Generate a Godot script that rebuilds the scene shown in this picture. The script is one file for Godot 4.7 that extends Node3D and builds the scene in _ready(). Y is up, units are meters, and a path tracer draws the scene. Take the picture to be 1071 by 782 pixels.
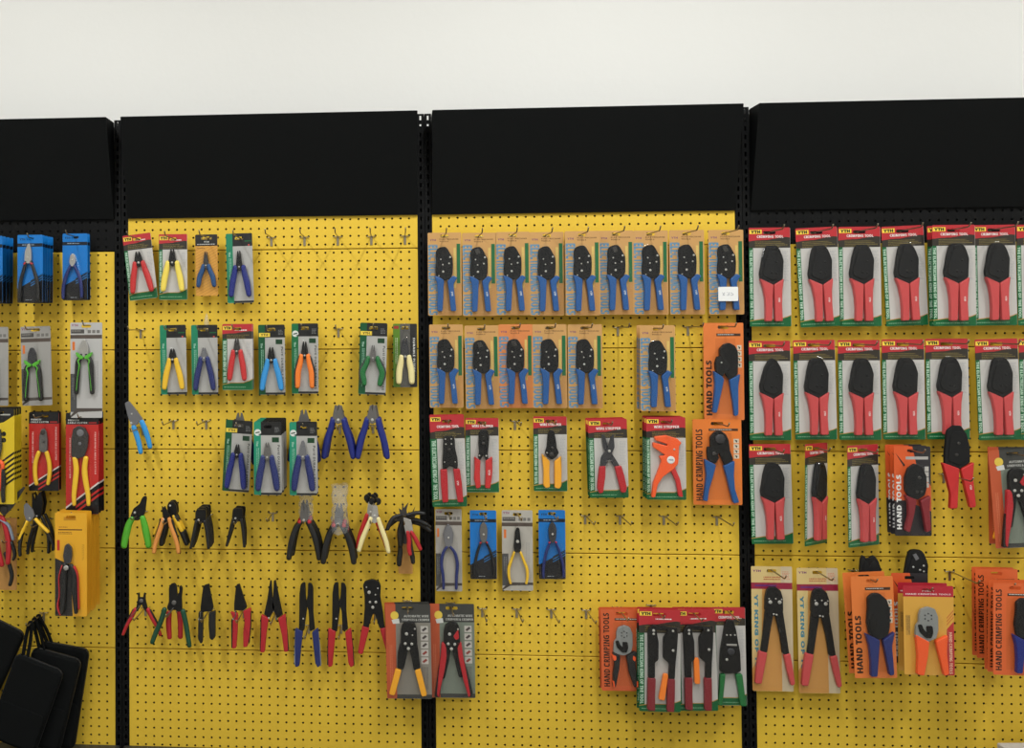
extends Node3D
# A shop wall: four bays of pegboard shelving hung with carded and loose hand tools.
const FRAME_W := 1071.0
const FRAME_H := 782.0
const SEAM := 1.85          # height of the uppermost panel seam above the floor
const PITCH := 0.025        # peg hole spacing
const PANEL_W := 0.875
const PANEL_H := 0.2995
const GAP := 0.0435         # width of the two posts between neighbouring panels
var mats := {}
var protos := {}
var used := {}
var font: SystemFont
var bold: SystemFont
var rng := RandomNumberGenerator.new()

func _ready() -> void:
	rng.seed = 7
	camera_and_light()
	font = SystemFont.new(); font.font_names = PackedStringArray(["Droid Sans"])
	bold = SystemFont.new(); bold.font_names = PackedStringArray(["Droid Sans"]); bold.font_weight = 700
	make_materials()
	room()
	shelving()
	hook_proto()
	make_designs()
	place_items()
	place_empty_hooks()
	cases()

func camera_and_light() -> void:
	var cam := Camera3D.new(); cam.name = "camera"; add_child(cam)
	var f := 1000.0
	cam.projection = Camera3D.PROJECTION_FRUSTUM
	cam.near = 0.1; cam.far = 60.0
	cam.keep_aspect = Camera3D.KEEP_HEIGHT
	cam.size = cam.near * FRAME_H / f
	cam.frustum_offset = Vector2((FRAME_W / 2.0 - 340.89) / f, -(FRAME_H / 2.0 - 316.22) / f) * cam.near
	cam.position = Vector3(-0.09469, SEAM - 0.20868, 2.85177)
	cam.basis = Basis.from_euler(Vector3(0.01715, 0.07052, -0.00605), EULER_ORDER_YXZ)
	cam.current = true
	var we := WorldEnvironment.new(); we.name = "world_environment"
	var e := Environment.new()
	e.background_mode = Environment.BG_COLOR
	e.background_color = Color(0.02, 0.02, 0.02)
	e.tonemap_mode = Environment.TONE_MAPPER_LINEAR
	e.tonemap_exposure = 1.3
	e.sdfgi_enabled = true; e.ssao_enabled = true; e.ssil_enabled = true
	we.environment = e; add_child(we)
	var i := 0
	for p in [[-1.35, 1.55], [0.55, 1.55], [2.45, 1.55], [-1.35, 4.4], [1.5, 4.4]]:
		ceiling_tube(p[0], p[1], i)
		i += 1

func ceiling_tube(x: float, z: float, i: int) -> void:
	# a surface-mounted tube fitting running away from the wall: glowing diffuser and a light of its size just below it
	var where := ["above the end bay with the black cases", "above the bay of blue-handled crimpers", "above the bay of red-handled crimpers", "behind the aisle on the cases side", "behind the aisle on the crimper side"]
	var t := Node3D.new(); t.name = "ceiling_light" if i == 0 else "ceiling_light_%03d" % i
	add_child(t); t.position = Vector3(x, 3.4, z)
	tag(t, "white tube light on the ceiling " + where[i], "ceiling light", "ceiling tube lights")
	var hm := plain("fitting_white", Color(0.88, 0.88, 0.86), 0.5)
	part(t, "housing", box_mesh(Vector3(0.16, 0.05, 1.24), 0.006), hm, Vector3(0, -0.025, 0))
	var dm := StandardMaterial3D.new(); dm.albedo_color = Color(0.95, 0.95, 0.93); dm.emission_enabled = true; dm.emission = Color(0.985, 0.995, 1.0); dm.emission_energy_multiplier = 3.0
	part(t, "diffuser", box_mesh(Vector3(0.12, 0.03, 1.2), 0.01), dm, Vector3(0, -0.065, 0))
	var l := AreaLight3D.new(); l.name = "tube_glow"
	l.area_size = Vector2(0.12, 1.2)
	l.light_color = Color(0.985, 0.995, 1.0)
	l.light_energy = LIGHT
	l.shadow_enabled = true
	l.area_range = 12.0
	l.area_attenuation = 2.0
	t.add_child(l)
	l.position = Vector3(0, -0.085, 0)
	l.rotation = Vector3(-PI / 2, 0, 0)
const LIGHT := 2.6

# ---------------------------------------------------------------- helpers
func tag(o: Node, label: String, category: String, group := "", kind := "") -> void:
	if label: o.set_meta("label", label)
	if category: o.set_meta("category", category)
	if group: o.set_meta("group", group)
	if kind: o.set_meta("kind", kind)

func numbered(called: String) -> String:
	var n: int = used.get(called, 0)
	used[called] = n + 1
	return called if n == 0 else "%s_%03d" % [called, n]

func part(parent: Node, called: String, m: Mesh, material: Material, at := Vector3.ZERO, turn := Vector3.ZERO) -> MeshInstance3D:
	var o := MeshInstance3D.new()
	o.name = called; o.mesh = m; o.material_override = material
	parent.add_child(o, true)
	o.position = at; o.rotation = turn
	return o

func plain(called: String, c: Color, rough: float, metal := 0.0, spec := 0.5) -> StandardMaterial3D:
	if mats.has(called): return mats[called]
	var m := StandardMaterial3D.new()
	m.resource_name = called; m.albedo_color = c; m.roughness = rough; m.metallic = metal; m.metallic_specular = spec
	mats[called] = m
	return m

func poly_of(flat: Array, smooth: int) -> PackedVector2Array:
	# millimetres to metres, anticlockwise, rounded by corner cutting
	var p := PackedVector2Array()
	for i in flat.size() / 2: p.append(Vector2(flat[2 * i], flat[2 * i + 1]) * 0.001)
	if Geometry2D.is_polygon_clockwise(p): p.reverse()
	for s in smooth:
		var n := PackedVector2Array()
		for i in p.size():
			var a := p[i]; var b := p[(i + 1) % p.size()]
			var cut := clampf(0.0022 / maxf(a.distance_to(b), 0.0001), 0.06, 0.25)
			n.append(a.lerp(b, cut)); n.append(a.lerp(b, 1.0 - cut))
		p = n
	return p

func inset(p: PackedVector2Array, d: float) -> PackedVector2Array:
	var r := PackedVector2Array()
	var n := p.size()
	for i in n:
		var e0 := (p[i] - p[(i + n - 1) % n]).normalized()
		var e1 := (p[(i + 1) % n] - p[i]).normalized()
		var n0 := Vector2(-e0.y, e0.x); var n1 := Vector2(-e1.y, e1.x)
		var m := n0 + n1
		var k := maxf(0.35, (1.0 + n0.dot(n1)) / 2.0)
		m = m.normalized() / sqrt(k) if m.length() > 0.001 else n0
		r.append(p[i] + m * d)
	return r

func tri(st: SurfaceTool, a: Vector3, b: Vector3, c: Vector3) -> void:
	# a, b, c anticlockwise seen from outside; Godot's front faces run clockwise
	st.add_vertex(a); st.add_vertex(c); st.add_vertex(b)

func quad(st: SurfaceTool, a: Vector3, b: Vector3, c: Vector3, d: Vector3) -> void:
	tri(st, a, b, c); tri(st, a, c, d)

func start() -> SurfaceTool:
	var st := SurfaceTool.new(); st.begin(Mesh.PRIMITIVE_TRIANGLES); st.set_smooth_group(-1); return st

func finish(st: SurfaceTool) -> ArrayMesh:
	st.generate_normals(); return st.commit()

func v3(p: Vector2, z: float) -> Vector3:
	return Vector3(p.x, p.y, z)

func plate_into(st: SurfaceTool, p: PackedVector2Array, z0: float, z1: float, b: float, uv := false) -> void:
	var idx := Geometry2D.triangulate_polygon(p)
	var b_in := inset(p, b); var b_mid := inset(p, b * 0.3)
	var rings := [[b_in, z0], [p, z0 + b], [p, z1 - b], [b_mid, z1 - b * 0.3], [b_in, z1]]
	if b <= 0.0: rings = [[p, z0], [p, z1]]
	var lo := Vector2(INF, INF); var hi := -lo
	for v in p: lo = lo.min(v); hi = hi.max(v)
	var put := func(v: Vector3) -> void:
		if uv: st.set_uv(Vector2((v.x - lo.x) / (hi.x - lo.x), (hi.y - v.y) / (hi.y - lo.y)))
		st.add_vertex(v)
	var n := p.size()
	for k in rings.size() - 1:
		var A: PackedVector2Array = rings[k][0]; var B: PackedVector2Array = rings[k + 1][0]
		var za: float = rings[k][1]; var zb: float = rings[k + 1][1]
		for i in n:
			var j := (i + 1) % n
			for v in [v3(A[i], za), v3(B[j], zb), v3(A[j], za), v3(A[i], za), v3(B[i], zb), v3(B[j], zb)]: put.call(v)
	var F: PackedVector2Array = rings[-1][0]; var K: PackedVector2Array = rings[0][0]
	for t in idx.size() / 3:
		var a := idx[3 * t]; var c := idx[3 * t + 1]; var d := idx[3 * t + 2]
		if (p[c] - p[a]).cross(p[d] - p[a]) < 0.0:
			var s := c; c = d; d = s
		for q in [a, d, c]: put.call(v3(F[q], z1))
		for q in [a, c, d]: put.call(v3(K[q], z0))

func plate_mesh(flat: Array, z0: float, z1: float, b := 0.8, smooth := 1) -> ArrayMesh:
	var st := start()
	plate_into(st, poly_of(flat, smooth), z0 * 0.001, z1 * 0.001, b * 0.001)
	return finish(st)

func rounded(w: float, h: float, r: float) -> PackedVector2Array:
	var p := PackedVector2Array()
	for c in [[1, 1, 0], [-1, 1, 1], [-1, -1, 2], [1, -1, 3]]:
		for k in 4:
			var a: float = (c[2] + k / 3.0) * PI / 2
			p.append(Vector2(c[0] * (w / 2 - r) + cos(a) * r, c[1] * (h / 2 - r) + sin(a) * r))
	return p

func box_mesh(s: Vector3, b: float) -> ArrayMesh:
	var st := start()
	plate_into(st, rounded(s.x, s.y, minf(b, minf(s.x, s.y) * 0.4)), -s.z / 2, s.z / 2, minf(b * 0.5, s.z * 0.3))
	return finish(st)

func catmull(p: Array, steps: int) -> Array:
	var r := []
	var n := p.size()
	for i in n - 1:
		var a = p[maxi(i - 1, 0)]; var b = p[i]; var c = p[i + 1]; var d = p[mini(i + 2, n - 1)]
		for k in steps:
			var t := float(k) / steps
			r.append(0.5 * ((2.0 * b) + (c - a) * t + (2.0 * a - 5.0 * b + 4.0 * c - d) * t * t + (3.0 * b - a - 3.0 * c + d) * t * t * t))
	r.append(p[n - 1])
	return r

func skin(rings: Array, sides: int, closed := true) -> ArrayMesh:
	# rings of equal size, smooth normals
	var st := SurfaceTool.new(); st.begin(Mesh.PRIMITIVE_TRIANGLES); st.set_smooth_group(1)
	for r in rings: for v in r: st.add_vertex(v)
	for k in rings.size() - 1:
		for i in sides:
			var j := (i + 1) % sides
			var a := k * sides + i; var b := k * sides + j; var c := a + sides; var d := b + sides
			for q in [a, d, b, a, c, d]: st.add_index(q)
	st.generate_normals()
	return st.commit()

func grip_mesh(flat: Array, depth: float, zc: float) -> ArrayMesh:
	# a dipped or moulded handle swept along x, y, width triples (millimetres), flat oval section, rounded ends
	var pts := []
	for i in flat.size() / 3: pts.append(Vector3(flat[3 * i], flat[3 * i + 1], flat[3 * i + 2]) * 0.001)
	var s := catmull(pts, 4)
	var rings := []
	var n := s.size(); var sides := 10
	for i in n:
		var t3: Vector3 = s[mini(i + 1, n - 1)] - s[maxi(i - 1, 0)]
		var t := Vector2(t3.x, t3.y).normalized()
		var nor := Vector2(-t.y, t.x)
		var caps := [[0.0, 1.0]]
		var w: float = s[i].z / 2
		if i == 0: caps = [[-w * 0.75, 0.05], [-w * 0.62, 0.55], [-w * 0.3, 0.88], [0.0, 1.0]]
		if i == n - 1: caps = [[0.0, 1.0], [w * 0.3, 0.88], [w * 0.62, 0.55], [w * 0.75, 0.05]]
		for c in caps:
			var ring := []
			for k in sides:
				var a := TAU * k / sides
				var cs := cos(a); var sn := sin(a)
				var x: float = signf(cs) * pow(absf(cs), 0.8) * w * c[1]
				var z: float = signf(sn) * pow(absf(sn), 0.8) * depth * 0.0005 * c[1]
				var at: Vector2 = Vector2(s[i].x, s[i].y) + t * c[0] + nor * x
				ring.append(Vector3(at.x, at.y, zc * 0.001 - z))
			rings.append(ring)
	return skin(rings, sides)

func wire_mesh(path: Array, r: float, steps := 3, sides := 8, flatten := 1.0) -> ArrayMesh:
	var s := catmull(path, steps)
	var rings := []
	var n := s.size()
	var up := Vector3(0.31, 0.87, 0.37).normalized()
	for i in n:
		var t: Vector3 = (s[mini(i + 1, n - 1)] - s[maxi(i - 1, 0)]).normalized()
		var x := t.cross(up)
		x = x.normalized() if x.length() > 0.01 else t.cross(Vector3.RIGHT).normalized()
		up = x.cross(t).normalized()
		var caps := [1.0]
		if i == 0: caps = [0.05, 1.0]
		if i == n - 1: caps = [1.0, 0.05]
		for c in caps:
			var ring := []
			for k in sides:
				var a := TAU * k / sides
				ring.append(s[i] + (x * cos(a) + up * sin(a) * flatten) * r * c)
			rings.append(ring)
	return skin(rings, sides)

func disc_mesh(r: float, h: float) -> ArrayMesh:
	var rings := []
	for p in [[r, 0.0], [r, h * 0.6], [r * 0.8, h], [0.0001, h * 1.05]]:
		var ring := []
		for k in 12: ring.append(Vector3(cos(TAU * k / 12) * p[0], sin(TAU * k / 12) * p[0], p[1]))
		rings.append(ring)
	return skin(rings, 12)

func letters(parent: Node, text: String, size: float, at: Vector3, turn: float, m: Material) -> void:
	# raised or printed lettering on a handle, cap height in millimetres
	var key := "letters_%s_%.1f" % [text, size]
	if not protos.has(key):
		var t := TextMesh.new()
		t.text = text; t.font = bold; t.font_size = 32; t.pixel_size = size * 0.001 / 23.0; t.depth = 0.0003
		protos[key] = t
	part(parent, "lettering", protos[key], m, at * 0.001, Vector3(0, 0, turn))

# ---------------------------------------------------------------- printing on cards
class Sheet:
	var im: Image
	var sc: float
	var f: Font
	var fb: Font
	func _init(w: float, h: float, c: Color, font_: Font, bold_: Font, s := 2.2) -> void:
		sc = s; f = font_; fb = bold_
		im = Image.create_empty(int(ceil(w * s)), int(ceil(h * s)), false, Image.FORMAT_RGB8)
		im.fill(c)
	func rect(x: float, y: float, w: float, h: float, c: Color) -> void:
		im.fill_rect(Rect2i(int(round(x * sc)), int(round(y * sc)), maxi(1, int(round(w * sc))), maxi(1, int(round(h * sc)))), c)
	func px(x: int, y: int, c: Color) -> void:
		if x >= 0 and y >= 0 and x < im.get_width() and y < im.get_height(): im.set_pixel(x, y, c)
	func tri(a: Vector2, b: Vector2, d: Vector2, c: Color) -> void:
		var lo := a.min(b).min(d).floor(); var hi := a.max(b).max(d).ceil()
		var ar := (b - a).cross(d - a)
		if absf(ar) < 0.0001: return
		for y in range(int(lo.y), int(hi.y) + 1):
			for x in range(int(lo.x), int(hi.x) + 1):
				var p := Vector2(x + 0.5, y + 0.5)
				var u := (b - a).cross(p - a) / ar; var v := (d - b).cross(p - b) / ar; var w := (a - d).cross(p - d) / ar
				if u >= 0 and v >= 0 and w >= 0: px(x, y, c)
	func poly(flat: Array, c: Color) -> void:
		var p := PackedVector2Array()
		for i in flat.size() / 2: p.append(Vector2(flat[2 * i], flat[2 * i + 1]) * sc)
		var id := Geometry2D.triangulate_polygon(p)
		for t in id.size() / 3: tri(p[id[3 * t]], p[id[3 * t + 1]], p[id[3 * t + 2]], c)
	func disc(x: float, y: float, r: float, c: Color) -> void:
		for j in range(int((y - r) * sc), int((y + r) * sc) + 1):
			for i in range(int((x - r) * sc), int((x + r) * sc) + 1):
				if Vector2(i - x * sc, j - y * sc).length() <= r * sc: px(i, j, c)
	# centred text, cap height h, squeezed or stretched to length w when w > 0; turn 0 across, 1 reads downwards, -1 reads upwards
	func text(s: String, x: float, y: float, h: float, w: float, c: Color, turn := 0, heavy := true, fat := 0.0) -> void:
		var t := TextMesh.new()
		t.text = s; t.font = fb if heavy else f; t.font_size = 24; t.pixel_size = 1.0; t.depth = 0.0
		var arr := t.get_mesh_arrays()
		var v: PackedVector3Array = arr[Mesh.ARRAY_VERTEX]
		var id: PackedInt32Array = arr[Mesh.ARRAY_INDEX] if arr[Mesh.ARRAY_INDEX] != null else PackedInt32Array(range(v.size()))
		if v.is_empty(): return
		var lo := Vector2(INF, INF); var hi := -lo
		for q in v: lo = lo.min(Vector2(q.x, q.y)); hi = hi.max(Vector2(q.x, q.y))
		var mid := (lo + hi) / 2
		var ky := h / 17.2
		var kx := (w / (hi.x - lo.x)) if w > 0 else ky
		var pts := PackedVector2Array()
		for q in v:
			var p := Vector2((q.x - mid.x) * kx, -(q.y - mid.y) * ky)
			if turn == 1: p = Vector2(-p.y, p.x)
			if turn == -1: p = Vector2(p.y, -p.x)
			pts.append((p + Vector2(x, y)) * sc)
		for o in ([Vector2.ZERO] if fat <= 0.0 else [Vector2(-fat, 0), Vector2(fat, 0), Vector2(0, -fat), Vector2(0, fat)]):
			var d: Vector2 = o * sc
			for i in id.size() / 3: tri(pts[id[3 * i]] + d, pts[id[3 * i + 1]] + d, pts[id[3 * i + 2]] + d, c)
	# a block of fine print too small to read
	func lines(x: float, y: float, w: float, h: float, step: float, c: Color, r: RandomNumberGenerator, upright := false) -> void:
		var q := 0.0
		while q < (w if upright else h):
			var a := 0.0
			var e := (h if upright else w) * r.randf_range(0.7, 1.0)
			while a < e:
				var l := r.randf_range(1.5, 6.0)
				if upright: rect(x + q, y + a, step * 0.45, minf(l, e - a), c)
				else: rect(x + a, y + q, minf(l, e - a), step * 0.45, c)
				a += l + 1.2
			q += step
	func material(rough: float) -> StandardMaterial3D:
		var m := StandardMaterial3D.new()
		m.albedo_texture = ImageTexture.create_from_image(im)
		m.roughness = rough; m.metallic_specular = 0.5
		m.texture_repeat = false
		return m

func sheet(w: float, h: float, c: Color) -> Sheet:
	return Sheet.new(w, h, c, font, bold)

# ---------------------------------------------------------------- room and shelving
func make_materials() -> void:
	plain("yellow_steel", YELLOW, 0.55, 0.0, 0.35)
	plain("black_steel", Color(0.065, 0.066, 0.066), 0.6, 0.0, 0.25)
	plain("header_steel", Color(0.05, 0.055, 0.055), 0.6, 0.0, 0.22)
	plain("hole_shade_grey", Color(0.27, 0.26, 0.24), 0.7)  # dark grey picked to put shade into the peg holes
	plain("deck_steel", Color(0.2, 0.2, 0.19), 0.5)
	plain("zinc", Color(0.62, 0.58, 0.5), 0.32, 0.9)
	plain("black_oxide", Color(0.085, 0.083, 0.082), 0.45, 0.1, 0.4)
	plain("matt_black", Color(0.12, 0.12, 0.12), 0.6, 0.0, 0.3)
	plain("dark_metal", Color(0.25, 0.24, 0.23), 0.45, 0.4)
	plain("steel", Color(0.42, 0.41, 0.4), 0.45, 0.4)
	plain("chrome", Color(0.7, 0.69, 0.67), 0.35, 0.6)
	plain("grey_cast", Color(0.55, 0.56, 0.55), 0.5, 0.2)
	plain("rivet_steel", Color(0.72, 0.71, 0.68), 0.5, 0.25)
	var dyes := {"blue": Color(0.1, 0.32, 0.56), "sky_blue": Color(0.2, 0.58, 0.84), "royal_blue": Color(0.1, 0.15, 0.46), "navy": Color(0.125, 0.17, 0.4), "steel_blue": Color(0.1, 0.28, 0.47), "red": Color(0.77, 0.17, 0.17), "coral": Color(0.77, 0.28, 0.28), "crimson": Color(0.7, 0.13, 0.16), "maroon": Color(0.5, 0.13, 0.16), "yellow": Color(0.94, 0.75, 0.17), "lemon": Color(0.95, 0.85, 0.35), "amber": Color(0.95, 0.66, 0.15), "orange": Color(0.96, 0.5, 0.15), "vermilion": Color(0.95, 0.36, 0.15), "peach": Color(0.88, 0.58, 0.28), "green": Color(0.1, 0.42, 0.2), "lime": Color(0.33, 0.68, 0.18), "forest": Color(0.08, 0.28, 0.19), "cream": Color(0.93, 0.87, 0.62), "black_rubber": Color(0.09, 0.09, 0.09), "charcoal": Color(0.2, 0.2, 0.21), "white_plastic": Color(0.9, 0.9, 0.88), "grey_rubber": Color(0.5, 0.53, 0.58), "soft_grey": Color(0.42, 0.42, 0.43)}
	for c in dyes: plain(c, dyes[c], 0.42)
	var m := plain("clear_blister", Color(1, 1, 1, 0.002), 0.08, 0.0, 0.25)
	m.transparency = BaseMaterial3D.TRANSPARENCY_ALPHA
	m = plain("clear_bag", Color(0.8, 0.82, 0.84, 0.16), 0.06)
	m.transparency = BaseMaterial3D.TRANSPARENCY_ALPHA
	m = plain("white_paint", Color(0.925, 0.92, 0.9), 0.8)
	var nt := NoiseTexture2D.new(); var fn := FastNoiseLite.new(); fn.seed = 3; fn.frequency = 0.05
	nt.noise = fn; nt.width = 256; nt.height = 256; nt.seamless = true
	nt.as_normal_map = true; nt.bump_strength = 1.0
	m.normal_enabled = true; m.normal_texture = nt; m.normal_scale = 0.15
	m.uv1_triplanar = true; m.uv1_world_triplanar = true; m.uv1_scale = Vector3(2, 2, 2)
	m = plain("floor_tile", Color(0.62, 0.6, 0.56), 0.35)
	m = plain("case_cloth", Color(0.08, 0.085, 0.085), 0.9, 0.0, 0.2)
	var nb := NoiseTexture2D.new(); var fb := FastNoiseLite.new(); fb.seed = 9; fb.frequency = 0.35
	nb.noise = fb; nb.width = 256; nb.height = 256; nb.seamless = true
	nb.as_normal_map = true; nb.bump_strength = 4.0
	m.normal_enabled = true; m.normal_texture = nb; m.normal_scale = 0.6
	m.uv1_triplanar = true; m.uv1_scale = Vector3(12, 12, 12)
const YELLOW := Color(0.91, 0.757, 0.245)

func structure(called: String, s: Vector3, at: Vector3, m: Material) -> void:
	var o := part(self, called, box_mesh(s, 0.001), m, at)
	o.set_meta("kind", "structure")

func room() -> void:
	var w: Material = mats.white_paint
	var x0 := -3.6; var x1 := 4.2; var z0 := -0.12; var z1 := 6.6; var h := 3.4
	structure("wall_back", Vector3(x1 - x0 + 0.4, h, 0.2), Vector3((x0 + x1) / 2, h / 2, z0 - 0.1), w)
	structure("wall_front", Vector3(x1 - x0 + 0.4, h, 0.2), Vector3((x0 + x1) / 2, h / 2, z1 + 0.1), w)
	structure("wall_left", Vector3(0.2, h, z1 - z0), Vector3(x0 - 0.1, h / 2, (z0 + z1) / 2), w)
	structure("wall_right", Vector3(0.2, h, z1 - z0), Vector3(x1 + 0.1, h / 2, (z0 + z1) / 2), w)
	structure("floor", Vector3(x1 - x0 + 0.4, 0.2, z1 - z0 + 0.4), Vector3((x0 + x1) / 2, -0.1, (z0 + z1) / 2), mats.floor_tile)
	structure("ceiling", Vector3(x1 - x0 + 0.4, 0.2, z1 - z0 + 0.4), Vector3((x0 + x1) / 2, h + 0.1, (z0 + z1) / 2), w)

func peg_panel_mesh() -> ArrayMesh:
	# pressed steel panel with real peg holes, its edges turned back
	var st := start()
	var rows := 12; var cols := 35; var r := 0.0034; var deep := 0.0012
	var h := PANEL_H - 0.0024
	var lip := 0.0015
	for row in rows:
		var y0 := row * PITCH + (lip if row == 0 else 0.0)
		var y1 := minf((row + 1) * PITCH, h) - (lip if row == rows - 1 else 0.0)
		for col in cols:
			var x0 := col * PITCH; var x1 := x0 + PITCH
			var hole := col > 0 and col < cols
			var c := Vector2(x0, (row + 0.5) * PITCH)   # holes stand on the column lines
			if not hole:
				continue
			x0 = c.x - PITCH / 2; x1 = c.x + PITCH / 2
			if col == 1: x0 = 0.0
			if col == cols - 1: x1 = PANEL_W
			var o := [Vector2(x1, c.y), Vector2(x1, y1), Vector2(c.x, y1), Vector2(x0, y1), Vector2(x0, c.y), Vector2(x0, y0), Vector2(c.x, y0), Vector2(x1, y0)]
			for k in 8:
				var a := TAU * k / 8.0; var b := TAU * (k + 1) / 8.0
				var p := c + Vector2(cos(a), sin(a)) * r; var q := c + Vector2(cos(b), sin(b)) * r
				quad(st, v3(p, 0), v3(o[k], 0), v3(o[(k + 1) % 8], 0), v3(q, 0))
				quad(st, v3(p, 0), v3(q, 0), v3(q, -deep), v3(p, -deep))
	# rolled upper and lower edge and flanges
	for e in [[lip, 0.0, -1.0], [h - lip, h, 1.0]]:
		var a := Vector3(0, e[0], 0); var b := Vector3(PANEL_W, e[0], 0); var c := Vector3(PANEL_W, e[1], -lip); var d := Vector3(0, e[1], -lip)
		var f := Vector3(PANEL_W, e[1], -0.014); var g := Vector3(0, e[1], -0.014)
		if e[2] > 0: quad(st, a, b, c, d); quad(st, d, c, f, g)
		else: quad(st, b, a, d, c); quad(st, c, d, g, f)
	quad(st, Vector3(0, 0, -0.014), Vector3(0, 0, 0), Vector3(0, h, 0), Vector3(0, h, -0.014))
	quad(st, Vector3(PANEL_W, 0, 0), Vector3(PANEL_W, 0, -0.014), Vector3(PANEL_W, h, -0.014), Vector3(PANEL_W, h, 0))
	return finish(st)

func post_mesh(h: float) -> ArrayMesh:
	# slotted upright: a front face with a column of slots, closed sides
	var st := start()
	var w := 0.0205; var sw := 0.0026; var sh := 0.0065; var n := int(h / PITCH)
	for i in n:
		var y0 := i * PITCH; var y1 := y0 + PITCH; var c := Vector2(w / 2, y0 + PITCH / 2)
		var a := Vector2(c.x - sw, c.y - sh); var b := Vector2(c.x + sw, c.y - sh); var d := Vector2(c.x + sw, c.y + sh); var e := Vector2(c.x - sw, c.y + sh)
		quad(st, v3(Vector2(0, y0), 0), v3(Vector2(w, y0), 0), v3(b, 0), v3(a, 0))
		quad(st, v3(Vector2(w, y0), 0), v3(Vector2(w, y1), 0), v3(d, 0), v3(b, 0))
		quad(st, v3(Vector2(w, y1), 0), v3(Vector2(0, y1), 0), v3(e, 0), v3(d, 0))
		quad(st, v3(Vector2(0, y1), 0), v3(Vector2(0, y0), 0), v3(a, 0), v3(e, 0))
		for p in [[a, b], [b, d], [d, e], [e, a]]:
			quad(st, v3(p[0], 0), v3(p[1], 0), v3(p[1], -0.002), v3(p[0], -0.002))
	var t := n * PITCH; var z := -0.06
	quad(st, Vector3(0, 0, z), Vector3(0, 0, 0), Vector3(0, t, 0), Vector3(0, t, z))
	quad(st, Vector3(w, 0, 0), Vector3(w, 0, z), Vector3(w, t, z), Vector3(w, t, 0))
	# the back is closed except in the top slot row, where the wall shows through
	var tb := t - PITCH
	quad(st, Vector3(w, 0, z), Vector3(0, 0, z), Vector3(0, tb, z), Vector3(w, tb, z))
	return finish(st)

func shelving() -> void:
	var panel := peg_panel_mesh()
	var post := post_mesh(2.25)
	var bay_labels := ["black-topped pegboard shelving bay hung with blue-carded pliers and black tool cases", "yellow pegboard shelving bay hung with small carded cutters and loose pliers", "yellow pegboard shelving bay hung with blue-handled crimpers on brown cards", "pegboard shelving bay with a black top panel hung with red-handled crimpers"]
	for b in 4:
		var x0 := (b - 2) * (PANEL_W + GAP) + GAP / 2      # panel's side edge
		var bay := Node3D.new(); bay.name = numbered("pegboard_shelving"); add_child(bay)
		bay.position = Vector3(x0 + PANEL_W / 2, 0, 0)
		tag(bay, bay_labels[b], "shelving", "shelving bays along the wall")
		var lx := -PANEL_W / 2
		for k in range(-1, 6):
			var black: bool = k == -1 and (b == 0 or b == 3)
			var y := SEAM - PANEL_H * (k + 1)
			if k == 5: continue
			part(bay, "peg_panel", panel, mats.black_steel if black else mats.yellow_steel, Vector3(lx, y + 0.0012, 0))
		part(bay, "hole_shade_sheet", box_mesh(Vector3(PANEL_W, 1.93, 0.002), 0.0005), mats.hole_shade_grey, Vector3(0, 1.275, -0.055))  # sheet added behind the panels, its dark colour stands for shade in the holes
		part(bay, "upright_post", post, mats.black_steel, Vector3(lx - 0.0211, 0.0, 0.001))
		part(bay, "upright_post", post, mats.black_steel, Vector3(-lx + 0.0006, 0.0, 0.001))
		sign_header(b, bay.position.x)
		base_deck(b, bay.position.x)

# sign header: a sheet leaning out at the top, with a top return and gusset ends
func sign_header(b: int, x: float) -> void:
	var o := Node3D.new(); o.name = numbered("sign_header"); add_child(o); o.position = Vector3(x, SEAM + 0.098, 0.0045)
	tag(o, "slanted black sign header above the " + ["blue-carded pliers and black cases", "small carded cutters and loose pliers", "blue-handled crimpers on brown cards", "red-handled crimpers"][b], "sign header", "black headers over the bays")
	var y1 := 0.295; var zt := 0.0775; var zb := 0.0035
	var hw := PANEL_W / 2
	var st := start()
	plate_into(st, rounded(PANEL_W + 0.0008, sqrt(y1 ** 2 + (zt - zb) ** 2), 0.002), -0.0012, 0.0, 0.0004)
	part(o, "face_sheet", finish(st), mats.header_steel, Vector3(0, y1 / 2, (zt + zb) / 2), Vector3(atan2(zt - zb, y1), 0, 0))
	part(o, "top_sheet", box_mesh(Vector3(PANEL_W, 0.0015, zt), 0.0004), mats.header_steel, Vector3(0, y1 - 0.001, zt / 2 - 0.001))
	for s in [-1, 1]:
		st = start()
		plate_into(st, PackedVector2Array([Vector2(-0.003, 0.0), Vector2(zb, 0.0), Vector2(zt - 0.001, y1 - 0.002), Vector2(-0.003, y1 - 0.002)]), -0.0006, 0.0006, 0.0)
		part(o, "gusset", finish(st), mats.header_steel, Vector3(s * (hw - 0.0002), 0, 0), Vector3(0, -PI / 2, 0))

func base_deck(b: int, x: float) -> void:
	var o := Node3D.new(); o.name = numbered("base_deck"); add_child(o); o.position = Vector3(x, 0, 0.2135)
	tag(o, "dark grey base shelf deck under the " + ["blue-carded pliers and black cases", "small carded cutters and loose pliers", "blue-handled crimpers on brown cards", "red-handled crimpers"][b], "shelf", "base decks under the bays")
	part(o, "deck", box_mesh(Vector3(PANEL_W + 0.03, 0.03, 0.42), 0.003), mats.deck_steel, Vector3(0, SEAM - 1.487 - 0.015, 0))
	part(o, "kick_plate", box_mesh(Vector3(PANEL_W + 0.03, SEAM - 1.517, 0.015), 0.002), mats.black_steel, Vector3(0, (SEAM - 1.517) / 2, 0.18))

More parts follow.
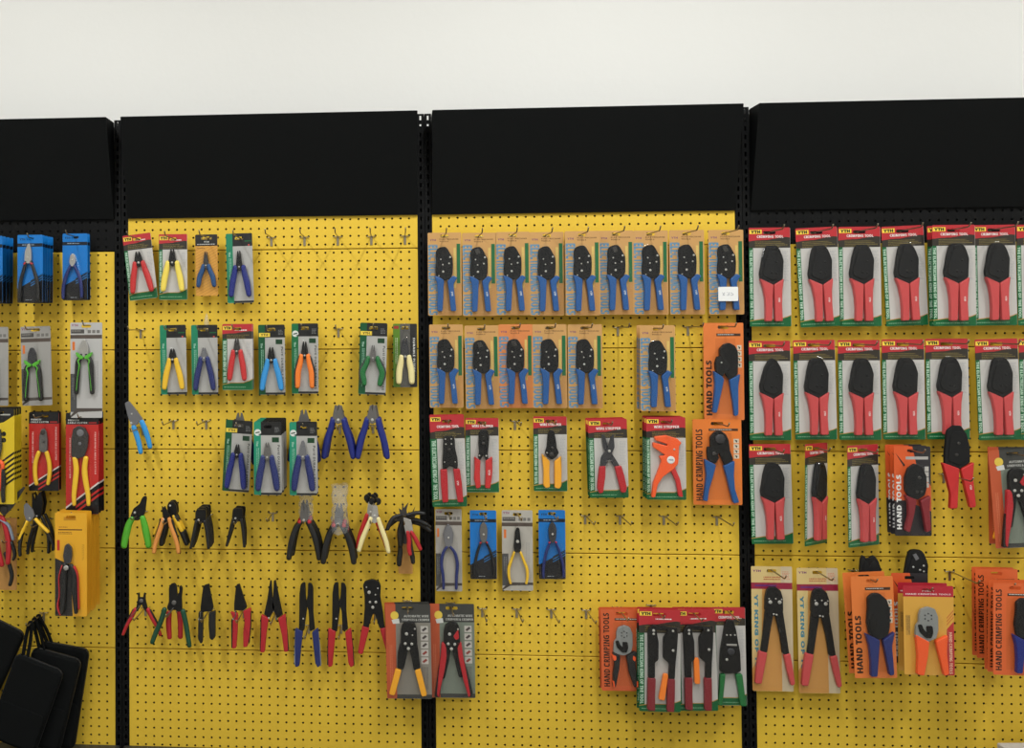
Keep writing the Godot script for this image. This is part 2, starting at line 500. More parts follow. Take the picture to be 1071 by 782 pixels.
func hook_proto() -> void:
	protos["prong"] = wire_mesh([Vector3(0, 0, 0.003), Vector3(0, 0, 0.02), Vector3(0, 0, 0.08), Vector3(0, 0, 0.125), Vector3(0, 0.001, 0.131), Vector3(0, 0.005, 0.137), Vector3(0, 0.0115, 0.143)], 0.0019)
	protos["bracket"] = wire_mesh([Vector3(-0.0125, 0.002, -0.012), Vector3(-0.0125, 0.0, 0.001), Vector3(-0.0105, -0.001, 0.004), Vector3(0, -0.001, 0.004), Vector3(0.0105, -0.001, 0.004), Vector3(0.0125, 0.0, 0.001), Vector3(0.0125, 0.002, -0.012)], 0.0015, 2, 6)
	protos["tab"] = box_mesh(Vector3(0.007, 0.027, 0.0016), 0.001)

func add_hook(x: float, y: float, label: String, group: String, long := 1.0) -> void:
	var o := Node3D.new(); o.name = numbered("peg_hook"); add_child(o)
	o.position = Vector3(x, y, 0.0)
	tag(o, label, "hook", group)
	part(o, "prong", protos.prong, mats.zinc).scale = Vector3(1, 1, long)
	part(o, "bracket", protos.bracket, mats.zinc)
	part(o, "tab", protos.tab, mats.zinc, Vector3(0, -0.013, 0.0015))

# ---------------------------------------------------------------- tools and their cards
func shell_mesh(p: PackedVector2Array, z0: float, z1: float) -> ArrayMesh:
	# a formed clear blister: open at the back, sloping sides, rounded shoulder
	var st := SurfaceTool.new(); st.begin(Mesh.PRIMITIVE_TRIANGLES); st.set_smooth_group(-1)
	var idx := Geometry2D.triangulate_polygon(p)
	var rings := [[p, z0], [inset(p, 0.0012), z1 - 0.003], [inset(p, 0.002), z1 - 0.001], [inset(p, 0.0042), z1]]
	var n := p.size()
	for k in 3:
		var A: PackedVector2Array = rings[k][0]; var B: PackedVector2Array = rings[k + 1][0]
		for i in n:
			var j := (i + 1) % n
			quad(st, v3(A[i], rings[k][1]), v3(A[j], rings[k][1]), v3(B[j], rings[k + 1][1]), v3(B[i], rings[k + 1][1]))
	var F: PackedVector2Array = rings[3][0]
	for t in idx.size() / 3:
		var a := idx[3 * t]; var c := idx[3 * t + 1]; var d := idx[3 * t + 2]
		if (p[c] - p[a]).cross(p[d] - p[a]) < 0.0: tri(st, v3(F[a], z1), v3(F[d], z1), v3(F[c], z1))
		else: tri(st, v3(F[a], z1), v3(F[c], z1), v3(F[d], z1))
	return finish(st)

func card_mesh(w: float, h: float, slot_w: float, slot_top: float, corner: float) -> ArrayMesh:
	# card with a hanging slot cut through it
	var p := rounded(w * 0.001, h * 0.001, corner * 0.001)
	if slot_w > 0.0:
		# rounded() begins at the upper right corner; enter the slot from the middle of the top edge through a hairline slit
		var r := PackedVector2Array()
		for i in 4: r.append(p[i])
		var e := 0.00001; var y1 := h * 0.0005 - slot_top * 0.001; var y0 := y1 - 0.009; var s := slot_w * 0.0005
		r.append(Vector2(e, h * 0.0005)); r.append(Vector2(e, y1)); r.append(Vector2(s - 0.002, y1)); r.append(Vector2(s, y1 - 0.002)); r.append(Vector2(s, y0 + 0.002)); r.append(Vector2(s - 0.002, y0))
		r.append(Vector2(-s + 0.002, y0)); r.append(Vector2(-s, y0 + 0.002)); r.append(Vector2(-s, y1 - 0.002)); r.append(Vector2(-s + 0.002, y1)); r.append(Vector2(-e, y1)); r.append(Vector2(-e, h * 0.0005))
		for i in range(4, 16): r.append(p[i])
		p = r
	var st := start()
	plate_into(st, p, -0.0009, 0.0, 0.0, true)
	return finish(st)

func tool_parts(root: Node3D, parts: Array) -> PackedVector2Array:
	var hull := PackedVector2Array()
	var head: Node3D = null      # rivets, dies and screws sit in the head
	var grip: Node3D = null      # inlays, collars and lettering sit on the handle before them
	for q in parts:
		var o: Node3D
		var under: Node3D = root
		if q[1] in ["grip_inlay", "grip_sleeve"] and grip: under = grip
		if q[0] == "t" and grip: under = grip
		if q[1] in ["rivet", "die_plate", "die_screw", "die_wheel", "jaw_hook", "pivot_cap", "spring_bar"] and head: under = head
		match q[0]:
			"p":
				o = part(under, q[1], plate_mesh(q[7], q[3], q[4], q[5], q[6]), mats[q[2]])
				for i in q[7].size() / 2: hull.append(Vector2(q[7][2 * i], q[7][2 * i + 1]) * 0.001)
			"g":
				o = part(under, q[1], grip_mesh(q[5], q[3], q[4]), mats[q[2]])
				for i in q[5].size() / 3:
					for s in [-0.5, 0.5]: hull.append(Vector2(q[5][3 * i] + s * q[5][3 * i + 2], q[5][3 * i + 1]) * 0.001)
			"d":
				part(under, q[1], disc_mesh(q[3] * 0.001, q[4] * 0.001), mats[q[2]], Vector3(q[6], q[7], q[5]) * 0.001)
			"t":
				letters(under, q[1], q[2], Vector3(q[3], q[4], q[5]), q[6], mats[q[7]])
			"w":
				var path := []
				for i in q[4].size() / 3: path.append(Vector3(q[4][3 * i], q[4][3 * i + 1], q[4][3 * i + 2]) * 0.001)
				part(under, q[1], wire_mesh(path, q[3] * 0.001, 3, 6), mats[q[2]])
		if o and under == root:
			if head == null: head = o
			if q[1] in ["handle", "trigger", "body"]: grip = o
	return hull

func carded(key: String, w: float, h: float, print_key: String, slot_w: float, slot_top: float, cover: float, parts: Array, loose := false) -> void:
	var root := Node3D.new(); root.name = key
	var hull := tool_parts(root, parts)
	if not loose:
		part(root, "backing_card", card_mesh(w, h, slot_w, slot_top, 3.5), mats[print_key])
		if cover > 0.0:
			var p := Geometry2D.convex_hull(hull)
			p.remove_at(p.size() - 1)
			var grown := Geometry2D.offset_polygon(p, 0.006, Geometry2D.JOIN_ROUND)
			var cut := Geometry2D.intersect_polygons(grown[0], rounded((w - 3.0) * 0.001, (h - 3.0) * 0.001, 0.003))
			var o: PackedVector2Array = cut[0]
			if Geometry2D.is_polygon_clockwise(o): o.reverse()
			var thin := PackedVector2Array()
			for v in o:
				if thin.is_empty() or (v - thin[-1]).length() > 0.003: thin.append(v)
			part(root, "blister", shell_mesh(thin, 0.0002, cover * 0.001), mats.clear_blister)
	protos[key] = root

func hang(key: String, called: String, category: String, at: Vector3, tilt: float, yaw: float, label: String, group: String) -> Node3D:
	var o: Node3D = protos[key].duplicate()
	o.name = numbered(called); add_child(o)
	o.position = at
	o.basis = Basis.from_euler(Vector3(0, deg_to_rad(yaw), deg_to_rad(tilt)), EULER_ORDER_YXZ)
	tag(o, label, category, group)
	return o

# one hook's worth: n alike behind each other, dz apart; slot is the hanging point above the middle (mm)
func hung(key: String, called: String, category: String, x: float, y: float, z: float, tilt: float, yaw: float, n: int, dz: float, slot: float, label: String, group: String, hook_label: String) -> void:
	var g := group
	if n > 1 and g == "": g = "stack of " + category + "s on one hook: " + label
	for i in n:
		var t := tilt; var yw := yaw; var dx := 0.0
		if i > 0:
			var loose_turn := 1.0 if protos[key].has_node("backing_card") else 5.0
			t += rng.randf_range(-0.8, 0.8) * loose_turn; yw += rng.randf_range(-1.5, 1.5); dx = rng.randf_range(-0.0012, 0.0012)
		var l := label
		if n > 1: l = label + ", " + ["front", "second", "third", "fourth", "fifth", "sixth", "seventh"][i] + " in its stack"
		var o := hang(key, called, category, Vector3(x + dx, y, z - i * dz), t, yw, l, g)
		if "price slip" in label:
			var slip := part(o, "price_slip", card_mesh(19, 14, 0, 0, 1), mats.price_slip, Vector3(-0.002, -0.063, 0.0205))
			slip.scale = Vector3(2.9, 2.9, 1)
	if hook_label:
		var s := Vector2(0, slot * 0.001).rotated(deg_to_rad(tilt))
		add_hook(x + s.x, y + s.y, hook_label, "hooks holding goods")

func make_prints() -> void:
	var R := RandomNumberGenerator.new(); R.seed = 21
	var white := Color(0.9, 0.9, 0.88); var ink := Color(0.1, 0.1, 0.1); var red := Color(0.72, 0.18, 0.2); var grn := Color(0.06, 0.38, 0.2); var lab := Color(0.95, 0.82, 0.28); var pale := Color(0.77, 0.755, 0.73)
	var s: Sheet
	# brown electricians' card, in a kraft and a more orange run
	for run in [["brown", Color(0.79, 0.6, 0.36)], ["brown_orange", Color(0.85, 0.52, 0.29)]]:
		s = sheet(98, 243, run[1])
		var deep: Color = run[1] * 0.86; deep.a = 1
		s.rect(30, 150, 66, 92, run[1].lerp(Color(0.7, 0.45, 0.2), 0.25))
		s.text("ELECTRICIANS TOOLS", 15, 138, 25, 204, Color(0.36, 0.55, 0.68), 1, true, 1.1)
		for k in 24: s.rect(2, 36 + k * 8.7, 27, 0.8, run[1])
		s.text("YTH", 15, 22, 5.5, 17, Color(0.4, 0.2, 0.42))
		s.text("ELECTRICIANS", 62, 19.5, 3.6, 55, Color(0.36, 0.24, 0.12))
		s.text("TOOLS", 47, 26, 3.6, 26, Color(0.36, 0.24, 0.12))
		s.rect(84, 33, 10.5, 116, Color(0.1, 0.4, 0.22))
		s.rect(75, 44, 7, 118, Color(0.83, 0.68, 0.36)); s.lines(76, 46, 5, 114, 2.2, Color(0.9, 0.82, 0.5), R, true)
		mats[run[0]] = s.material(0.4)
	# red, black and green cards in several sizes; strip is the share of the green side band
	for c in [["crimp", 115, 283, 0.1, ["CRIMPING TOOL"], 36, 58], ["crimp_small", 99, 265, 0.19, ["CRIMPING TOOL"], 46, 68], ["strip_card", 96, 216, 0.145, ["WIRE STRIPPER"], 33, 52], ["cut_card", 108, 223, 0.14, ["WIRE STRIPPER"], 37, 54], ["gun_card", 109, 233, 0.1, ["WIRE STRIPPER"], 38, 58], ["pipe_card", 114, 285, 0.13, [""], 42, 66], ["green_card", 92, 277, 0.12, ["CRIMPING TOOL"], 40, 52], ["mini_red", 86, 196, 0.13, [""], 27, 46], ["mini_red_b", 90, 195, 0.16, [""], 28, 44]]:
		var w: float = c[1]; var h: float = c[2]; var y1: float = c[5]; var y2: float = c[6]; var st: float = w * c[3]
		s = sheet(w, h, pale)
		s.rect(0, 0, w, y2, Color(0.2, 0.18, 0.15))
		s.poly([0, 0, w, 0, w, y1 * 0.8, w * 0.9, y1 * 0.76, w * 0.7, y1 * 0.84, w * 0.45, y1 * 0.98, w * 0.2, y1, 0, y1 * 1.08], red)
		s.lines(w * 0.15, y1 + 4, w * 0.8, y2 - y1 - 6, 4.5, Color(0.52, 0.46, 0.24), R)
		s.rect(2, 6, w * 0.3, 12, lab); s.text("YTH", 2 + w * 0.15, 12, 7.5, w * 0.22, ink, 0, true, 0.5)
		if c[4][0]: s.text(c[4][0], w * 0.52, y1 * 0.72, 7, w * 0.64, white, 0, true, 0.15)
		else: s.lines(w * 0.4, y1 * 0.6, w * 0.5, 3, 7, white, R)
		s.rect(0, y2, st, h - y2, grn)
		s.text("THE ELECTRICIAN KING OF THE TOOL", st * 0.5, (y2 + h) / 2 - 8, st * 0.62, h - y2 - 26, Color(0.75, 0.84, 0.76), 1, true, 0.25)
		s.lines(w * 0.8, y2 + 10, w * 0.16, h * 0.3, 4, Color(0.66, 0.66, 0.66), R)
		s.poly([0, h - 17, w * 0.3, h - 22, w * 0.7, h - 22, w * 0.9, h - 28, w, h - 33, w, h, 0, h], Color(0.75, 0.55, 0.25))
		s.poly([0, h - 15, w * 0.3, h - 20, w * 0.7, h - 20, w * 0.9, h - 26, w, h - 31, w, h, 0, h], grn)
		s.lines(w * 0.06, h - 9, w * 0.88, 4, 4.5, Color(0.55, 0.72, 0.58), R)
		mats[c[0]] = s.material(0.32)
	# orange hand tool cards
	for c in [["orange_hand", 112, 278, "HAND TOOLS", Color(0.88, 0.48, 0.22), 0.56], ["orange_crimp", 136, 244, "HAND CRIMPING TOOLS", Color(0.9, 0.49, 0.19), 0.83], ["orange_crimp_b", 118, 231, "HAND CRIMPING TOOLS", Color(0.83, 0.38, 0.2), 0.9], ["orange_red", 112, 246, "HAND CRIMPING TOOLS", Color(0.87, 0.4, 0.2), 0.88]]:
		var w: float = c[1]; var h: float = c[2]
		s = sheet(w, h, c[4])
		s.text(c[3], w * 0.13, h * 0.95 - h * c[5] / 2, w * 0.135, h * c[5], Color(0.2, 0.11, 0.06), -1, true, 0.7 if c[5] < 0.6 else 0.25)
		s.rect(w * 0.33, h * 0.11, w * 0.6, h * 0.028, Color(0.25, 0.16, 0.1)); s.lines(w * 0.36, h * 0.117, w * 0.52, h * 0.014, 4, white, R)
		s.rect(w * 0.3, h * 0.16, w * 0.5, h * 0.78, c[4].lerp(Color(0.75, 0.38, 0.16), 0.35))
		for k in 4:
			s.rect(w * 0.84, h * (0.23 + k * 0.06), w * 0.11, h * 0.05, Color(0.85, 0.8, 0.72))
			s.poly([w * 0.86, h * (0.24 + k * 0.06), w * 0.92, h * (0.25 + k * 0.06), w * 0.9, h * (0.275 + k * 0.06)], ink)
		mats[c[0]] = s.material(0.4)
	# black and orange hand tools card
	s = sheet(98, 248, Color(0.17, 0.16, 0.17))
	s.poly([0, 0, 50, 0, 62, 60, 98, 110, 98, 180, 30, 150, 0, 150], Color(0.85, 0.36, 0.17))
	s.poly([4, 18, 30, 52, 26, 56], ink)
	s.rect(32, 28, 60, 8, Color(0.7, 0.68, 0.66))
	s.text("HAND TOOLS", 12, 155, 12, 150, white, -1, true, 0.6)
	for k in 4: s.rect(82, 56 + k * 15, 11, 13, Color(0.75, 0.73, 0.7))
	mats["black_orange"] = s.material(0.4)
	# yellow card with red head band
	s = sheet(132, 242, Color(0.85, 0.64, 0.27))
	s.rect(0, 0, 132, 30, Color(0.7, 0.14, 0.2)); s.text("HAND CRIMPING TOOLS", 66, 23, 4, 118, white)
	s.rect(6, 80, 12, 55, Color(0.75, 0.57, 0.25)); s.lines(7, 82, 10, 52, 3, Color(0.45, 0.35, 0.2), R, true)
	s.rect(113, 118, 19, 124, Color(0.72, 0.2, 0.2)); s.poly([113, 118, 132, 96, 132, 118], Color(0.72, 0.2, 0.2))
	for k in 3: s.poly([113, 108 - k * 9, 132, 86 - k * 9, 132, 82 - k * 9, 113, 104 - k * 9], Color(0.78, 0.45, 0.22))
	s.text("HAND CRIMPING TOOLS", 123, 182, 8, 112, Color(0.93, 0.85, 0.72), 1)
	mats["yellow_red"] = s.material(0.4)
	# king of tool card
	s = sheet(113, 352, Color(0.84, 0.74, 0.5))
	s.poly([30, 60, 80, 60, 82, 352, 0, 352, 0, 290, 26, 240], Color(0.8, 0.58, 0.3))
	s.rect(82, 0, 31, 352, Color(0.8, 0.73, 0.6))
	s.rect(0, 46, 113, 18, Color(0.58, 0.14, 0.24)); s.rect(10, 52, 60, 5, Color(0.4, 0.16, 0.42))
	s.text("YTH", 16, 13, 6, 22, Color(0.42, 0.14, 0.4)); s.lines(34, 29, 50, 9, 6, Color(0.7, 0.32, 0.2), R)
	s.text("YT KING OF TOOL", 13, 205, 9, 250, Color(0.25, 0.5, 0.58), 1, true, 0.7)
	s.lines(86, 14, 22, 24, 4, Color(0.8, 0.5, 0.4), R)
	mats["king"] = s.material(0.4)
	# automatic stripper cards
	for c in [["auto_card", Color(0.52, 0.5, 0.46)], ["auto_card_b", Color(0.47, 0.5, 0.45)]]:
		s = sheet(134, 276, c[1])
		s.rect(0, 0, 30, 276, Color(0.74, 0.34, 0.2)); s.rect(30, 0, 104, 54, Color(0.24, 0.24, 0.23)); s.rect(30, 264, 104, 12, Color(0.24, 0.24, 0.23))
		s.text("AUTOMATIC WIRE", 92, 35, 6.5, 74, Color(0.78, 0.78, 0.75)); s.text("STRIPPERS & CRIMPER", 90, 46, 6.5, 82, Color(0.78, 0.78, 0.75))
		s.lines(11, 120, 6, 140, 5, Color(0.8, 0.46, 0.32), R, true)
		s.disc(27, 33, 12, Color(0.88, 0.76, 0.3)); s.poly([18, 46, 40, 42, 42, 56, 22, 58], Color(0.82, 0.82, 0.8))
		for k in 5:
			s.rect(104, 64 + k * 23, 22, 19, Color(0.74, 0.72, 0.69)); s.poly([107, 76 + k * 23, 118, 67 + k * 23, 123, 72 + k * 23, 112, 80 + k * 23], Color(0.28, 0.24, 0.24) if k < 3 else Color(0.55, 0.25, 0.22))
		s.lines(106, 184, 18, 72, 4, Color(0.36, 0.35, 0.33), R, true)
		mats[c[0]] = s.material(0.3)
	# grey cards
	for c in [["grey_card", 76, 238, Color(0.66, 0.64, 0.61)], ["grey_card_b", 88, 232, Color(0.7, 0.68, 0.64)], ["grey_card_c", 92, 236, Color(0.62, 0.61, 0.59)], ["silver_card", 95, 278, Color(0.72, 0.71, 0.7)]]:
		var w: float = c[1]; var h: float = c[2]
		s = sheet(w, h, c[3])
		s.text("YTH", w * 0.14, 8, 6, w * 0.2, Color(0.5, 0.15, 0.35)); s.rect(w * 0.02, 20, w * 0.42, 12, Color(0.3, 0.29, 0.28)); s.lines(w * 0.05, 23, w * 0.36, 5, 5, Color(0.6, 0.59, 0.56), R)
		for k in 3: s.rect(w * (0.55 + k * 0.14), 22, w * 0.1, 9, Color(0.45, 0.44, 0.42))
		s.rect(0, 36, w, 11, Color(0.33, 0.29, 0.26)); s.rect(w * 0.06, 56, w * 0.08, 25, Color(0.85, 0.45, 0.2))
		s.rect(0, h * 0.54, w * 0.2, h * 0.4, Color(0.3, 0.3, 0.3)); s.lines(w * 0.06, h * 0.58, w * 0.08, h * 0.24, 5, Color(0.5, 0.5, 0.5), R, true)
		s.poly([0, h * 0.98, w * 0.2, h * 0.9, w, h * 0.9, w, h * 0.93, w * 0.25, h * 0.94, 0, h], Color(0.3, 0.27, 0.25))
		s.lines(w * 0.78, h * 0.4, w * 0.1, h * 0.4, 4, Color(0.6, 0.59, 0.57), R, true)
		mats[c[0]] = s.material(0.3)
	# blue cards
	for c in [["blue_card", 76, 199]]:
		s = sheet(76, 199, Color(0.08, 0.45, 0.75))
		s.rect(0, 25, 76, 10, Color(0.1, 0.12, 0.16)); s.lines(14, 28, 52, 3, 5, Color(0.6, 0.66, 0.72), R); s.text("YTH", 15, 13, 6, 16, Color(0.08, 0.12, 0.2))
		s.poly([0, 158, 76, 118, 76, 199, 0, 199], Color(0.1, 0.1, 0.11))
		for k in 3: s.poly([40, 137 + k * 7 - 3, 76, 118 + k * 7 - 4, 76, 121 + k * 7 - 4, 40, 140 + k * 7 - 3], Color(0.1, 0.1, 0.11) if k == 0 else Color(0.15, 0.45, 0.7))
		s.lines(24, 190, 28, 3, 4, Color(0.6, 0.62, 0.64), R)
		mats["blue_card"] = s.material(0.28)
	# small striped brown card
	s = sheet(67, 183, Color(0.83, 0.6, 0.25))
	for k in 40: s.poly([0, k * 9 - 60, 67, k * 9 - 95, 67, k * 9 - 93, 0, k * 9 - 58], Color(0.76, 0.52, 0.2))
	s.rect(0, 0, 67, 34, ink); s.text("YTH", 34, 22, 5, 16, white); s.lines(6, 28, 54, 3, 4, white, R); s.rect(18, 8, 32, 7, Color(0.6, 0.5, 0.2))
	s.lines(6, 40, 30, 2, 4, Color(0.45, 0.3, 0.12), R)
	mats["brown_small"] = s.material(0.4)
	# green and grey durable pliers cards: teal or dark strip, with a yellow label or a white disc
	for c in [["durable_plain", Color(0.1, 0.5, 0.36), 0], ["durable_label", Color(0.05, 0.32, 0.18), 1], ["durable_disc", Color(0.12, 0.55, 0.42), 2], ["durable_dark_disc", Color(0.06, 0.42, 0.24), 2]]:
		s = sheet(79, 207, Color(0.69, 0.68, 0.66))
		s.rect(0, 0, 79, 38, Color(0.11, 0.11, 0.11)); s.rect(0, 0, 20, 207, c[1]); s.rect(20, 201, 59, 6, Color(0.13, 0.13, 0.13))
		s.rect(26, 12, 26, 7, Color(0.5, 0.44, 0.18) if c[2] < 2 else Color(0.17, 0.17, 0.17))
		if c[2] == 0: s.rect(56, 22, 20, 3, grn); s.rect(66, 33, 5, 4, Color(0.8, 0.3, 0.28))
		if c[2] == 1: s.rect(2, 24, 33, 12, lab); s.text("YTH", 18, 30, 7, 20, ink)
		if c[2] == 2: s.disc(11, 30, 9.5, Color(0.86, 0.87, 0.84)); s.poly([4, 30, 17, 27, 17, 31, 5, 33], Color(0.2, 0.3, 0.25)); s.poly([12, 36, 20, 33, 19, 38], ink)
		if c[2] > 0:
			s.rect(52, 44, 20, 14, Color(0.08, 0.24, 0.14)); s.lines(60, 16, 14, 16, 4, Color(0.5, 0.5, 0.5), R)
			s.text("Purti DURABLE PLIERS", 71, 130, 6.5, 128, Color(0.22, 0.22, 0.22), 1)
		s.text("The", 10, 62, 6, 15, Color(0.72, 0.84, 0.76), 1); s.lines(8, 74, 6, 118, 4.5, Color(0.6, 0.78, 0.68), R, true)
		mats[c[0]] = s.material(0.35)
	# olive and dark grey card
	s = sheet(70, 186, Color(0.36, 0.35, 0.33))
	s.rect(0, 0, 20, 186, Color(0.36, 0.52, 0.14)); s.rect(50, 0, 20, 186, Color(0.14, 0.14, 0.14)); s.rect(2, 6, 15, 9, Color(0.6, 0.2, 0.18))
	s.text("DURABLE PLIERS", 61, 92, 6, 100, white, 1); s.lines(7, 42, 6, 100, 4.5, Color(0.8, 0.85, 0.74), R, true)
	mats["olive"] = s.material(0.35)
	# cable cutter cards
	for c in [["premium", 92, 234], ["premium_big", 98, 296]]:
		var w: float = c[1]; var h: float = c[2]
		s = sheet(w, h, Color(0.74, 0.17, 0.15))
		s.rect(0, 0, w, 34, Color(0.09, 0.09, 0.1)); s.text("PREMIUM", w * 0.24, 22, 5, w * 0.34, white); s.text("CABLE CUTTER", w * 0.36, 29.5, 5, w * 0.6, white); s.rect(w * 0.7, 27, w * 0.24, 5, Color(0.6, 0.15, 0.15))
		s.text("PREMIUM CABLE CUTTER", w * 0.13, h * 0.45, 5, h * 0.4, Color(0.9, 0.75, 0.72), 1); s.text("PREMIUM CABLE CUTTER", w * 0.9, h * 0.4, 5, h * 0.42, Color(0.9, 0.75, 0.72), 1)
		s.poly([0, h * 0.95, w, h * 0.7, w, h, 0, h], Color(0.09, 0.09, 0.1)); s.poly([0, h * 0.93, w, h * 0.68, w, h * 0.7, 0, h * 0.95], Color(0.85, 0.8, 0.78))
		for k in 2: s.poly([w * 0.3, h * (0.92 + k * 0.05), w, h * (0.75 + k * 0.05), w, h * (0.775 + k * 0.05), w * 0.3, h * (0.945 + k * 0.05)], Color(0.74, 0.17, 0.15))
		mats[c[0]] = s.material(0.28)
	# yellow diagonal cutter card
	s = sheet(94, 296, Color(0.9, 0.66, 0.16))
	s.poly([0, 130, 46, 150, 52, 296, 0, 296], Color(0.16, 0.15, 0.15)); s.rect(6, 78, 8, 30, Color(0.75, 0.2, 0.15)); s.rect(26, 12, 36, 10, Color(0.75, 0.52, 0.12))
	s.lines(12, 40, 34, 3, 4, Color(0.5, 0.25, 0.1), R); s.rect(10, 47, 70, 3, Color(0.35, 0.22, 0.1)); s.lines(10, 55, 46, 8, 4, Color(0.45, 0.3, 0.12), R); s.lines(80, 90, 8, 60, 4, Color(0.75, 0.54, 0.14), R, true)
	mats["yellow_card"] = s.material(0.35)
	# yellow and black striped card
	s = sheet(92, 278, Color(0.86, 0.74, 0.15))
	s.poly([0, 0, 92, 0, 92, 20, 60, 40, 0, 52], ink); s.rect(4, 30, 30, 10, white); s.rect(50, 16, 30, 4, Color(0.7, 0.7, 0.66))
	for k in 6: s.poly([0, 190 + k * 15, 92, 125 + k * 15, 92, 132 + k * 15, 0, 197 + k * 15], ink)
	s.disc(60, 74, 7, ink); s.disc(60, 92, 7, ink)
	mats["yellow_black"] = s.material(0.35)
	# plain kraft card
	s = sheet(100, 330, Color(0.74, 0.54, 0.28))
	for k in 70: s.poly([0, k * 7 - 90, 100, k * 7 - 140, 100, k * 7 - 139, 0, k * 7 - 89], Color(0.7, 0.5, 0.25))
	mats["kraft"] = s.material(0.6)
	# handwritten price slip
	s = sheet(19, 14, Color(0.93, 0.93, 0.92))
	s.text("¥ 35", 9, 7, 3.5, 11, Color(0.6, 0.6, 0.62), 0, false)
	mats["price_slip"] = s.material(0.6)

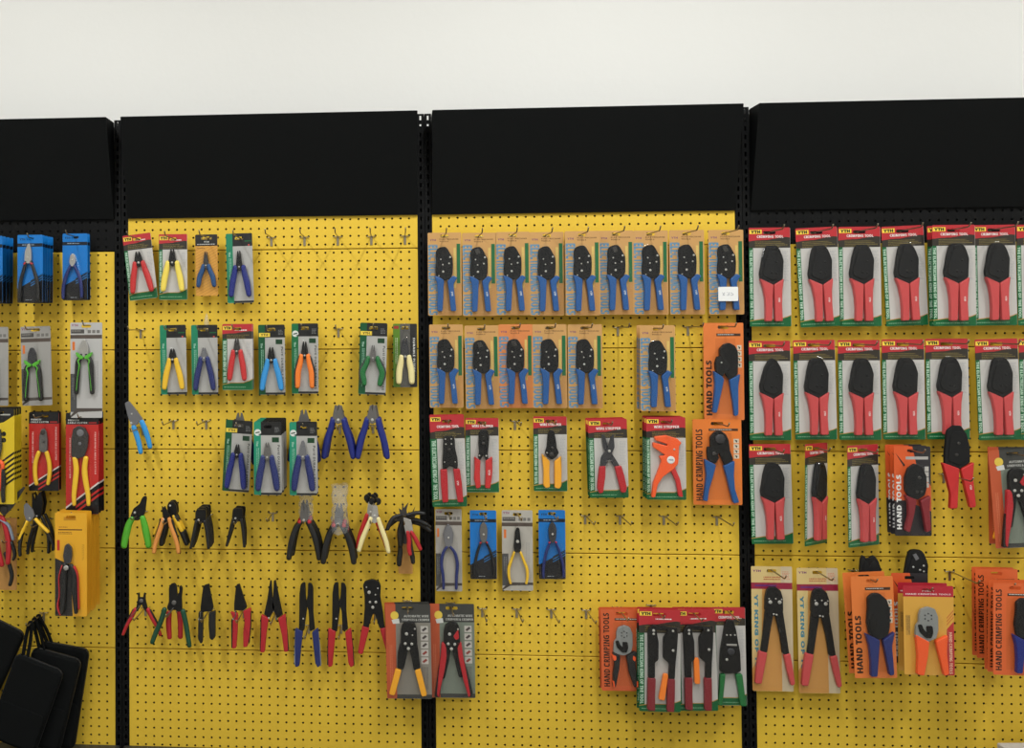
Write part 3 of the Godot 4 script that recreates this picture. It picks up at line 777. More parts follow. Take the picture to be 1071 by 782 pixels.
func make_designs() -> void:
	make_prints()
	carded("sn_crimper", 98, 243, "brown", 24, 6, 19, [["p", "crimping_head", "matt_black", 3, 14, 1.2, 1, [-25.2, 67.1, -21.6, 73.6, -10.8, 78.6, 1.8, 79.3, 9.0, 71.8, 16.2, 57.3, 22.4, 46.5, 23.4, 26.7, 22.4, 1.4, 18.8, -9.4, 10.8, -14.8, 0.0, -18.4, -12.6, -13.0, -26.0, -5.8, -27.4, 8.7, -26.7, 23.1, -24.5, 37.5, -26.0, 51.9]], ["p", "handle", "blue", 2, 16, 2, 1, [-30.7, -5.8, -19.8, -7.6, -2.9, -18.4, -4.3, -41.8, -5.4, -70.7, -7.9, -108.5, -22.4, -109.6, -23.4, -85.1, -21.6, -56.3, -23.4, -27.4]], ["p", "handle", "blue", 2, 16, 2, 1, [6.5, -20.9, 23.4, -5.0, 36.1, -11.2, 28.8, -22.0, 24.5, -31.0, 26.0, -49.0, 28.8, -70.7, 31.7, -108.5, 16.2, -108.5, 13.7, -85.1, 10.8, -49.0]], ["d", "rivet", "rivet_steel", 2.16, 1.5, 14, -11.9, 42.2], ["d", "rivet", "rivet_steel", 2.88, 1.5, 14, 15.1, 48.3], ["d", "rivet", "rivet_steel", 2.16, 1.5, 14, -6.1, 26.7], ["d", "rivet", "rivet_steel", 2.52, 1.5, 14, 11.9, 30.3], ["d", "rivet", "rivet_steel", 3.25, 1.5, 14, -5.4, 6.5], ["d", "rivet", "rivet_steel", 1.8, 1.5, 14, -18.0, -5.8], ["t", "YTH", 5, 19.8, -58.1, 16.1, -1.35, "white_plastic"]], false)
	carded("sn_crimper_die", 98, 243, "brown", 24, 6, 19, [["p", "crimping_head", "matt_black", 3, 14, 1.2, 1, [-25.2, 67.1, -21.6, 73.6, -10.8, 78.6, 1.8, 79.3, 9.0, 71.8, 16.2, 57.3, 22.4, 46.5, 23.4, 26.7, 22.4, 1.4, 18.8, -9.4, 10.8, -14.8, 0.0, -18.4, -12.6, -13.0, -26.0, -5.8, -27.4, 8.7, -26.7, 23.1, -24.5, 37.5, -26.0, 51.9]], ["p", "handle", "blue", 2, 16, 2, 1, [-30.7, -5.8, -19.8, -7.6, -2.9, -18.4, -4.3, -41.8, -5.4, -70.7, -7.9, -108.5, -22.4, -109.6, -23.4, -85.1, -21.6, -56.3, -23.4, -27.4]], ["p", "handle", "blue", 2, 16, 2, 1, [6.5, -20.9, 23.4, -5.0, 36.1, -11.2, 28.8, -22.0, 24.5, -31.0, 26.0, -49.0, 28.8, -70.7, 31.7, -108.5, 16.2, -108.5, 13.7, -85.1, 10.8, -49.0]], ["d", "rivet", "rivet_steel", 2.16, 1.5, 14, -11.9, 42.2], ["d", "rivet", "rivet_steel", 2.88, 1.5, 14, 15.1, 48.3], ["d", "rivet", "rivet_steel", 2.16, 1.5, 14, -6.1, 26.7], ["d", "rivet", "rivet_steel", 2.52, 1.5, 14, 11.9, 30.3], ["d", "rivet", "rivet_steel", 3.25, 1.5, 14, -5.4, 6.5], ["d", "rivet", "rivet_steel", 1.8, 1.5, 14, -18.0, -5.8], ["t", "YTH", 5, 19.8, -58.1, 16.1, -1.35, "white_plastic"], ["p", "die_plate", "dark_metal", 13, 15, 0.4, 0, [-15.1, 71.8, -3.6, 75.0, 2.9, 60.9, -9.0, 57.0]]], false)
	carded("sn_crimper_orange", 98, 243, "brown_orange", 24, 6, 19, [["p", "crimping_head", "matt_black", 3, 14, 1.2, 1, [-25.2, 67.1, -21.6, 73.6, -10.8, 78.6, 1.8, 79.3, 9.0, 71.8, 16.2, 57.3, 22.4, 46.5, 23.4, 26.7, 22.4, 1.4, 18.8, -9.4, 10.8, -14.8, 0.0, -18.4, -12.6, -13.0, -26.0, -5.8, -27.4, 8.7, -26.7, 23.1, -24.5, 37.5, -26.0, 51.9]], ["p", "handle", "blue", 2, 16, 2, 1, [-30.7, -5.8, -19.8, -7.6, -2.9, -18.4, -4.3, -41.8, -5.4, -70.7, -7.9, -108.5, -22.4, -109.6, -23.4, -85.1, -21.6, -56.3, -23.4, -27.4]], ["p", "handle", "blue", 2, 16, 2, 1, [6.5, -20.9, 23.4, -5.0, 36.1, -11.2, 28.8, -22.0, 24.5, -31.0, 26.0, -49.0, 28.8, -70.7, 31.7, -108.5, 16.2, -108.5, 13.7, -85.1, 10.8, -49.0]], ["d", "rivet", "rivet_steel", 2.16, 1.5, 14, -11.9, 42.2], ["d", "rivet", "rivet_steel", 2.88, 1.5, 14, 15.1, 48.3], ["d", "rivet", "rivet_steel", 2.16, 1.5, 14, -6.1, 26.7], ["d", "rivet", "rivet_steel", 2.52, 1.5, 14, 11.9, 30.3], ["d", "rivet", "rivet_steel", 3.25, 1.5, 14, -5.4, 6.5], ["d", "rivet", "rivet_steel", 1.8, 1.5, 14, -18.0, -5.8], ["t", "YTH", 5, 19.8, -58.1, 16.1, -1.35, "white_plastic"], ["p", "die_plate", "dark_metal", 13, 15, 0.4, 0, [-15.1, 71.8, -3.6, 75.0, 2.9, 60.9, -9.0, 57.0]]], false)
	carded("red_crimper", 115, 283, "crimp", 34, 10, 19, [["p", "crimping_head", "matt_black", 3, 13.5, 1.4, 1, [-18.4, 80.0, -12.4, 88.0, -0.4, 90.0, 15.6, 88.0, 23.6, 78.0, 29.6, 62.0, 34.0, 46.0, 32.4, 26.0, 30.8, -6.0, 3.6, -22.8, -30.4, -6.0, -33.2, 10.0, -29.2, 30.0, -25.2, 54.0]], ["p", "side_plate", "matt_black", 13, 16, 1.1, 1, [-11.6, 65.9, -7.0, 71.8, 2.4, 73.3, 14.9, 71.8, 21.1, 64.4, 25.8, 52.5, 29.2, 40.7, 25.6, 25.9, 24.3, 2.2, 3.1, -10.2, -23.4, 2.2, -25.6, 14.1, -22.5, 28.9, -16.9, 46.6]], ["p", "jaw", "black_oxide", 8, 15, 0.8, 1, [-6.5, 83.2, 10.3, 85.6, 13.5, 66.4, -0.9, 59.2, -9.7, 68.0]], ["p", "handle", "coral", 2, 17, 2.2, 1, [-33.2, -4.4, 3.6, -22.8, 2.0, -50.0, 0.4, -94.0, -1.2, -126.0, -19.6, -126.8, -18.4, -94.0, -19.6, -62.0, -24.4, -30.0]], ["p", "handle", "coral", 2, 17, 2.2, 1, [4.8, -22.8, 33.2, -5.2, 28.4, -38.0, 26.8, -78.0, 28.4, -126.0, 7.6, -126.8, 6.8, -94.0, 6.0, -54.0]], ["d", "rivet", "black_oxide", 3.6, 1.2, 15.8, -0.4, 12.0], ["d", "rivet", "black_oxide", 2.8, 1.2, 15.8, 13.6, 42.0], ["d", "rivet", "black_oxide", 2.8, 1.2, 15.8, 12.4, 10.0], ["t", "YTH", 5, 18.0, -66.0, 17.1, -1.5, "white_plastic"]], false)
	carded("red_crimper_pointed", 115, 283, "crimp", 34, 10, 19, [["p", "crimping_head", "matt_black", 3, 13.5, 1.4, 1, [-18.4, 66.0, -8.4, 84.0, 3.6, 93.2, 14.8, 86.0, 25.6, 68.0, 32.4, 46.0, 31.6, 26.0, 30.0, -6.0, 3.6, -22.8, -29.2, -6.0, -32.4, 14.0, -26.4, 38.0]], ["p", "side_plate", "matt_black", 13, 16, 1.1, 1, [-11.5, 54.6, -3.7, 67.9, 5.7, 74.7, 14.4, 69.4, 22.9, 56.1, 28.2, 39.8, 25.1, 25.0, 23.9, 1.3, 3.3, -11.1, -22.3, 1.3, -24.8, 16.1, -20.1, 33.9]], ["p", "jaw", "black_oxide", 8, 15, 0.8, 1, [-5.8, 69.2, 11.0, 71.6, 14.2, 52.4, -0.2, 45.2, -9.0, 54.0]], ["p", "handle", "coral", 2, 17, 2.2, 1, [-33.2, -4.4, 3.6, -22.8, 2.0, -50.0, 0.4, -94.0, -1.2, -126.0, -19.6, -126.8, -18.4, -94.0, -19.6, -62.0, -24.4, -30.0]], ["p", "handle", "coral", 2, 17, 2.2, 1, [4.8, -22.8, 33.2, -5.2, 28.4, -38.0, 26.8, -78.0, 28.4, -126.0, 7.6, -126.8, 6.8, -94.0, 6.0, -54.0]], ["d", "rivet", "black_oxide", 3.6, 1.2, 15.8, -0.4, 12.0], ["d", "rivet", "black_oxide", 2.8, 1.2, 15.8, 13.6, 42.0], ["d", "rivet", "black_oxide", 2.8, 1.2, 15.8, 12.4, 10.0], ["t", "YTH", 5, 18.0, -66.0, 17.1, -1.5, "white_plastic"]], false)
	carded("loose_red_crimper", 0, 0, "", 0, 0, 0, [["p", "crimping_head", "matt_black", -6, 5, 1.3, 1, [-35.1, 41.9, -27.8, 100.3, -10.7, 114.9, 8.8, 114.0, 23.4, 90.6, 30.7, 56.5, 30.7, 12.7, 1.5, -5.8, -36.0, 8.8]], ["p", "side_plate", "matt_black", 4, 7, 1.1, 1, [-26.3, 41.9, -20.5, 85.7, -8.3, 99.3, 8.8, 97.4, 17.5, 80.8, 21.4, 51.6, 21.4, 20.0, 1.5, 5.4, -26.3, 16.6]], ["p", "handle", "red", -7, 8, 2.2, 1, [-43.8, 12.7, 1.0, -3.9, -1.0, -40.9, -5.8, -114.0, -25.3, -115.4, -22.9, -75.0, -32.6, -31.2]], ["p", "handle", "red", -7, 8, 2.2, 1, [4.9, -4.9, 40.4, 13.6, 37.0, -26.3, 43.8, -109.1, 28.2, -113.0, 17.5, -65.3]], ["d", "rivet", "dark_metal", 4.38, 1.5, 6.8, 0.0, 66.2], ["d", "rivet", "dark_metal", 4.38, 1.5, 6.8, -5.8, 34.1], ["t", "YTH", 5, 29.2, -55.5, 8.1, -1.45, "white_plastic"]], true)
	carded("hand_crimper", 112, 278, "orange_hand", 30, 8, 19, [["p", "crimping_head", "black_oxide", 3, 15, 1.2, 1, [-15.6, 48.5, -15.6, 64.1, -3.9, 77.8, 11.7, 82.5, 27.4, 73.9, 35.2, 58.3, 36.0, 32.8, 34.4, -6.3, 19.6, -18.0, 9.8, -21.9, 2.0, -10.2, -5.9, 5.5]], ["p", "ratchet_lever", "matt_black", 5, 17, 1.2, 1, [-26.6, -2.3, -28.9, 25.0, -23.5, 42.6, -11.7, 44.6, 3.9, 28.9, 11.7, 17.2, 7.8, 5.5, -3.9, -4.3, -7.8, -14.1]], ["p", "handle", "blue", 2, 16, 2.2, 1, [-33.2, 2.3, -11.7, -10.2, -3.9, -21.9, -11.7, -57.1, -25.4, -117.7, -37.1, -116.5, -32.1, -72.7, -29.3, -33.6]], ["p", "handle", "blue", 2, 16, 2.2, 1, [10.6, -22.7, 41.1, -7.0, 35.2, -41.4, 34.4, -123.6, 23.5, -126.7, 19.6, -88.4, 14.9, -57.1]], ["d", "rivet", "rivet_steel", 2.35, 1.5, 17, -11.7, 26.2]], false)
	carded("crimp_wheel_tool", 136, 244, "orange_crimp", 34, 8, 19, [["p", "crimping_head", "black_oxide", 3, 13, 1.2, 1, [-23.2, 72.5, -10.8, 87.3, 6.4, 90.7, 21.2, 79.9, 28.6, 62.6, 32.0, 33.0, 40.9, 8.4, 16.3, -8.9, 1.5, 28.1, -3.5, 18.2, -23.2, 45.4]], ["p", "ratchet_lever", "matt_black", 4, 15, 1.2, 1, [-30.6, 45.4, -20.7, 45.4, -3.5, 23.2, 0.5, 13.3, -10.8, -3.9, -30.6, 8.4, -33.0, 33.0]], ["p", "handle", "blue", 2, 16, 2.2, 1, [-40.4, 10.8, -8.4, -6.4, -15.8, -36.0, -28.1, -75.4, -33.0, -109.9, -44.4, -107.5, -40.4, -75.4, -35.5, -36.0]], ["p", "handle", "blue", 2, 16, 2.2, 1, [12.3, -8.9, 43.4, 5.9, 40.9, -36.0, 43.4, -75.4, 54.7, -112.4, 38.5, -114.9, 28.6, -75.4, 21.2, -40.9]], ["d", "die_wheel", "charcoal", 13.8, 4, 13, 3.9, 67.5], ["d", "rivet", "dark_metal", 6.41, 2, 15, -13.3, 25.6]], false)
	carded("grey_head_crimper", 118, 231, "orange_crimp_b", 34, 8, 19, [["p", "crimping_head", "grey_cast", 3, 13, 1.2, 1, [-17.9, 52.2, -13.2, 66.3, 3.3, 73.3, 19.7, 68.6, 26.8, 49.8, 26.8, 16.9, 22.1, -1.9, 3.3, -11.3, -13.2, -8.9, -27.3, -1.9, -24.9, 26.3, -17.9, 35.7]], ["p", "ratchet_lever", "black_oxide", 9, 16, 1, 1, [-22.1, 30.1, -13.2, 32.0, -8.5, 19.3, -1.4, 12.2, -2.3, 27.3, 11.8, 28.2, 13.6, 12.2, 8.9, -1.9, -3.8, -1.9, -17.9, 12.2]], ["d", "die_screw", "charcoal", 1.88, 1, 13, 3.3, 57.3], ["d", "die_screw", "charcoal", 1.88, 1, 13, 10.8, 53.1], ["d", "die_screw", "charcoal", 1.88, 1, 13, 10.8, 44.6], ["d", "die_screw", "charcoal", 1.88, 1, 13, 3.3, 40.4], ["d", "die_screw", "charcoal", 1.88, 1, 13, -4.2, 44.6], ["d", "die_screw", "charcoal", 1.88, 1, 13, -4.2, 53.1], ["p", "handle", "black_rubber", 2, 15, 2, 1, [-29.6, -1.9, -8.5, -12.2, -11.8, -48.9, -22.6, -100.6, -30.5, -100.6, -29.6, -63.0, -24.9, -34.8]], ["p", "handle", "black_rubber", 2, 15, 2, 1, [8.9, -13.6, 29.1, 0.5, 38.5, -1.9, 32.4, -25.4, 38.5, -95.9, 29.1, -100.6, 15.0, -58.3]], ["p", "grip_inlay", "vermilion", 1.5, 15.6, 1, 1, [-32.0, -8.9, -20.2, -11.3, -19.3, -23.0, -27.3, -26.3]], ["p", "grip_inlay", "vermilion", 1.5, 15.6, 1, 1, [26.8, -8.9, 35.2, -16.0, 32.4, -27.7, 24.9, -21.6]], ["p", "grip_inlay", "vermilion", 1.5, 15.6, 1, 1, [-30.5, -81.8, -26.8, -81.8, -24.9, -99.6, -29.6, -100.6]], ["p", "grip_inlay", "vermilion", 1.5, 15.6, 1, 1, [35.2, -81.8, 40.9, -84.1, 39.9, -99.6, 35.2, -98.7]]], false)
	carded("orange_handle_crimper", 132, 242, "yellow_red", 34, 8, 19, [["p", "crimping_head", "grey_cast", 3, 13, 1.2, 1, [-31.3, 43.3, -26.1, 59.0, -7.8, 66.8, 10.4, 61.6, 18.3, 40.7, 18.3, 4.2, 13.1, -16.7, -7.8, -27.1, -26.1, -24.5, -41.8, -16.7, -39.1, 14.6, -31.3, 25.1]], ["p", "ratchet_lever", "black_oxide", 9, 16, 1, 1, [-36.0, 18.8, -26.1, 20.9, -20.9, 6.8, -13.1, -1.0, -14.1, 15.7, 1.6, 16.7, 3.7, -1.0, -1.6, -16.7, -15.7, -16.7, -31.3, -1.0]], ["d", "die_screw", "charcoal", 2.09, 1, 13, -7.8, 49.1], ["d", "die_screw", "charcoal", 2.09, 1, 13, 0.5, 44.4], ["d", "die_screw", "charcoal", 2.09, 1, 13, 0.5, 35.0], ["d", "die_screw", "charcoal", 2.09, 1, 13, -7.8, 30.3], ["d", "die_screw", "charcoal", 2.09, 1, 13, -16.2, 35.0], ["d", "die_screw", "charcoal", 2.09, 1, 13, -16.2, 44.4], ["p", "handle", "vermilion", 2, 15, 2, 1, [-41.8, -7.8, -6.3, -27.1, -10.4, -66.3, -20.9, -118.5, -39.1, -115.9, -36.5, -66.3, -39.1, -35.0]], ["p", "handle", "vermilion", 2, 15, 2, 1, [10.4, -25.6, 42.8, -8.9, 39.1, -55.9, 44.4, -113.3, 31.3, -118.5, 20.9, -71.5]]], false)
	carded("navy_crimper", 112, 278, "orange_hand", 30, 8, 19, [["p", "crimping_head", "matt_black", 3, 14, 1.3, 1, [-18.3, 83.5, -5.2, 95.0, 13.1, 95.0, 31.3, 78.3, 38.1, 52.2, 36.5, 5.2, 31.3, -15.7, 7.8, -31.3, -18.3, -15.7, -23.5, 15.7, -19.3, 52.2]], ["p", "ratchet_lever", "black_oxide", 6, 16, 1, 1, [-19.3, 26.1, -5.2, 41.8, 1.6, 26.1, -1.6, 0.0, -15.7, -10.4]], ["p", "handle", "navy", 2, 16, 2.2, 1, [-29.8, -12.5, 7.8, -31.3, 3.7, -67.9, -2.6, -130.5, -19.3, -130.5, -18.3, -88.7, -20.9, -47.0]], ["p", "handle", "navy", 2, 16, 2.2, 1, [15.7, -31.3, 48.5, -9.4, 39.1, -47.0, 41.8, -125.3, 29.8, -127.9, 22.4, -78.3]]], false)
	carded("blue_crimper_red_card", 112, 246, "orange_red", 30, 8, 19, [["p", "crimping_head", "matt_black", 3, 14, 1.3, 1, [-2.8, 75.9, 8.7, 86.0, 24.8, 86.0, 40.9, 71.3, 46.9, 48.3, 45.5, 6.9, 40.9, -11.5, 20.2, -25.3, -2.8, -11.5, -7.4, 16.1, -3.7, 48.3]], ["p", "ratchet_lever", "black_oxide", 6, 16, 1, 1, [-3.7, 25.3, 8.7, 39.1, 14.7, 25.3, 12.0, 2.3, -0.5, -6.9]], ["p", "handle", "royal_blue", 2, 16, 2.2, 1, [-12.9, -8.7, 20.2, -25.3, 16.6, -57.5, 11.0, -112.7, -3.7, -112.7, -2.8, -75.9, -5.1, -39.1]], ["p", "handle", "royal_blue", 2, 16, 2.2, 1, [27.1, -25.3, 56.1, -6.0, 47.8, -39.1, 50.1, -108.1, 39.6, -110.4, 33.1, -66.7]]], false)
	carded("maroon_crimper", 98, 248, "black_orange", 26, 8, 19, [["p", "crimping_head", "matt_black", 3, 14, 1.3, 1, [-26.3, 39.0, -16.6, 65.7, 0.5, 77.9, 20.0, 68.2, 30.7, 43.8, 30.7, 9.7, 24.8, -9.7, 6.3, -21.9, -16.6, -14.6, -26.3, 4.9]], ["p", "handle", "maroon", 2, 16, 2.2, 1, [-28.7, -7.3, 2.9, -21.9, -4.4, -63.3, -16.6, -112.0, -28.7, -107.1, -19.0, -63.3, -20.0, -29.2]], ["p", "handle", "maroon", 2, 16, 2.2, 1, [12.7, -24.3, 39.4, -9.7, 37.0, -53.6, 40.4, -104.7, 27.3, -112.0, 20.0, -63.3]], ["d", "rivet", "dark_metal", 4.87, 1.5, 14, 11.2, 39.0], ["d", "rivet", "dark_metal", 3.9, 1.5, 14, 4.4, 0.0], ["d", "rivet", "dark_metal", 3.9, 1.5, 14, 17.5, 0.0]], false)
	carded("long_crimper", 113, 352, "king", 26, 8, 19, [["p", "crimping_head", "black_oxide", 4, 14, 1.2, 1, [-19.3, 110.7, -11.5, 120.1, 6.8, 121.1, 19.8, 110.7, 25.6, 89.8, 25.6, 53.2, 19.8, 40.2, -16.7, 40.2, -24.5, 58.5, -23.5, 89.8]], ["p", "arm", "black_oxide", 4, 12, 1.2, 1, [-23.0, 55.9, -1.0, 43.8, -8.9, 1.0, -19.3, -64.2, -37.1, -61.6, -29.8, -9.4]], ["p", "arm", "black_oxide", 4, 12, 1.2, 1, [4.2, 43.8, 25.6, 53.2, 33.9, -9.4, 41.8, -69.4, 22.4, -65.8, 16.2, -14.6]], ["p", "handle", "coral", 2, 15, 2.2, 1, [-41.8, -58.5, -19.3, -64.2, -27.1, -103.4, -36.5, -151.4, -53.8, -150.3, -50.6, -113.8]], ["p", "handle", "coral", 2, 15, 2.2, 1, [25.6, -69.4, 43.3, -63.7, 51.2, -113.8, 55.3, -150.3, 44.9, -155.6, 33.9, -113.8]], ["d", "rivet", "rivet_steel", 5.22, 1.5, 14, -9.9, 79.3], ["d", "rivet", "rivet_steel", 5.22, 1.5, 14, 15.7, 79.3], ["d", "rivet", "rivet_steel", 2.09, 1.5, 14, 5.2, 88.7], ["d", "rivet", "rivet_steel", 2.09, 1.5, 14, -13.1, 88.7], ["d", "rivet", "rivet_steel", 2.09, 1.5, 14, 21.4, 87.2], ["d", "rivet", "rivet_steel", 2.61, 1.5, 14, -1.0, 45.4], ["d", "rivet", "rivet_steel", 2.61, 1.5, 14, 6.8, 43.8]], false)
	carded("auto_stripper_yellow", 129, 270, "auto_card", 34, 8, 19, [["p", "stripping_head", "black_oxide", 3, 15, 1.2, 1, [-21.1, 64.2, -17.0, 79.7, -7.7, 85.8, 5.1, 87.4, 18.0, 84.8, 24.2, 69.4, 25.2, 28.3, 18.0, 15.4, 0.0, 7.7, -15.4, 15.4, -22.1, 28.3]], ["d", "rivet", "rivet_steel", 4.63, 1.5, 15, -5.1, 55.0], ["d", "rivet", "rivet_steel", 4.11, 1.5, 15, -9.3, 27.2], ["d", "rivet", "rivet_steel", 4.11, 1.5, 15, 9.3, 26.2], ["d", "rivet", "rivet_steel", 4.63, 1.5, 15, -0.5, 12.8], ["d", "rivet", "rivet_steel", 2.57, 1.5, 15, 19.0, 69.4], ["d", "rivet", "rivet_steel", 2.06, 1.5, 15, 11.8, 51.4], ["p", "arm", "black_oxide", 3, 13, 1.2, 1, [-23.1, 28.3, -1.5, 9.8, -6.7, -12.8, -15.4, -47.8, -33.4, -43.7, -30.8, 2.6]], ["p", "arm", "black_oxide", 3, 13, 1.2, 1, [1.5, 9.8, 24.2, 28.3, 28.3, 2.6, 32.4, -43.7, 13.9, -49.9, 7.7, -12.8]], ["p", "handle", "amber", 2, 15, 2.2, 1, [-38.6, -45.2, -21.1, -48.8, -42.7, -121.8, -59.1, -118.2]], ["p", "handle", "amber", 2, 15, 2.2, 1, [15.9, -49.9, 32.4, -44.2, 49.9, -120.8, 34.4, -124.4]]], false)
	carded("auto_stripper_red", 129, 270, "auto_card_b", 34, 8, 19, [["p", "stripping_head", "black_oxide", 3, 15, 1.2, 1, [-23.6, 61.7, -19.5, 77.1, -10.3, 83.3, 2.6, 84.8, 15.4, 82.2, 21.6, 66.8, 22.6, 25.7, 15.4, 12.8, -2.6, 5.1, -18.0, 12.8, -24.7, 25.7]], ["d", "rivet", "rivet_steel", 4.63, 1.5, 15, -7.7, 52.4], ["d", "rivet", "rivet_steel", 4.11, 1.5, 15, -11.8, 24.7], ["d", "rivet", "rivet_steel", 4.11, 1.5, 15, 6.7, 23.6], ["d", "rivet", "rivet_steel", 4.63, 1.5, 15, -3.1, 10.3], ["d", "rivet", "rivet_steel", 2.57, 1.5, 15, 16.4, 66.8], ["d", "rivet", "rivet_steel", 2.06, 1.5, 15, 9.3, 48.8], ["p", "arm", "black_oxide", 3, 11, 1.2, 1, [-25.7, 25.7, -5.1, 7.2, -10.3, -25.7, -23.1, -77.1, -32.4, -77.1]], ["p", "arm", "black_oxide", 3, 11, 1.2, 1, [-1.5, 7.2, 21.1, 25.7, 29.3, -72.0, 17.0, -72.0, 5.1, -20.6]], ["p", "grip", "black_rubber", 2, 13, 2, 1, [-38.6, -36.0, -27.2, -56.5, -38.6, -131.1, -52.9, -129.5, -46.8, -87.4]], ["p", "grip", "black_rubber", 2, 13, 2, 1, [30.8, -15.4, 42.7, -56.5, 57.1, -118.2, 46.8, -129.5, 29.3, -72.0]], ["p", "handle", "crimson", 2, 15, 2.2, 1, [-30.8, 26.7, -18.0, 27.8, -17.0, -15.4, -24.2, -56.5, -34.4, -97.7, -40.6, -130.0, -46.8, -123.4, -40.6, -56.5, -34.4, -15.4]], ["p", "handle", "crimson", 2, 15, 2.2, 1, [12.8, 31.9, 25.7, 28.8, 30.3, -10.3, 38.6, -56.5, 49.9, -123.4, 43.7, -128.5, 30.3, -82.2, 17.0, -15.4]], ["p", "side_lever", "crimson", 13, 18, 1, 1, [2.6, 46.3, 17.0, 66.8, 19.0, 41.1, 10.3, 36.0]]], false)
	carded("pipe_cutter", 114, 285, "pipe_card", 36, 10, 19, [["p", "cutter_jaw", "black_oxide", 3, 14, 1.2, 1, [-35.2, 90.2, -23.5, 102.0, -11.8, 90.2, -9.4, 71.4, -6.1, 57.3, -7.0, 5.6, -16.4, -1.4, -16.4, -43.7, -34.3, -45.1, -34.3, 5.6]], ["p", "cutter_jaw", "black_oxide", 3, 14, 1.2, 1, [7.0, 66.7, 18.8, 83.2, 16.4, 94.9, 39.9, 94.9, 47.0, 80.8, 44.6, 43.2, 39.9, -3.8, 37.6, -46.1, 21.1, -46.1, 23.5, -3.8, 7.0, 10.3]], ["p", "cross_bar", "black_oxide", 6, 12, 1, 0, [-23.5, 102.0, 44.6, 95.9, 44.6, 87.9, -23.5, 90.2]], ["p", "handle", "maroon", 2, 15, 2.2, 1, [-36.2, -44.2, -14.1, -45.1, -16.4, -97.8, -16.4, -136.3, -37.6, -133.9]], ["p", "handle", "maroon", 2, 15, 2.2, 1, [17.4, -45.1, 38.5, -45.1, 37.6, -97.8, 35.2, -137.7, 15.5, -136.3]], ["p", "loose_blade_guard", "orange", 4, 14, 1.5, 1, [7.0, -32.0, 20.2, -32.9, 9.9, -107.2, -7.0, -103.4]], ["d", "rivet", "rivet_steel", 3.76, 1.5, 14, -20.2, 87.9], ["d", "rivet", "rivet_steel", 3.29, 1.5, 14, 32.9, 87.9], ["d", "rivet", "rivet_steel", 3.76, 1.5, 14, 32.9, 33.8], ["d", "rivet", "rivet_steel", 3.29, 1.5, 14, -20.2, 78.5]], false)
	carded("pipe_cutter_guard_up", 114, 285, "pipe_card", 36, 10, 19, [["p", "cutter_jaw", "black_oxide", 3, 14, 1.2, 1, [-35.2, 90.2, -23.5, 102.0, -11.8, 90.2, -9.4, 71.4, -6.1, 57.3, -7.0, 5.6, -16.4, -1.4, -16.4, -43.7, -34.3, -45.1, -34.3, 5.6]], ["p", "cutter_jaw", "black_oxide", 3, 14, 1.2, 1, [7.0, 66.7, 18.8, 83.2, 16.4, 94.9, 39.9, 94.9, 47.0, 80.8, 44.6, 43.2, 39.9, -3.8, 37.6, -46.1, 21.1, -46.1, 23.5, -3.8, 7.0, 10.3]], ["p", "cross_bar", "black_oxide", 6, 12, 1, 0, [-23.5, 102.0, 44.6, 95.9, 44.6, 87.9, -23.5, 90.2]], ["p", "handle", "maroon", 2, 15, 2.2, 1, [-36.2, -44.2, -14.1, -45.1, -16.4, -97.8, -16.4, -136.3, -37.6, -133.9]], ["p", "handle", "maroon", 2, 15, 2.2, 1, [17.4, -45.1, 38.5, -45.1, 37.6, -97.8, 35.2, -137.7, 15.5, -136.3]], ["d", "rivet", "rivet_steel", 3.76, 1.5, 14, -20.2, 87.9], ["d", "rivet", "rivet_steel", 3.29, 1.5, 14, 32.9, 87.9], ["d", "rivet", "rivet_steel", 3.76, 1.5, 14, 32.9, 33.8], ["d", "rivet", "rivet_steel", 3.29, 1.5, 14, -20.2, 78.5], ["p", "loose_blade_guard", "orange", 4, 14, 1.5, 1, [-9.4, 9.4, 5.2, 9.4, 6.1, -62.5, -9.4, -62.5]]], false)
	carded("green_crimper", 92, 277, "green_card", 30, 10, 19, [["p", "crimping_head", "black_oxide", 3, 14, 1.2, 1, [-21.1, 52.6, -14.1, 94.9, -7.0, 106.7, 9.4, 104.3, 16.4, 76.1, 21.1, 43.2, 25.8, 15.0, 27.3, -36.7, 14.1, -43.7, -14.1, -45.1, -30.5, -39.0, -28.2, 15.0]], ["p", "handle", "green", 2, 15, 2.2, 1, [-30.5, -46.1, -15.5, -46.1, -21.1, -93.1, -25.8, -135.4, -39.9, -133.0, -33.8, -93.1]], ["p", "handle", "green", 2, 15, 2.2, 1, [11.8, -46.1, 30.5, -45.1, 35.2, -93.1, 39.9, -135.4, 23.5, -135.4, 18.8, -93.1]], ["d", "rivet", "rivet_steel", 2.35, 1.5, 14, -10.3, 64.4], ["d", "rivet", "rivet_steel", 2.35, 1.5, 14, 0.0, 64.4], ["d", "rivet", "rivet_steel", 2.35, 1.5, 14, 11.8, 64.4], ["d", "rivet", "rivet_steel", 3.76, 1.5, 14, -11.8, -4.7], ["d", "pivot_cap", "charcoal", 10.34, 3, 14, 0.0, 17.4], ["p", "spring_bar", "chrome", 13, 16, 0.6, 0, [-11.8, 39.5, 16.4, 39.5, 16.4, 33.8, -11.8, 34.8]]], false)
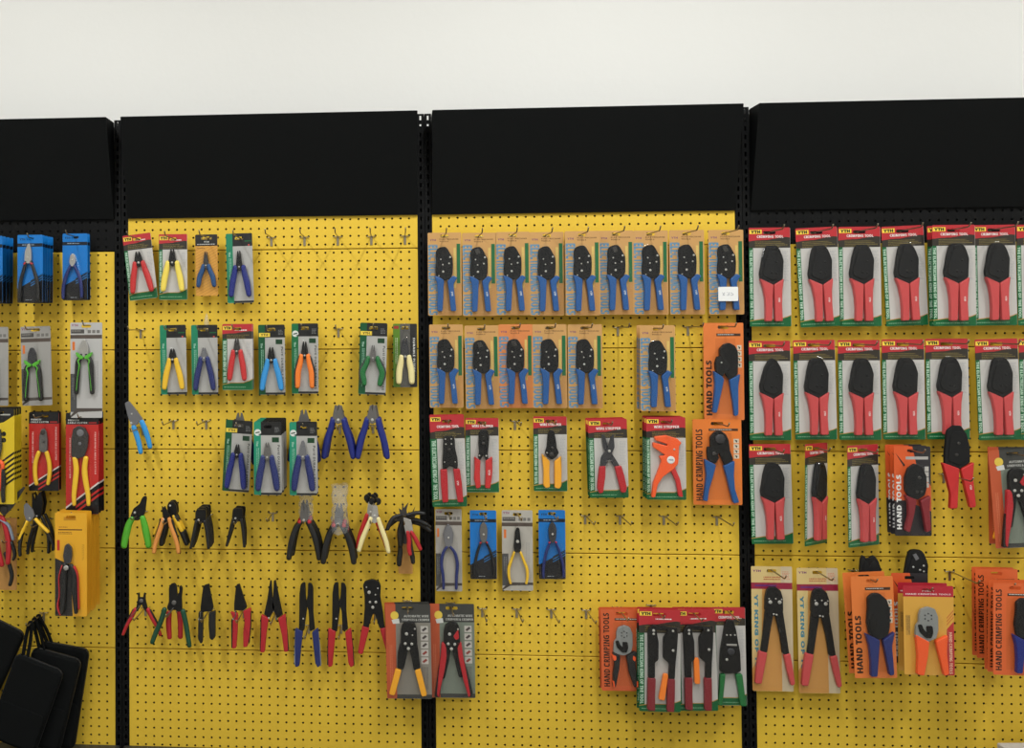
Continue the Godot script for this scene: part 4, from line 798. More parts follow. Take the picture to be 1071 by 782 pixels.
	carded("red_flat_crimper", 99, 265, "crimp_small", 28, 14, 19, [["p", "crimping_head", "black_oxide", 3, 14, 1.2, 1, [-12.3, 69.6, -6.9, 73.2, 14.8, 73.2, 20.2, 64.2, 20.2, 38.9, 25.6, 10.1, 26.7, -11.5, 23.8, -23.1, 11.2, -16.9, 2.2, -12.3, -5.0, -19.5, -17.7, -22.4, -17.7, 2.9, -15.1, 28.1, -14.1, 49.8]], ["p", "handle", "crimson", 2, 15, 2.5, 1, [-24.9, -22.4, -5.0, -21.6, -4.3, -69.2, -5.0, -116.8, -21.3, -117.9, -24.5, -69.2]], ["p", "handle", "crimson", 2, 15, 2.5, 1, [12.3, -21.6, 31.7, -21.6, 36.4, -69.2, 38.2, -117.9, 22.0, -117.9, 15.9, -69.2]], ["d", "rivet", "rivet_steel", 2.16, 1.5, 14, -6.9, 64.9], ["d", "rivet", "rivet_steel", 2.16, 1.5, 14, 10.1, 64.9], ["d", "rivet", "rivet_steel", 2.16, 1.5, 14, -6.1, 50.5], ["d", "rivet", "rivet_steel", 2.16, 1.5, 14, 10.1, 50.5], ["d", "rivet", "rivet_steel", 1.8, 1.5, 14, -11.5, -1.4], ["d", "rivet", "rivet_steel", 1.8, 1.5, 14, 19.1, -1.4], ["d", "rivet", "dark_metal", 3.97, 1.5, 14, 2.9, 35.3], ["t", "YTH", 5, 23.8, -62.0, 15.1, -1.45, "white_plastic"]], false)
	carded("red_stripper", 96, 216, "strip_card", 26, 10, 19, [["p", "stripping_head", "black_oxide", 3, 12, 1.1, 1, [-9.7, 68.9, -2.5, 74.3, 15.5, 72.5, 20.2, 56.3, 18.0, 27.4, 15.5, 2.2, 17.3, -10.5, 10.1, -15.1, 2.9, 2.2, -7.9, -15.1, -13.3, -5.0, -9.7, 9.4, -11.5, 34.6]], ["p", "handle", "red", 2, 15, 2.5, 1, [-24.2, -2.2, -6.1, -14.4, -7.9, -51.9, -6.1, -91.6, -18.8, -95.2, -25.2, -66.4, -23.1, -33.9]], ["p", "handle", "red", 2, 15, 2.5, 1, [8.3, -14.4, 28.1, -2.2, 28.1, -33.9, 26.3, -66.4, 20.9, -94.5, 6.5, -93.4, 8.3, -51.9]], ["d", "rivet", "dark_metal", 4.69, 1.5, 12, 2.9, 35.7], ["d", "rivet", "dark_metal", 1.8, 1.5, 12, 2.9, 54.5], ["d", "rivet", "rivet_steel", 2.52, 1.5, 12, -9.0, 0.4], ["d", "rivet", "rivet_steel", 2.52, 1.5, 12, 10.8, -0.4], ["t", "YTH", 6, 18.0, -48.3, 15.1, -1.5, "white_plastic"]], false)
	carded("amber_stripper", 96, 216, "strip_card", 26, 10, 19, [["p", "stripping_head", "black_oxide", 3, 12, 1.1, 1, [-8.1, 58.2, -1.3, 69.4, 9.9, 67.2, 14.3, 44.8, 17.5, 17.9, 23.3, 4.5, 14.3, -9.0, 3.1, -15.7, -10.3, -9.0, -17.0, 4.5, -11.2, 22.4]], ["p", "handle", "amber", 2, 15, 2.5, 1, [-26.0, 2.2, -10.3, -12.5, -3.6, -20.2, -4.9, -53.8, -3.6, -94.1, -14.8, -97.7, -22.4, -89.6, -21.5, -44.8]], ["p", "handle", "amber", 2, 15, 2.5, 1, [9.9, -20.2, 29.1, -4.5, 30.0, -44.8, 29.1, -89.6, 23.3, -98.6, 9.9, -96.3, 9.9, -53.8]], ["d", "rivet", "dark_metal", 4.03, 1.5, 12, 4.0, 19.3], ["d", "rivet", "dark_metal", 6.27, 1.5, 12, 2.2, 0.0], ["d", "rivet", "rivet_steel", 2.24, 1.5, 12, -11.2, 4.5]], false)
	carded("red_wire_cutter", 108, 223, "cut_card", 28, 10, 19, [["p", "blade", "charcoal", 4, 9, 0.7, 1, [-19.5, 69.9, -9.0, 64.9, -2.0, 32.4, 13.0, 7.5, 28.9, -20.0, 13.0, -22.5, -4.5, 7.5, -16.0, 32.4]], ["p", "blade", "charcoal", 8, 13, 0.7, 1, [5.5, 62.4, 14.0, 69.9, 15.5, 32.4, 4.0, 7.5, -11.0, -20.0, -26.9, -20.0, -22.0, 7.5, -6.0, 27.4]], ["p", "handle", "crimson", 2, 15, 2.5, 1, [-27.9, -20.5, -11.0, -19.0, -12.0, -47.4, -19.5, -94.8, -29.4, -97.3, -35.4, -82.3, -31.9, -47.4]], ["p", "handle", "crimson", 2, 15, 2.5, 1, [14.0, -21.5, 32.9, -19.0, 40.4, -47.4, 46.9, -82.3, 42.9, -94.8, 30.4, -94.8, 20.5, -52.4]], ["d", "rivet", "rivet_steel", 3.99, 1.5, 13, 0.5, 22.5], ["w", "spring", "steel", 1.2, [-9.5, -7.5, 12, 0.5, -3.5, 15, 10.5, -8.5, 12]]], false)
	carded("stripper_gun", 109, 233, "gun_card", 28, 10, 19, [["p", "body", "vermilion", 2, 15, 2, 1, [-34.9, 62.9, -2.5, 66.9, 27.4, 57.9, 39.9, 45.4, 32.4, 36.9, 29.9, -12.0, 17.5, -27.9, -12.5, -49.4, -27.4, -71.9, -34.9, -106.8, -44.9, -107.8, -39.9, -66.9, -27.4, -36.9, -16.5, -7.0, -22.5, 8.0, -5.0, 10.5, -22.5, 22.0, -39.9, 33.9, -38.9, 46.9, 0.0, 36.9, 0.0, 41.9, -33.4, 52.9]], ["p", "jaw", "crimson", 4, 13, 1.2, 1, [-38.4, 34.9, -37.4, 45.9, -2.5, 34.9, 5.5, 22.0, -2.5, 10.5]], ["p", "trigger", "red", 3, 13, 2, 1, [7.5, -29.4, 20.0, -21.0, 34.9, -56.9, 42.4, -106.8, 29.9, -104.8, 22.5, -61.9]], ["d", "badge", "white_plastic", 10.98, 0.6, 15, 9.0, -2.0], ["d", "rivet", "rivet_steel", 2.99, 1.5, 15, 18.5, 27.9], ["t", "YTH", 5, 9.0, -2.0, 15.7, 0, "navy"]], false)
	carded("grey_card_pliers", 76, 238, "grey_card", 24, 8, 19, [["p", "jaw_head", "soft_grey", 4, 12, 1, 1, [-2.2, 78.8, 8.1, 67.6, 13.9, 47.5, 11.2, 25.1, 4.9, 10.8, -9.4, 10.8, -13.0, 25.1, -17.5, 47.5, -12.1, 65.4]], ["g", "handle", "navy", 11, 8, [-4.9, 12.5, 7.2, -16.6, -6.3, 9.0, -22.0, -37.6, 9.7, -17.5, -73.5, 9.0, -16.6, -109.3, 8.1]], ["g", "handle", "navy", 11, 8, [3.1, 12.5, 7.2, 17.0, -6.3, 9.0, 23.7, -37.6, 9.7, 21.5, -73.5, 9.0, 20.2, -109.3, 8.1]], ["d", "rivet", "rivet_steel", 3.14, 1.5, 12, -1.3, 38.5]], false)
	carded("yellow_bent_pliers", 88, 232, "grey_card_b", 24, 8, 19, [["p", "jaw_head", "black_oxide", 4, 12, 1, 1, [-7.2, 57.3, -1.8, 68.5, 5.4, 65.4, 7.6, 39.4, 9.9, 12.5, 5.4, -3.1, -9.0, -3.1, -11.6, 12.5, -9.0, 37.2]], ["g", "handle", "yellow", 11, 8, [-10.3, -3.1, 6.5, -19.3, -27.8, 8.1, -26.0, -50.2, 8.7, -26.0, -72.6, 8.1, -21.5, -92.7, 7.3]], ["g", "handle", "yellow", 11, 8, [7.6, -3.1, 6.5, 18.8, -32.3, 8.1, 25.5, -50.2, 8.7, 26.9, -72.6, 8.1, 23.3, -92.7, 7.3]], ["d", "rivet", "rivet_steel", 4.48, 1.5, 12, -0.9, 28.2]], false)
	carded("blue_card_pliers", 76, 199, "blue_card", 22, 6, 19, [["p", "jaw_head", "steel", 4, 12, 1, 1, [-7.6, 60.5, 0.0, 68.1, 8.1, 60.5, 11.6, 44.8, 9.9, 20.2, 5.4, 8.1, -5.4, 8.1, -9.9, 20.2, -11.6, 44.8]], ["g", "handle", "black_rubber", 10, 8, [-6.3, 10.8, 6.5, -16.6, -15.7, 8.1, -24.2, -49.3, 8.7, -26.9, -71.7, 8.1, -26.9, -93.2, 7.3]], ["g", "handle", "black_rubber", 10, 8, [7.2, 10.8, 6.5, 19.3, -17.9, 8.1, 27.8, -49.3, 8.7, 30.5, -71.7, 8.1, 30.5, -90.5, 7.3]], ["g", "collar", "crimson", 11, 8, [-9.4, 6.7, 6.5, -6.7, 9.4, 5.6]], ["g", "collar", "crimson", 11, 8, [10.3, 7.6, 6.5, 7.6, 10.3, 5.6]], ["d", "rivet", "rivet_steel", 3.14, 1.5, 12, 0.0, 32.3]], false)
	carded("blue_card_navy_pliers", 76, 199, "blue_card", 22, 6, 19, [["p", "jaw_head", "charcoal", 4, 12, 1, 1, [-7.6, 60.5, 0.0, 68.1, 8.1, 60.5, 11.6, 44.8, 9.9, 20.2, 5.4, 8.1, -5.4, 8.1, -9.9, 20.2, -11.6, 44.8]], ["g", "handle", "navy", 10, 8, [-6.3, 10.8, 6.5, -16.6, -15.7, 8.1, -24.2, -49.3, 8.7, -26.9, -71.7, 8.1, -26.9, -93.2, 7.3]], ["g", "handle", "navy", 10, 8, [7.2, 10.8, 6.5, 19.3, -17.9, 8.1, 27.8, -49.3, 8.7, 30.5, -71.7, 8.1, 30.5, -90.5, 7.3]], ["g", "collar", "crimson", 11, 8, [-9.4, 6.7, 6.5, -6.7, 9.4, 5.6]], ["g", "collar", "crimson", 11, 8, [10.3, 7.6, 6.5, 7.6, 10.3, 5.6]], ["d", "rivet", "rivet_steel", 3.14, 1.5, 12, 0.0, 32.3]], false)
	carded("blue_card_long_nose", 76, 199, "blue_card", 22, 6, 19, [["p", "jaw_head", "chrome", 4, 12, 1, 1, [-3.4, 71.3, 2.1, 73.4, 7.5, 52.8, 7.5, 23.3, 2.1, 15.1, -7.5, 15.1, -13.0, 23.3, -11.7, 49.4]], ["g", "handle", "black_rubber", 10, 8, [-8.9, 20.6, 8.2, -17.2, -8.9, 10.3, -25.4, -39.8, 11.1, -27.4, -67.2, 10.3, -28.1, -94.7, 9.3]], ["g", "handle", "black_rubber", 10, 8, [6.2, 20.6, 8.2, 15.8, -8.9, 10.3, 24.0, -39.8, 11.1, 26.8, -67.2, 10.3, 28.1, -91.2, 9.3]], ["g", "collar", "crimson", 11, 8, [-13.7, 13.0, 8.2, -9.6, 17.2, 7.2]], ["g", "collar", "crimson", 11, 8, [9.6, 13.0, 8.2, 5.5, 17.2, 7.2]], ["d", "rivet", "rivet_steel", 2.74, 1.5, 12, -2.7, 32.2]], false)
	carded("blue_card_nipper", 76, 199, "blue_card", 22, 6, 19, [["p", "jaw_head", "chrome", 4, 12, 1, 1, [-10.3, 35.0, -4.1, 39.8, 2.7, 35.0, 4.8, 14.4, -0.7, 0.7, -8.9, 0.7, -14.4, 14.4]], ["g", "handle", "navy", 10, 8, [-10.3, 4.1, 8.2, -22.6, -23.3, 10.3, -30.9, -50.8, 11.1, -33.6, -74.8, 10.3, -33.6, -93.3, 9.3]], ["g", "handle", "navy", 10, 8, [0.7, 4.1, 8.2, 13.0, -23.3, 10.3, 19.9, -47.3, 11.1, 22.6, -71.3, 10.3, 22.6, -90.6, 9.3]], ["d", "rivet", "rivet_steel", 2.74, 1.5, 12, -4.8, 19.2]], false)
	carded("green_black_pliers", 92, 236, "grey_card_c", 28, 6, 19, [["p", "jaw_head", "charcoal", 4, 13, 1, 1, [-13.0, 54.9, -4.8, 54.9, 3.4, 37.7, 4.8, 15.1, -0.7, 3.4, -17.2, 3.4, -22.6, 15.1, -19.9, 37.7]], ["g", "handle", "black_rubber", 12, 8, [-15.8, 12.3, 12.3, -26.8, -10.3, 16.5, -29.5, -48.0, 16.5, -32.2, -99.5, 13.7]], ["g", "grip_inlay", "lime", 13.2, 8, [-13.0, 5.5, 8.2, -25.4, -5.5, 8.2, -22.6, -20.6, 4.8, -27.4, -54.9, 3.4, -30.9, -92.6, 4.8]], ["p", "guard", "lime", 2, 15, 1, 1, [-8.9, 5.5, -33.6, 19.2, -29.5, 5.5, -13.0, -2.7]], ["g", "handle", "black_rubber", 12, 8, [-2.1, 12.3, 12.3, 8.9, -10.3, 16.5, 11.7, -48.0, 16.5, 14.4, -99.5, 13.7]], ["g", "grip_inlay", "lime", 13.2, 8, [-4.8, 5.5, 8.2, 7.5, -5.5, 8.2, 4.8, -20.6, 4.8, 9.6, -54.9, 3.4, 13.0, -92.6, 4.8]], ["p", "guard", "lime", 2, 15, 1, 1, [-8.9, 5.5, 15.8, 19.2, 11.7, 5.5, -4.8, -2.7]]], false)
	carded("green_black_combination_pliers", 95, 278, "silver_card", 28, 6, 19, [["p", "jaw_head", "chrome", 4, 13, 1, 1, [-7.5, 89.2, 0.7, 89.2, 8.9, 72.0, 10.3, 49.4, 4.8, 37.7, -11.7, 37.7, -17.2, 49.4, -14.4, 72.0]], ["g", "handle", "black_rubber", 12, 8, [-10.3, 46.6, 12.3, -21.3, 24.0, 16.5, -24.0, -13.7, 16.5, -26.8, -65.2, 13.7]], ["g", "grip_inlay", "lime", 13.2, 8, [-7.5, 39.8, 8.2, -19.9, 28.8, 8.2, -17.2, 13.7, 4.8, -22.0, -20.6, 3.4, -25.4, -58.3, 4.8]], ["p", "guard", "lime", 2, 15, 1, 1, [-3.4, 39.8, -28.1, 53.5, -24.0, 39.8, -7.5, 31.6]], ["g", "handle", "black_rubber", 12, 8, [3.4, 46.6, 12.3, 14.4, 24.0, 16.5, 17.2, -13.7, 16.5, 19.9, -65.2, 13.7]], ["g", "grip_inlay", "lime", 13.2, 8, [0.7, 39.8, 8.2, 13.0, 28.8, 8.2, 10.3, 13.7, 4.8, 15.1, -20.6, 3.4, 18.5, -58.3, 4.8]], ["p", "guard", "lime", 2, 15, 1, 1, [-3.4, 39.8, 21.3, 53.5, 17.2, 39.8, 0.7, 31.6]]], false)
	carded("cable_cutter", 92, 234, "premium", 26, 8, 19, [["p", "cutting_head", "steel", 4, 12, 1, 1, [-10.9, 5.0, -10.1, 47.0, -4.6, 65.9, 3.8, 71.0, 10.9, 59.6, 14.3, 34.4, 13.4, 2.9, 5.9, -1.3, -4.6, 0.0]], ["d", "jaw_hook", "dark_metal", 7.14, 1.5, 12, 1.7, 57.5], ["d", "jaw_hook", "dark_metal", 3.36, 1.5, 12, 3.8, 30.2], ["g", "handle", "yellow", 12, 8, [-12.6, -1.3, 12.6, -21.8, -28.6, 13.4, -24.4, -53.8, 13.4, -22.7, -79.0, 12.6, -19.3, -95.8, 10.9]], ["g", "handle", "yellow", 12, 8, [10.9, -1.3, 12.6, 18.5, -28.6, 13.4, 20.6, -53.8, 13.4, 18.5, -79.0, 12.6, 15.1, -94.9, 10.9]]], false)
	carded("big_cable_cutter", 98, 296, "premium_big", 26, 8, 19, [["p", "cutting_head", "dark_metal", 4, 13, 1.2, 1, [-28.8, 22.0, -28.8, 70.0, -23.3, 102.2, -8.2, 111.1, 12.3, 104.3, 22.0, 83.7, 19.2, 49.4, 9.6, 22.0, -9.6, 15.1]], ["d", "jaw_hook", "soft_grey", 10.98, 1.5, 13, -1.4, 90.6], ["d", "jaw_hook", "soft_grey", 4.8, 1.5, 13, -2.7, 59.7], ["g", "handle", "yellow", 13, 8, [-19.2, 17.2, 15.1, -15.1, -15.8, 16.5, -17.8, -50.1, 16.5, -22.0, -91.2, 13.7, -21.3, -118.7, 11.0]], ["g", "handle", "yellow", 13, 8, [13.7, 17.2, 15.1, 9.6, -15.8, 16.5, 13.0, -50.1, 16.5, 19.9, -91.2, 13.7, 21.3, -118.7, 11.0]]], false)
	carded("yellow_card_cutter", 94, 296, "yellow_card", 28, 8, 19, [["p", "jaw_head", "charcoal", 4, 13, 1.1, 1, [-13.7, 57.6, -4.8, 62.4, 5.5, 50.8, 6.9, 26.8, 2.1, 6.2, -15.1, 6.2, -19.2, 26.8]], ["d", "rivet", "chrome", 7.55, 3, 13, -9.6, -6.2], ["g", "handle", "black_rubber", 13, 8, [-15.1, 2.7, 13.7, -20.6, -28.1, 20.6, -20.6, -69.3, 20.6, -22.0, -110.4, 17.8, -25.4, -137.9, 12.3]], ["g", "handle", "black_rubber", 13, 8, [2.1, -0.7, 13.7, 12.3, -28.1, 20.6, 13.7, -69.3, 19.2, 15.8, -103.6, 15.1, 17.8, -134.5, 11.0]], ["g", "grip_inlay", "crimson", 14, 8, [-22.0, -0.7, 5.5, -31.6, -35.0, 4.1, -30.2, -83.0, 4.1, -35.7, -117.3, 5.5, -27.4, -140.6, 6.9]], ["g", "grip_inlay", "crimson", 14, 8, [12.3, -3.4, 5.5, 22.6, -28.1, 3.4, 24.7, -83.0, 3.4, 26.1, -124.2, 4.1]]], false)
	carded("yellow_card_snips", 92, 278, "yellow_black", 28, 8, 19, [["p", "blade", "charcoal", 4, 12, 1, 1, [-8.4, 76.4, 8.4, 80.6, 12.6, 30.2, 4.2, -11.8, -8.4, -11.8]], ["g", "handle", "vermilion", 12, 8, [0.0, -11.8, 12.6, 12.6, -24.4, 14.3, 6.3, -62.2, 12.6, 4.2, -95.8, 10.9]], ["g", "handle", "black_rubber", 12, 8, [8.4, -20.2, 12.6, 16.8, -62.2, 14.3, 15.1, -104.2, 12.6, 16.8, -129.4, 10.9]]], false)
	carded("mini_red_pliers", 86, 196, "mini_red", 24, 10, 17, [["p", "jaw_head", "black_oxide", 5, 13, 0.9, 0, [-6.4, 42.8, -2.8, 45.5, -0.7, 33.0, 0.7, 33.0, 2.8, 45.5, 6.4, 42.8, 11.3, 24.0, 14.1, 10.6, 7.1, 3.2, 0.0, -0.5, -7.1, 3.2, -14.1, 10.6, -11.3, 24.0]], ["g", "handle", "red", 12, 9, [-12.0, 12.4, 13.9, -16.1, -10.2, 17.3, -22.2, -34.5, 18.7, -26.6, -61.0, 17.3, -28.5, -73.5, 14.7]], ["g", "handle", "red", 12, 9, [12.0, 12.4, 13.9, 16.1, -10.2, 17.3, 22.2, -34.5, 18.7, 26.6, -61.0, 17.3, 28.5, -73.5, 14.7]], ["d", "rivet", "rivet_steel", 3.53, 1.5, 13, 0.0, 11.5]], false)
	carded("mini_yellow_pliers", 86, 196, "mini_red", 24, 10, 17, [["p", "jaw_head", "black_oxide", 5, 13, 0.9, 0, [-5.4, 50.6, -2.4, 53.4, -0.6, 38.4, 0.6, 38.4, 2.4, 53.4, 5.4, 50.6, 9.6, 27.7, 11.9, 11.5, 6.0, 4.1, 0.0, 0.5, -6.0, 4.1, -11.9, 11.5, -9.6, 27.7]], ["g", "handle", "lemon", 12, 9, [-13.8, 13.3, 13.9, -17.5, -8.5, 17.3, -22.9, -31.7, 18.7, -26.8, -57.1, 17.3, -28.5, -68.9, 14.7]], ["g", "handle", "lemon", 12, 9, [13.8, 13.3, 13.9, 17.5, -8.5, 17.3, 22.9, -31.7, 18.7, 26.8, -57.1, 17.3, 28.5, -68.9, 14.7]], ["d", "rivet", "rivet_steel", 2.99, 1.5, 13, 0.0, 12.4]], false)
	carded("mini_blue_pliers", 67, 183, "brown_small", 22, 6, 17, [["p", "jaw_head", "dark_metal", 5, 13, 0.9, 0, [-3.9, 37.7, -1.7, 40.5, -0.4, 25.2, 0.4, 25.2, 1.7, 40.5, 3.9, 37.7, 6.9, 14.3, 8.7, -2.3, 4.3, -9.7, 0.0, -13.3, -4.3, -9.7, -8.7, -2.3, -6.9, 14.3]], ["g", "handle", "steel_blue", 12, 9, [-7.4, -0.5, 11.7, -12.1, -17.4, 14.7, -19.3, -34.7, 15.8, -22.5, -53.6, 14.7, -23.9, -61.8, 12.5]], ["g", "handle", "steel_blue", 12, 9, [7.4, -0.5, 11.7, 12.1, -17.4, 14.7, 19.3, -34.7, 15.8, 22.5, -53.6, 14.7, 23.9, -61.8, 12.5]], ["d", "rivet", "rivet_steel", 2.17, 1.5, 13, 0.0, -1.4]], false)
	carded("durable_navy_long", 79, 207, "durable_plain", 24, 10, 17, [["p", "jaw_head", "black_oxide", 5, 13, 0.9, 0, [-4.4, 49.2, -2.0, 52.0, -0.5, 34.3, 0.5, 34.3, 2.0, 52.0, 4.4, 49.2, 7.8, 21.6, 9.8, 2.3, 4.9, -5.1, 0.0, -8.7, -4.9, -5.1, -9.8, 2.3, -7.8, 21.6]], ["g", "handle", "royal_blue", 12, 9, [-12.0, 4.1, 13.9, -15.6, -18.3, 17.3, -21.1, -42.3, 18.7, -25.0, -68.5, 17.3, -26.7, -80.8, 14.7]], ["g", "handle", "royal_blue", 12, 9, [12.0, 4.1, 13.9, 15.6, -18.3, 17.3, 21.1, -42.3, 18.7, 25.0, -68.5, 17.3, 26.7, -80.8, 14.7]], ["d", "rivet", "rivet_steel", 2.44, 1.5, 13, 0.0, 3.2]], false)
	carded("durable_yellow", 79, 207, "durable_plain", 24, 10, 17, [["p", "jaw_head", "black_oxide", 5, 13, 0.9, 0, [-5.6, 30.9, -2.5, 33.3, -0.6, 21.5, 0.6, 21.5, 2.5, 33.3, 5.6, 30.9, 10.0, 13.1, 12.5, 0.4, 6.2, -6.1, 0.0, -9.3, -6.2, -6.1, -12.5, 0.4, -10.0, 13.1]], ["g", "handle", "yellow", 12, 9, [-9.7, 2.0, 13.2, -14.0, -20.2, 16.5, -20.3, -44.5, 17.8, -24.9, -70.9, 16.5, -26.8, -83.6, 14.0]], ["g", "handle", "yellow", 12, 9, [9.7, 2.0, 13.2, 14.0, -20.2, 16.5, 20.3, -44.5, 17.8, 24.9, -70.9, 16.5, 26.8, -83.6, 14.0]], ["d", "rivet", "rivet_steel", 3.11, 1.5, 13, 0.0, 1.2]], false)
	carded("durable_navy", 79, 207, "durable_plain", 24, 10, 17, [["p", "jaw_head", "soft_grey", 5, 13, 0.9, 0, [-4.7, 33.7, -2.1, 36.1, -0.5, 24.8, 0.5, 24.8, 2.1, 36.1, 4.7, 33.7, 8.4, 16.6, 10.5, 4.5, 5.3, -2.0, 0.0, -5.3, -5.3, -2.0, -10.5, 4.5, -8.4, 16.6]], ["g", "handle", "navy", 12, 9, [-9.7, 6.1, 13.2, -14.0, -17.6, 16.5, -20.3, -43.6, 17.8, -24.9, -72.0, 16.5, -26.8, -86.0, 14.0]], ["g", "handle", "navy", 12, 9, [9.7, 6.1, 13.2, 14.0, -17.6, 16.5, 20.3, -43.6, 17.8, 24.9, -72.0, 16.5, 26.8, -86.0, 14.0]], ["d", "rivet", "rivet_steel", 2.63, 1.5, 13, 0.0, 5.3]], false)
	carded("mini_red_stripper", 90, 195, "mini_red_b", 24, 10, 17, [["p", "jaw_head", "dark_metal", 5, 13, 0.9, 0, [-4.7, 54.0, -2.1, 56.4, -0.5, 42.2, 0.5, 42.2, 2.1, 56.4, 4.7, 54.0, 8.4, 32.1, 10.5, 16.6, 5.3, 10.2, 0.0, 6.9, -5.3, 10.2, -10.5, 16.6, -8.4, 32.1]], ["g", "handle", "red", 12, 9, [-10.6, 18.3, 13.2, -13.4, -3.3, 16.5, -17.6, -26.8, 17.8, -20.6, -52.4, 16.5, -21.9, -64.5, 14.0]], ["g", "handle", "red", 12, 9, [10.6, 18.3, 13.2, 13.4, -3.3, 16.5, 17.6, -26.8, 17.8, 20.6, -52.4, 16.5, 21.9, -64.5, 14.0]], ["d", "rivet", "rivet_steel", 2.63, 1.5, 13, 0.0, 17.5]], false)
	carded("durable_sky", 79, 207, "durable_label", 24, 10, 17, [["p", "jaw_head", "black_oxide", 5, 13, 0.9, 0, [-5.6, 35.7, -2.5, 38.2, -0.6, 24.0, 0.6, 24.0, 2.5, 38.2, 5.6, 35.7, 10.0, 13.8, 12.5, -1.6, 6.2, -8.1, 0.0, -11.4, -6.2, -8.1, -12.5, -1.6, -10.0, 13.8]], ["g", "handle", "sky_blue", 12, 9, [-10.6, 0.0, 13.2, -15.0, -22.4, 16.5, -21.6, -46.7, 17.8, -26.4, -73.2, 16.5, -28.4, -86.0, 14.0]], ["g", "handle", "sky_blue", 12, 9, [10.6, 0.0, 13.2, 15.0, -22.4, 16.5, 21.6, -46.7, 17.8, 26.4, -73.2, 16.5, 28.4, -86.0, 14.0]], ["d", "rivet", "rivet_steel", 3.11, 1.5, 13, 0.0, -0.8]], false)
	carded("durable_orange", 79, 207, "durable_dark_disc", 24, 10, 17, [["p", "jaw_head", "black_oxide", 5, 13, 0.9, 0, [-5.1, 48.5, -2.2, 51.1, -0.6, 35.9, 0.6, 35.9, 2.2, 51.1, 5.1, 48.5, 9.0, 25.1, 11.2, 8.7, 5.6, 1.7, 0.0, -1.7, -5.6, 1.7, -11.2, 8.7, -9.0, 25.1]], ["g", "handle", "orange", 12, 9, [-9.5, 10.4, 13.1, -13.7, -13.6, 16.3, -19.9, -39.8, 17.6, -21.1, -68.4, 16.3, -21.6, -82.6, 13.9]], ["g", "grip_inlay", "black_rubber", 8.399999999999999, 9, [-16.4, 6.1, 5.7, -28.1, -39.8, 6.9, -27.9, -79.3, 5.7]], ["g", "handle", "orange", 12, 9, [9.5, 10.4, 13.1, 13.7, -13.6, 16.3, 19.9, -39.8, 17.6, 21.1, -68.4, 16.3, 21.6, -82.6, 13.9]], ["g", "grip_inlay", "black_rubber", 8.399999999999999, 9, [16.4, 6.1, 5.7, 28.1, -39.8, 6.9, 27.9, -79.3, 5.7]], ["d", "rivet", "rivet_steel", 2.81, 1.5, 13, 0.0, 9.5]], false)
	carded("durable_green", 79, 207, "durable_label", 24, 10, 17, [["p", "jaw_head", "steel", 5, 13, 0.9, 0, [-4.1, 37.7, -1.8, 40.3, -0.5, 26.6, 0.5, 26.6, 1.8, 40.3, 4.1, 37.7, 7.4, 16.9, 9.2, 2.2, 4.6, -4.8, 0.0, -8.2, -4.6, -4.8, -9.2, 2.2, -7.4, 16.9]], ["g", "handle", "green", 12, 9, [-13.0, 3.9, 13.1, -19.2, -16.7, 16.3, -28.6, -38.8, 17.6, -24.3, -62.8, 16.3, -22.5, -73.9, 13.9]], ["g", "grip_inlay", "charcoal", 8.399999999999999, 9, [-19.8, -0.4, 5.7, -36.7, -38.8, 6.9, -28.7, -70.6, 5.7]], ["g", "handle", "green", 12, 9, [13.0, 3.9, 13.1, 19.2, -16.7, 16.3, 28.6, -38.8, 17.6, 24.3, -62.8, 16.3, 22.5, -73.9, 13.9]], ["g", "grip_inlay", "charcoal", 8.399999999999999, 9, [19.8, -0.4, 5.7, 36.7, -38.8, 6.9, 28.7, -70.6, 5.7]], ["d", "rivet", "rivet_steel", 2.3, 1.5, 13, 0.0, 3.0]], false)
	carded("olive_cream", 70, 186, "olive", 22, 8, 17, [["p", "jaw_head", "charcoal", 5, 13, 0.9, 0, [-6.0, 48.1, -2.7, 50.7, -0.7, 31.4, 0.7, 31.4, 2.7, 50.7, 6.0, 48.1, 10.6, 17.7, 13.3, -3.5, 6.6, -10.4, 0.0, -13.9, -6.6, -10.4, -13.3, -3.5, -10.6, 17.7]], ["g", "handle", "cream", 12, 9, [-10.4, -1.7, 14.1, -13.2, -22.2, 17.6, -17.3, -43.9, 19.0, -18.5, -67.7, 17.6, -19.1, -78.3, 14.9]], ["g", "handle", "cream", 12, 9, [10.4, -1.7, 14.1, 13.2, -22.2, 17.6, 17.3, -43.9, 19.0, 18.5, -67.7, 17.6, 19.1, -78.3, 14.9]], ["d", "rivet", "rivet_steel", 3.32, 1.5, 13, 0.0, -2.6]], false)
	carded("durable_blue_tilted", 79, 207, "durable_label", 24, 10, 17, [["p", "jaw_head", "black_oxide", 5, 13, 0.9, 0, [-4.4, 33.1, -2.0, 35.9, -0.5, 24.6, 0.5, 24.6, 2.0, 35.9, 4.4, 33.1, 7.8, 16.6, 9.8, 4.6, 4.9, -2.8, 0.0, -6.4, -4.9, -2.8, -9.8, 4.6, -7.8, 16.6]], ["g", "handle", "royal_blue", 12, 9, [-11.0, 6.4, 13.9, -14.5, -18.4, 17.3, -19.6, -45.3, 18.7, -23.3, -74.7, 17.3, -24.8, -89.1, 14.7]], ["g", "handle", "royal_blue", 12, 9, [11.0, 6.4, 13.9, 14.5, -18.4, 17.3, 19.6, -45.3, 18.7, 23.3, -74.7, 17.3, 24.8, -89.1, 14.7]], ["d", "rivet", "rivet_steel", 2.44, 1.5, 13, 0.0, 5.5]], false)
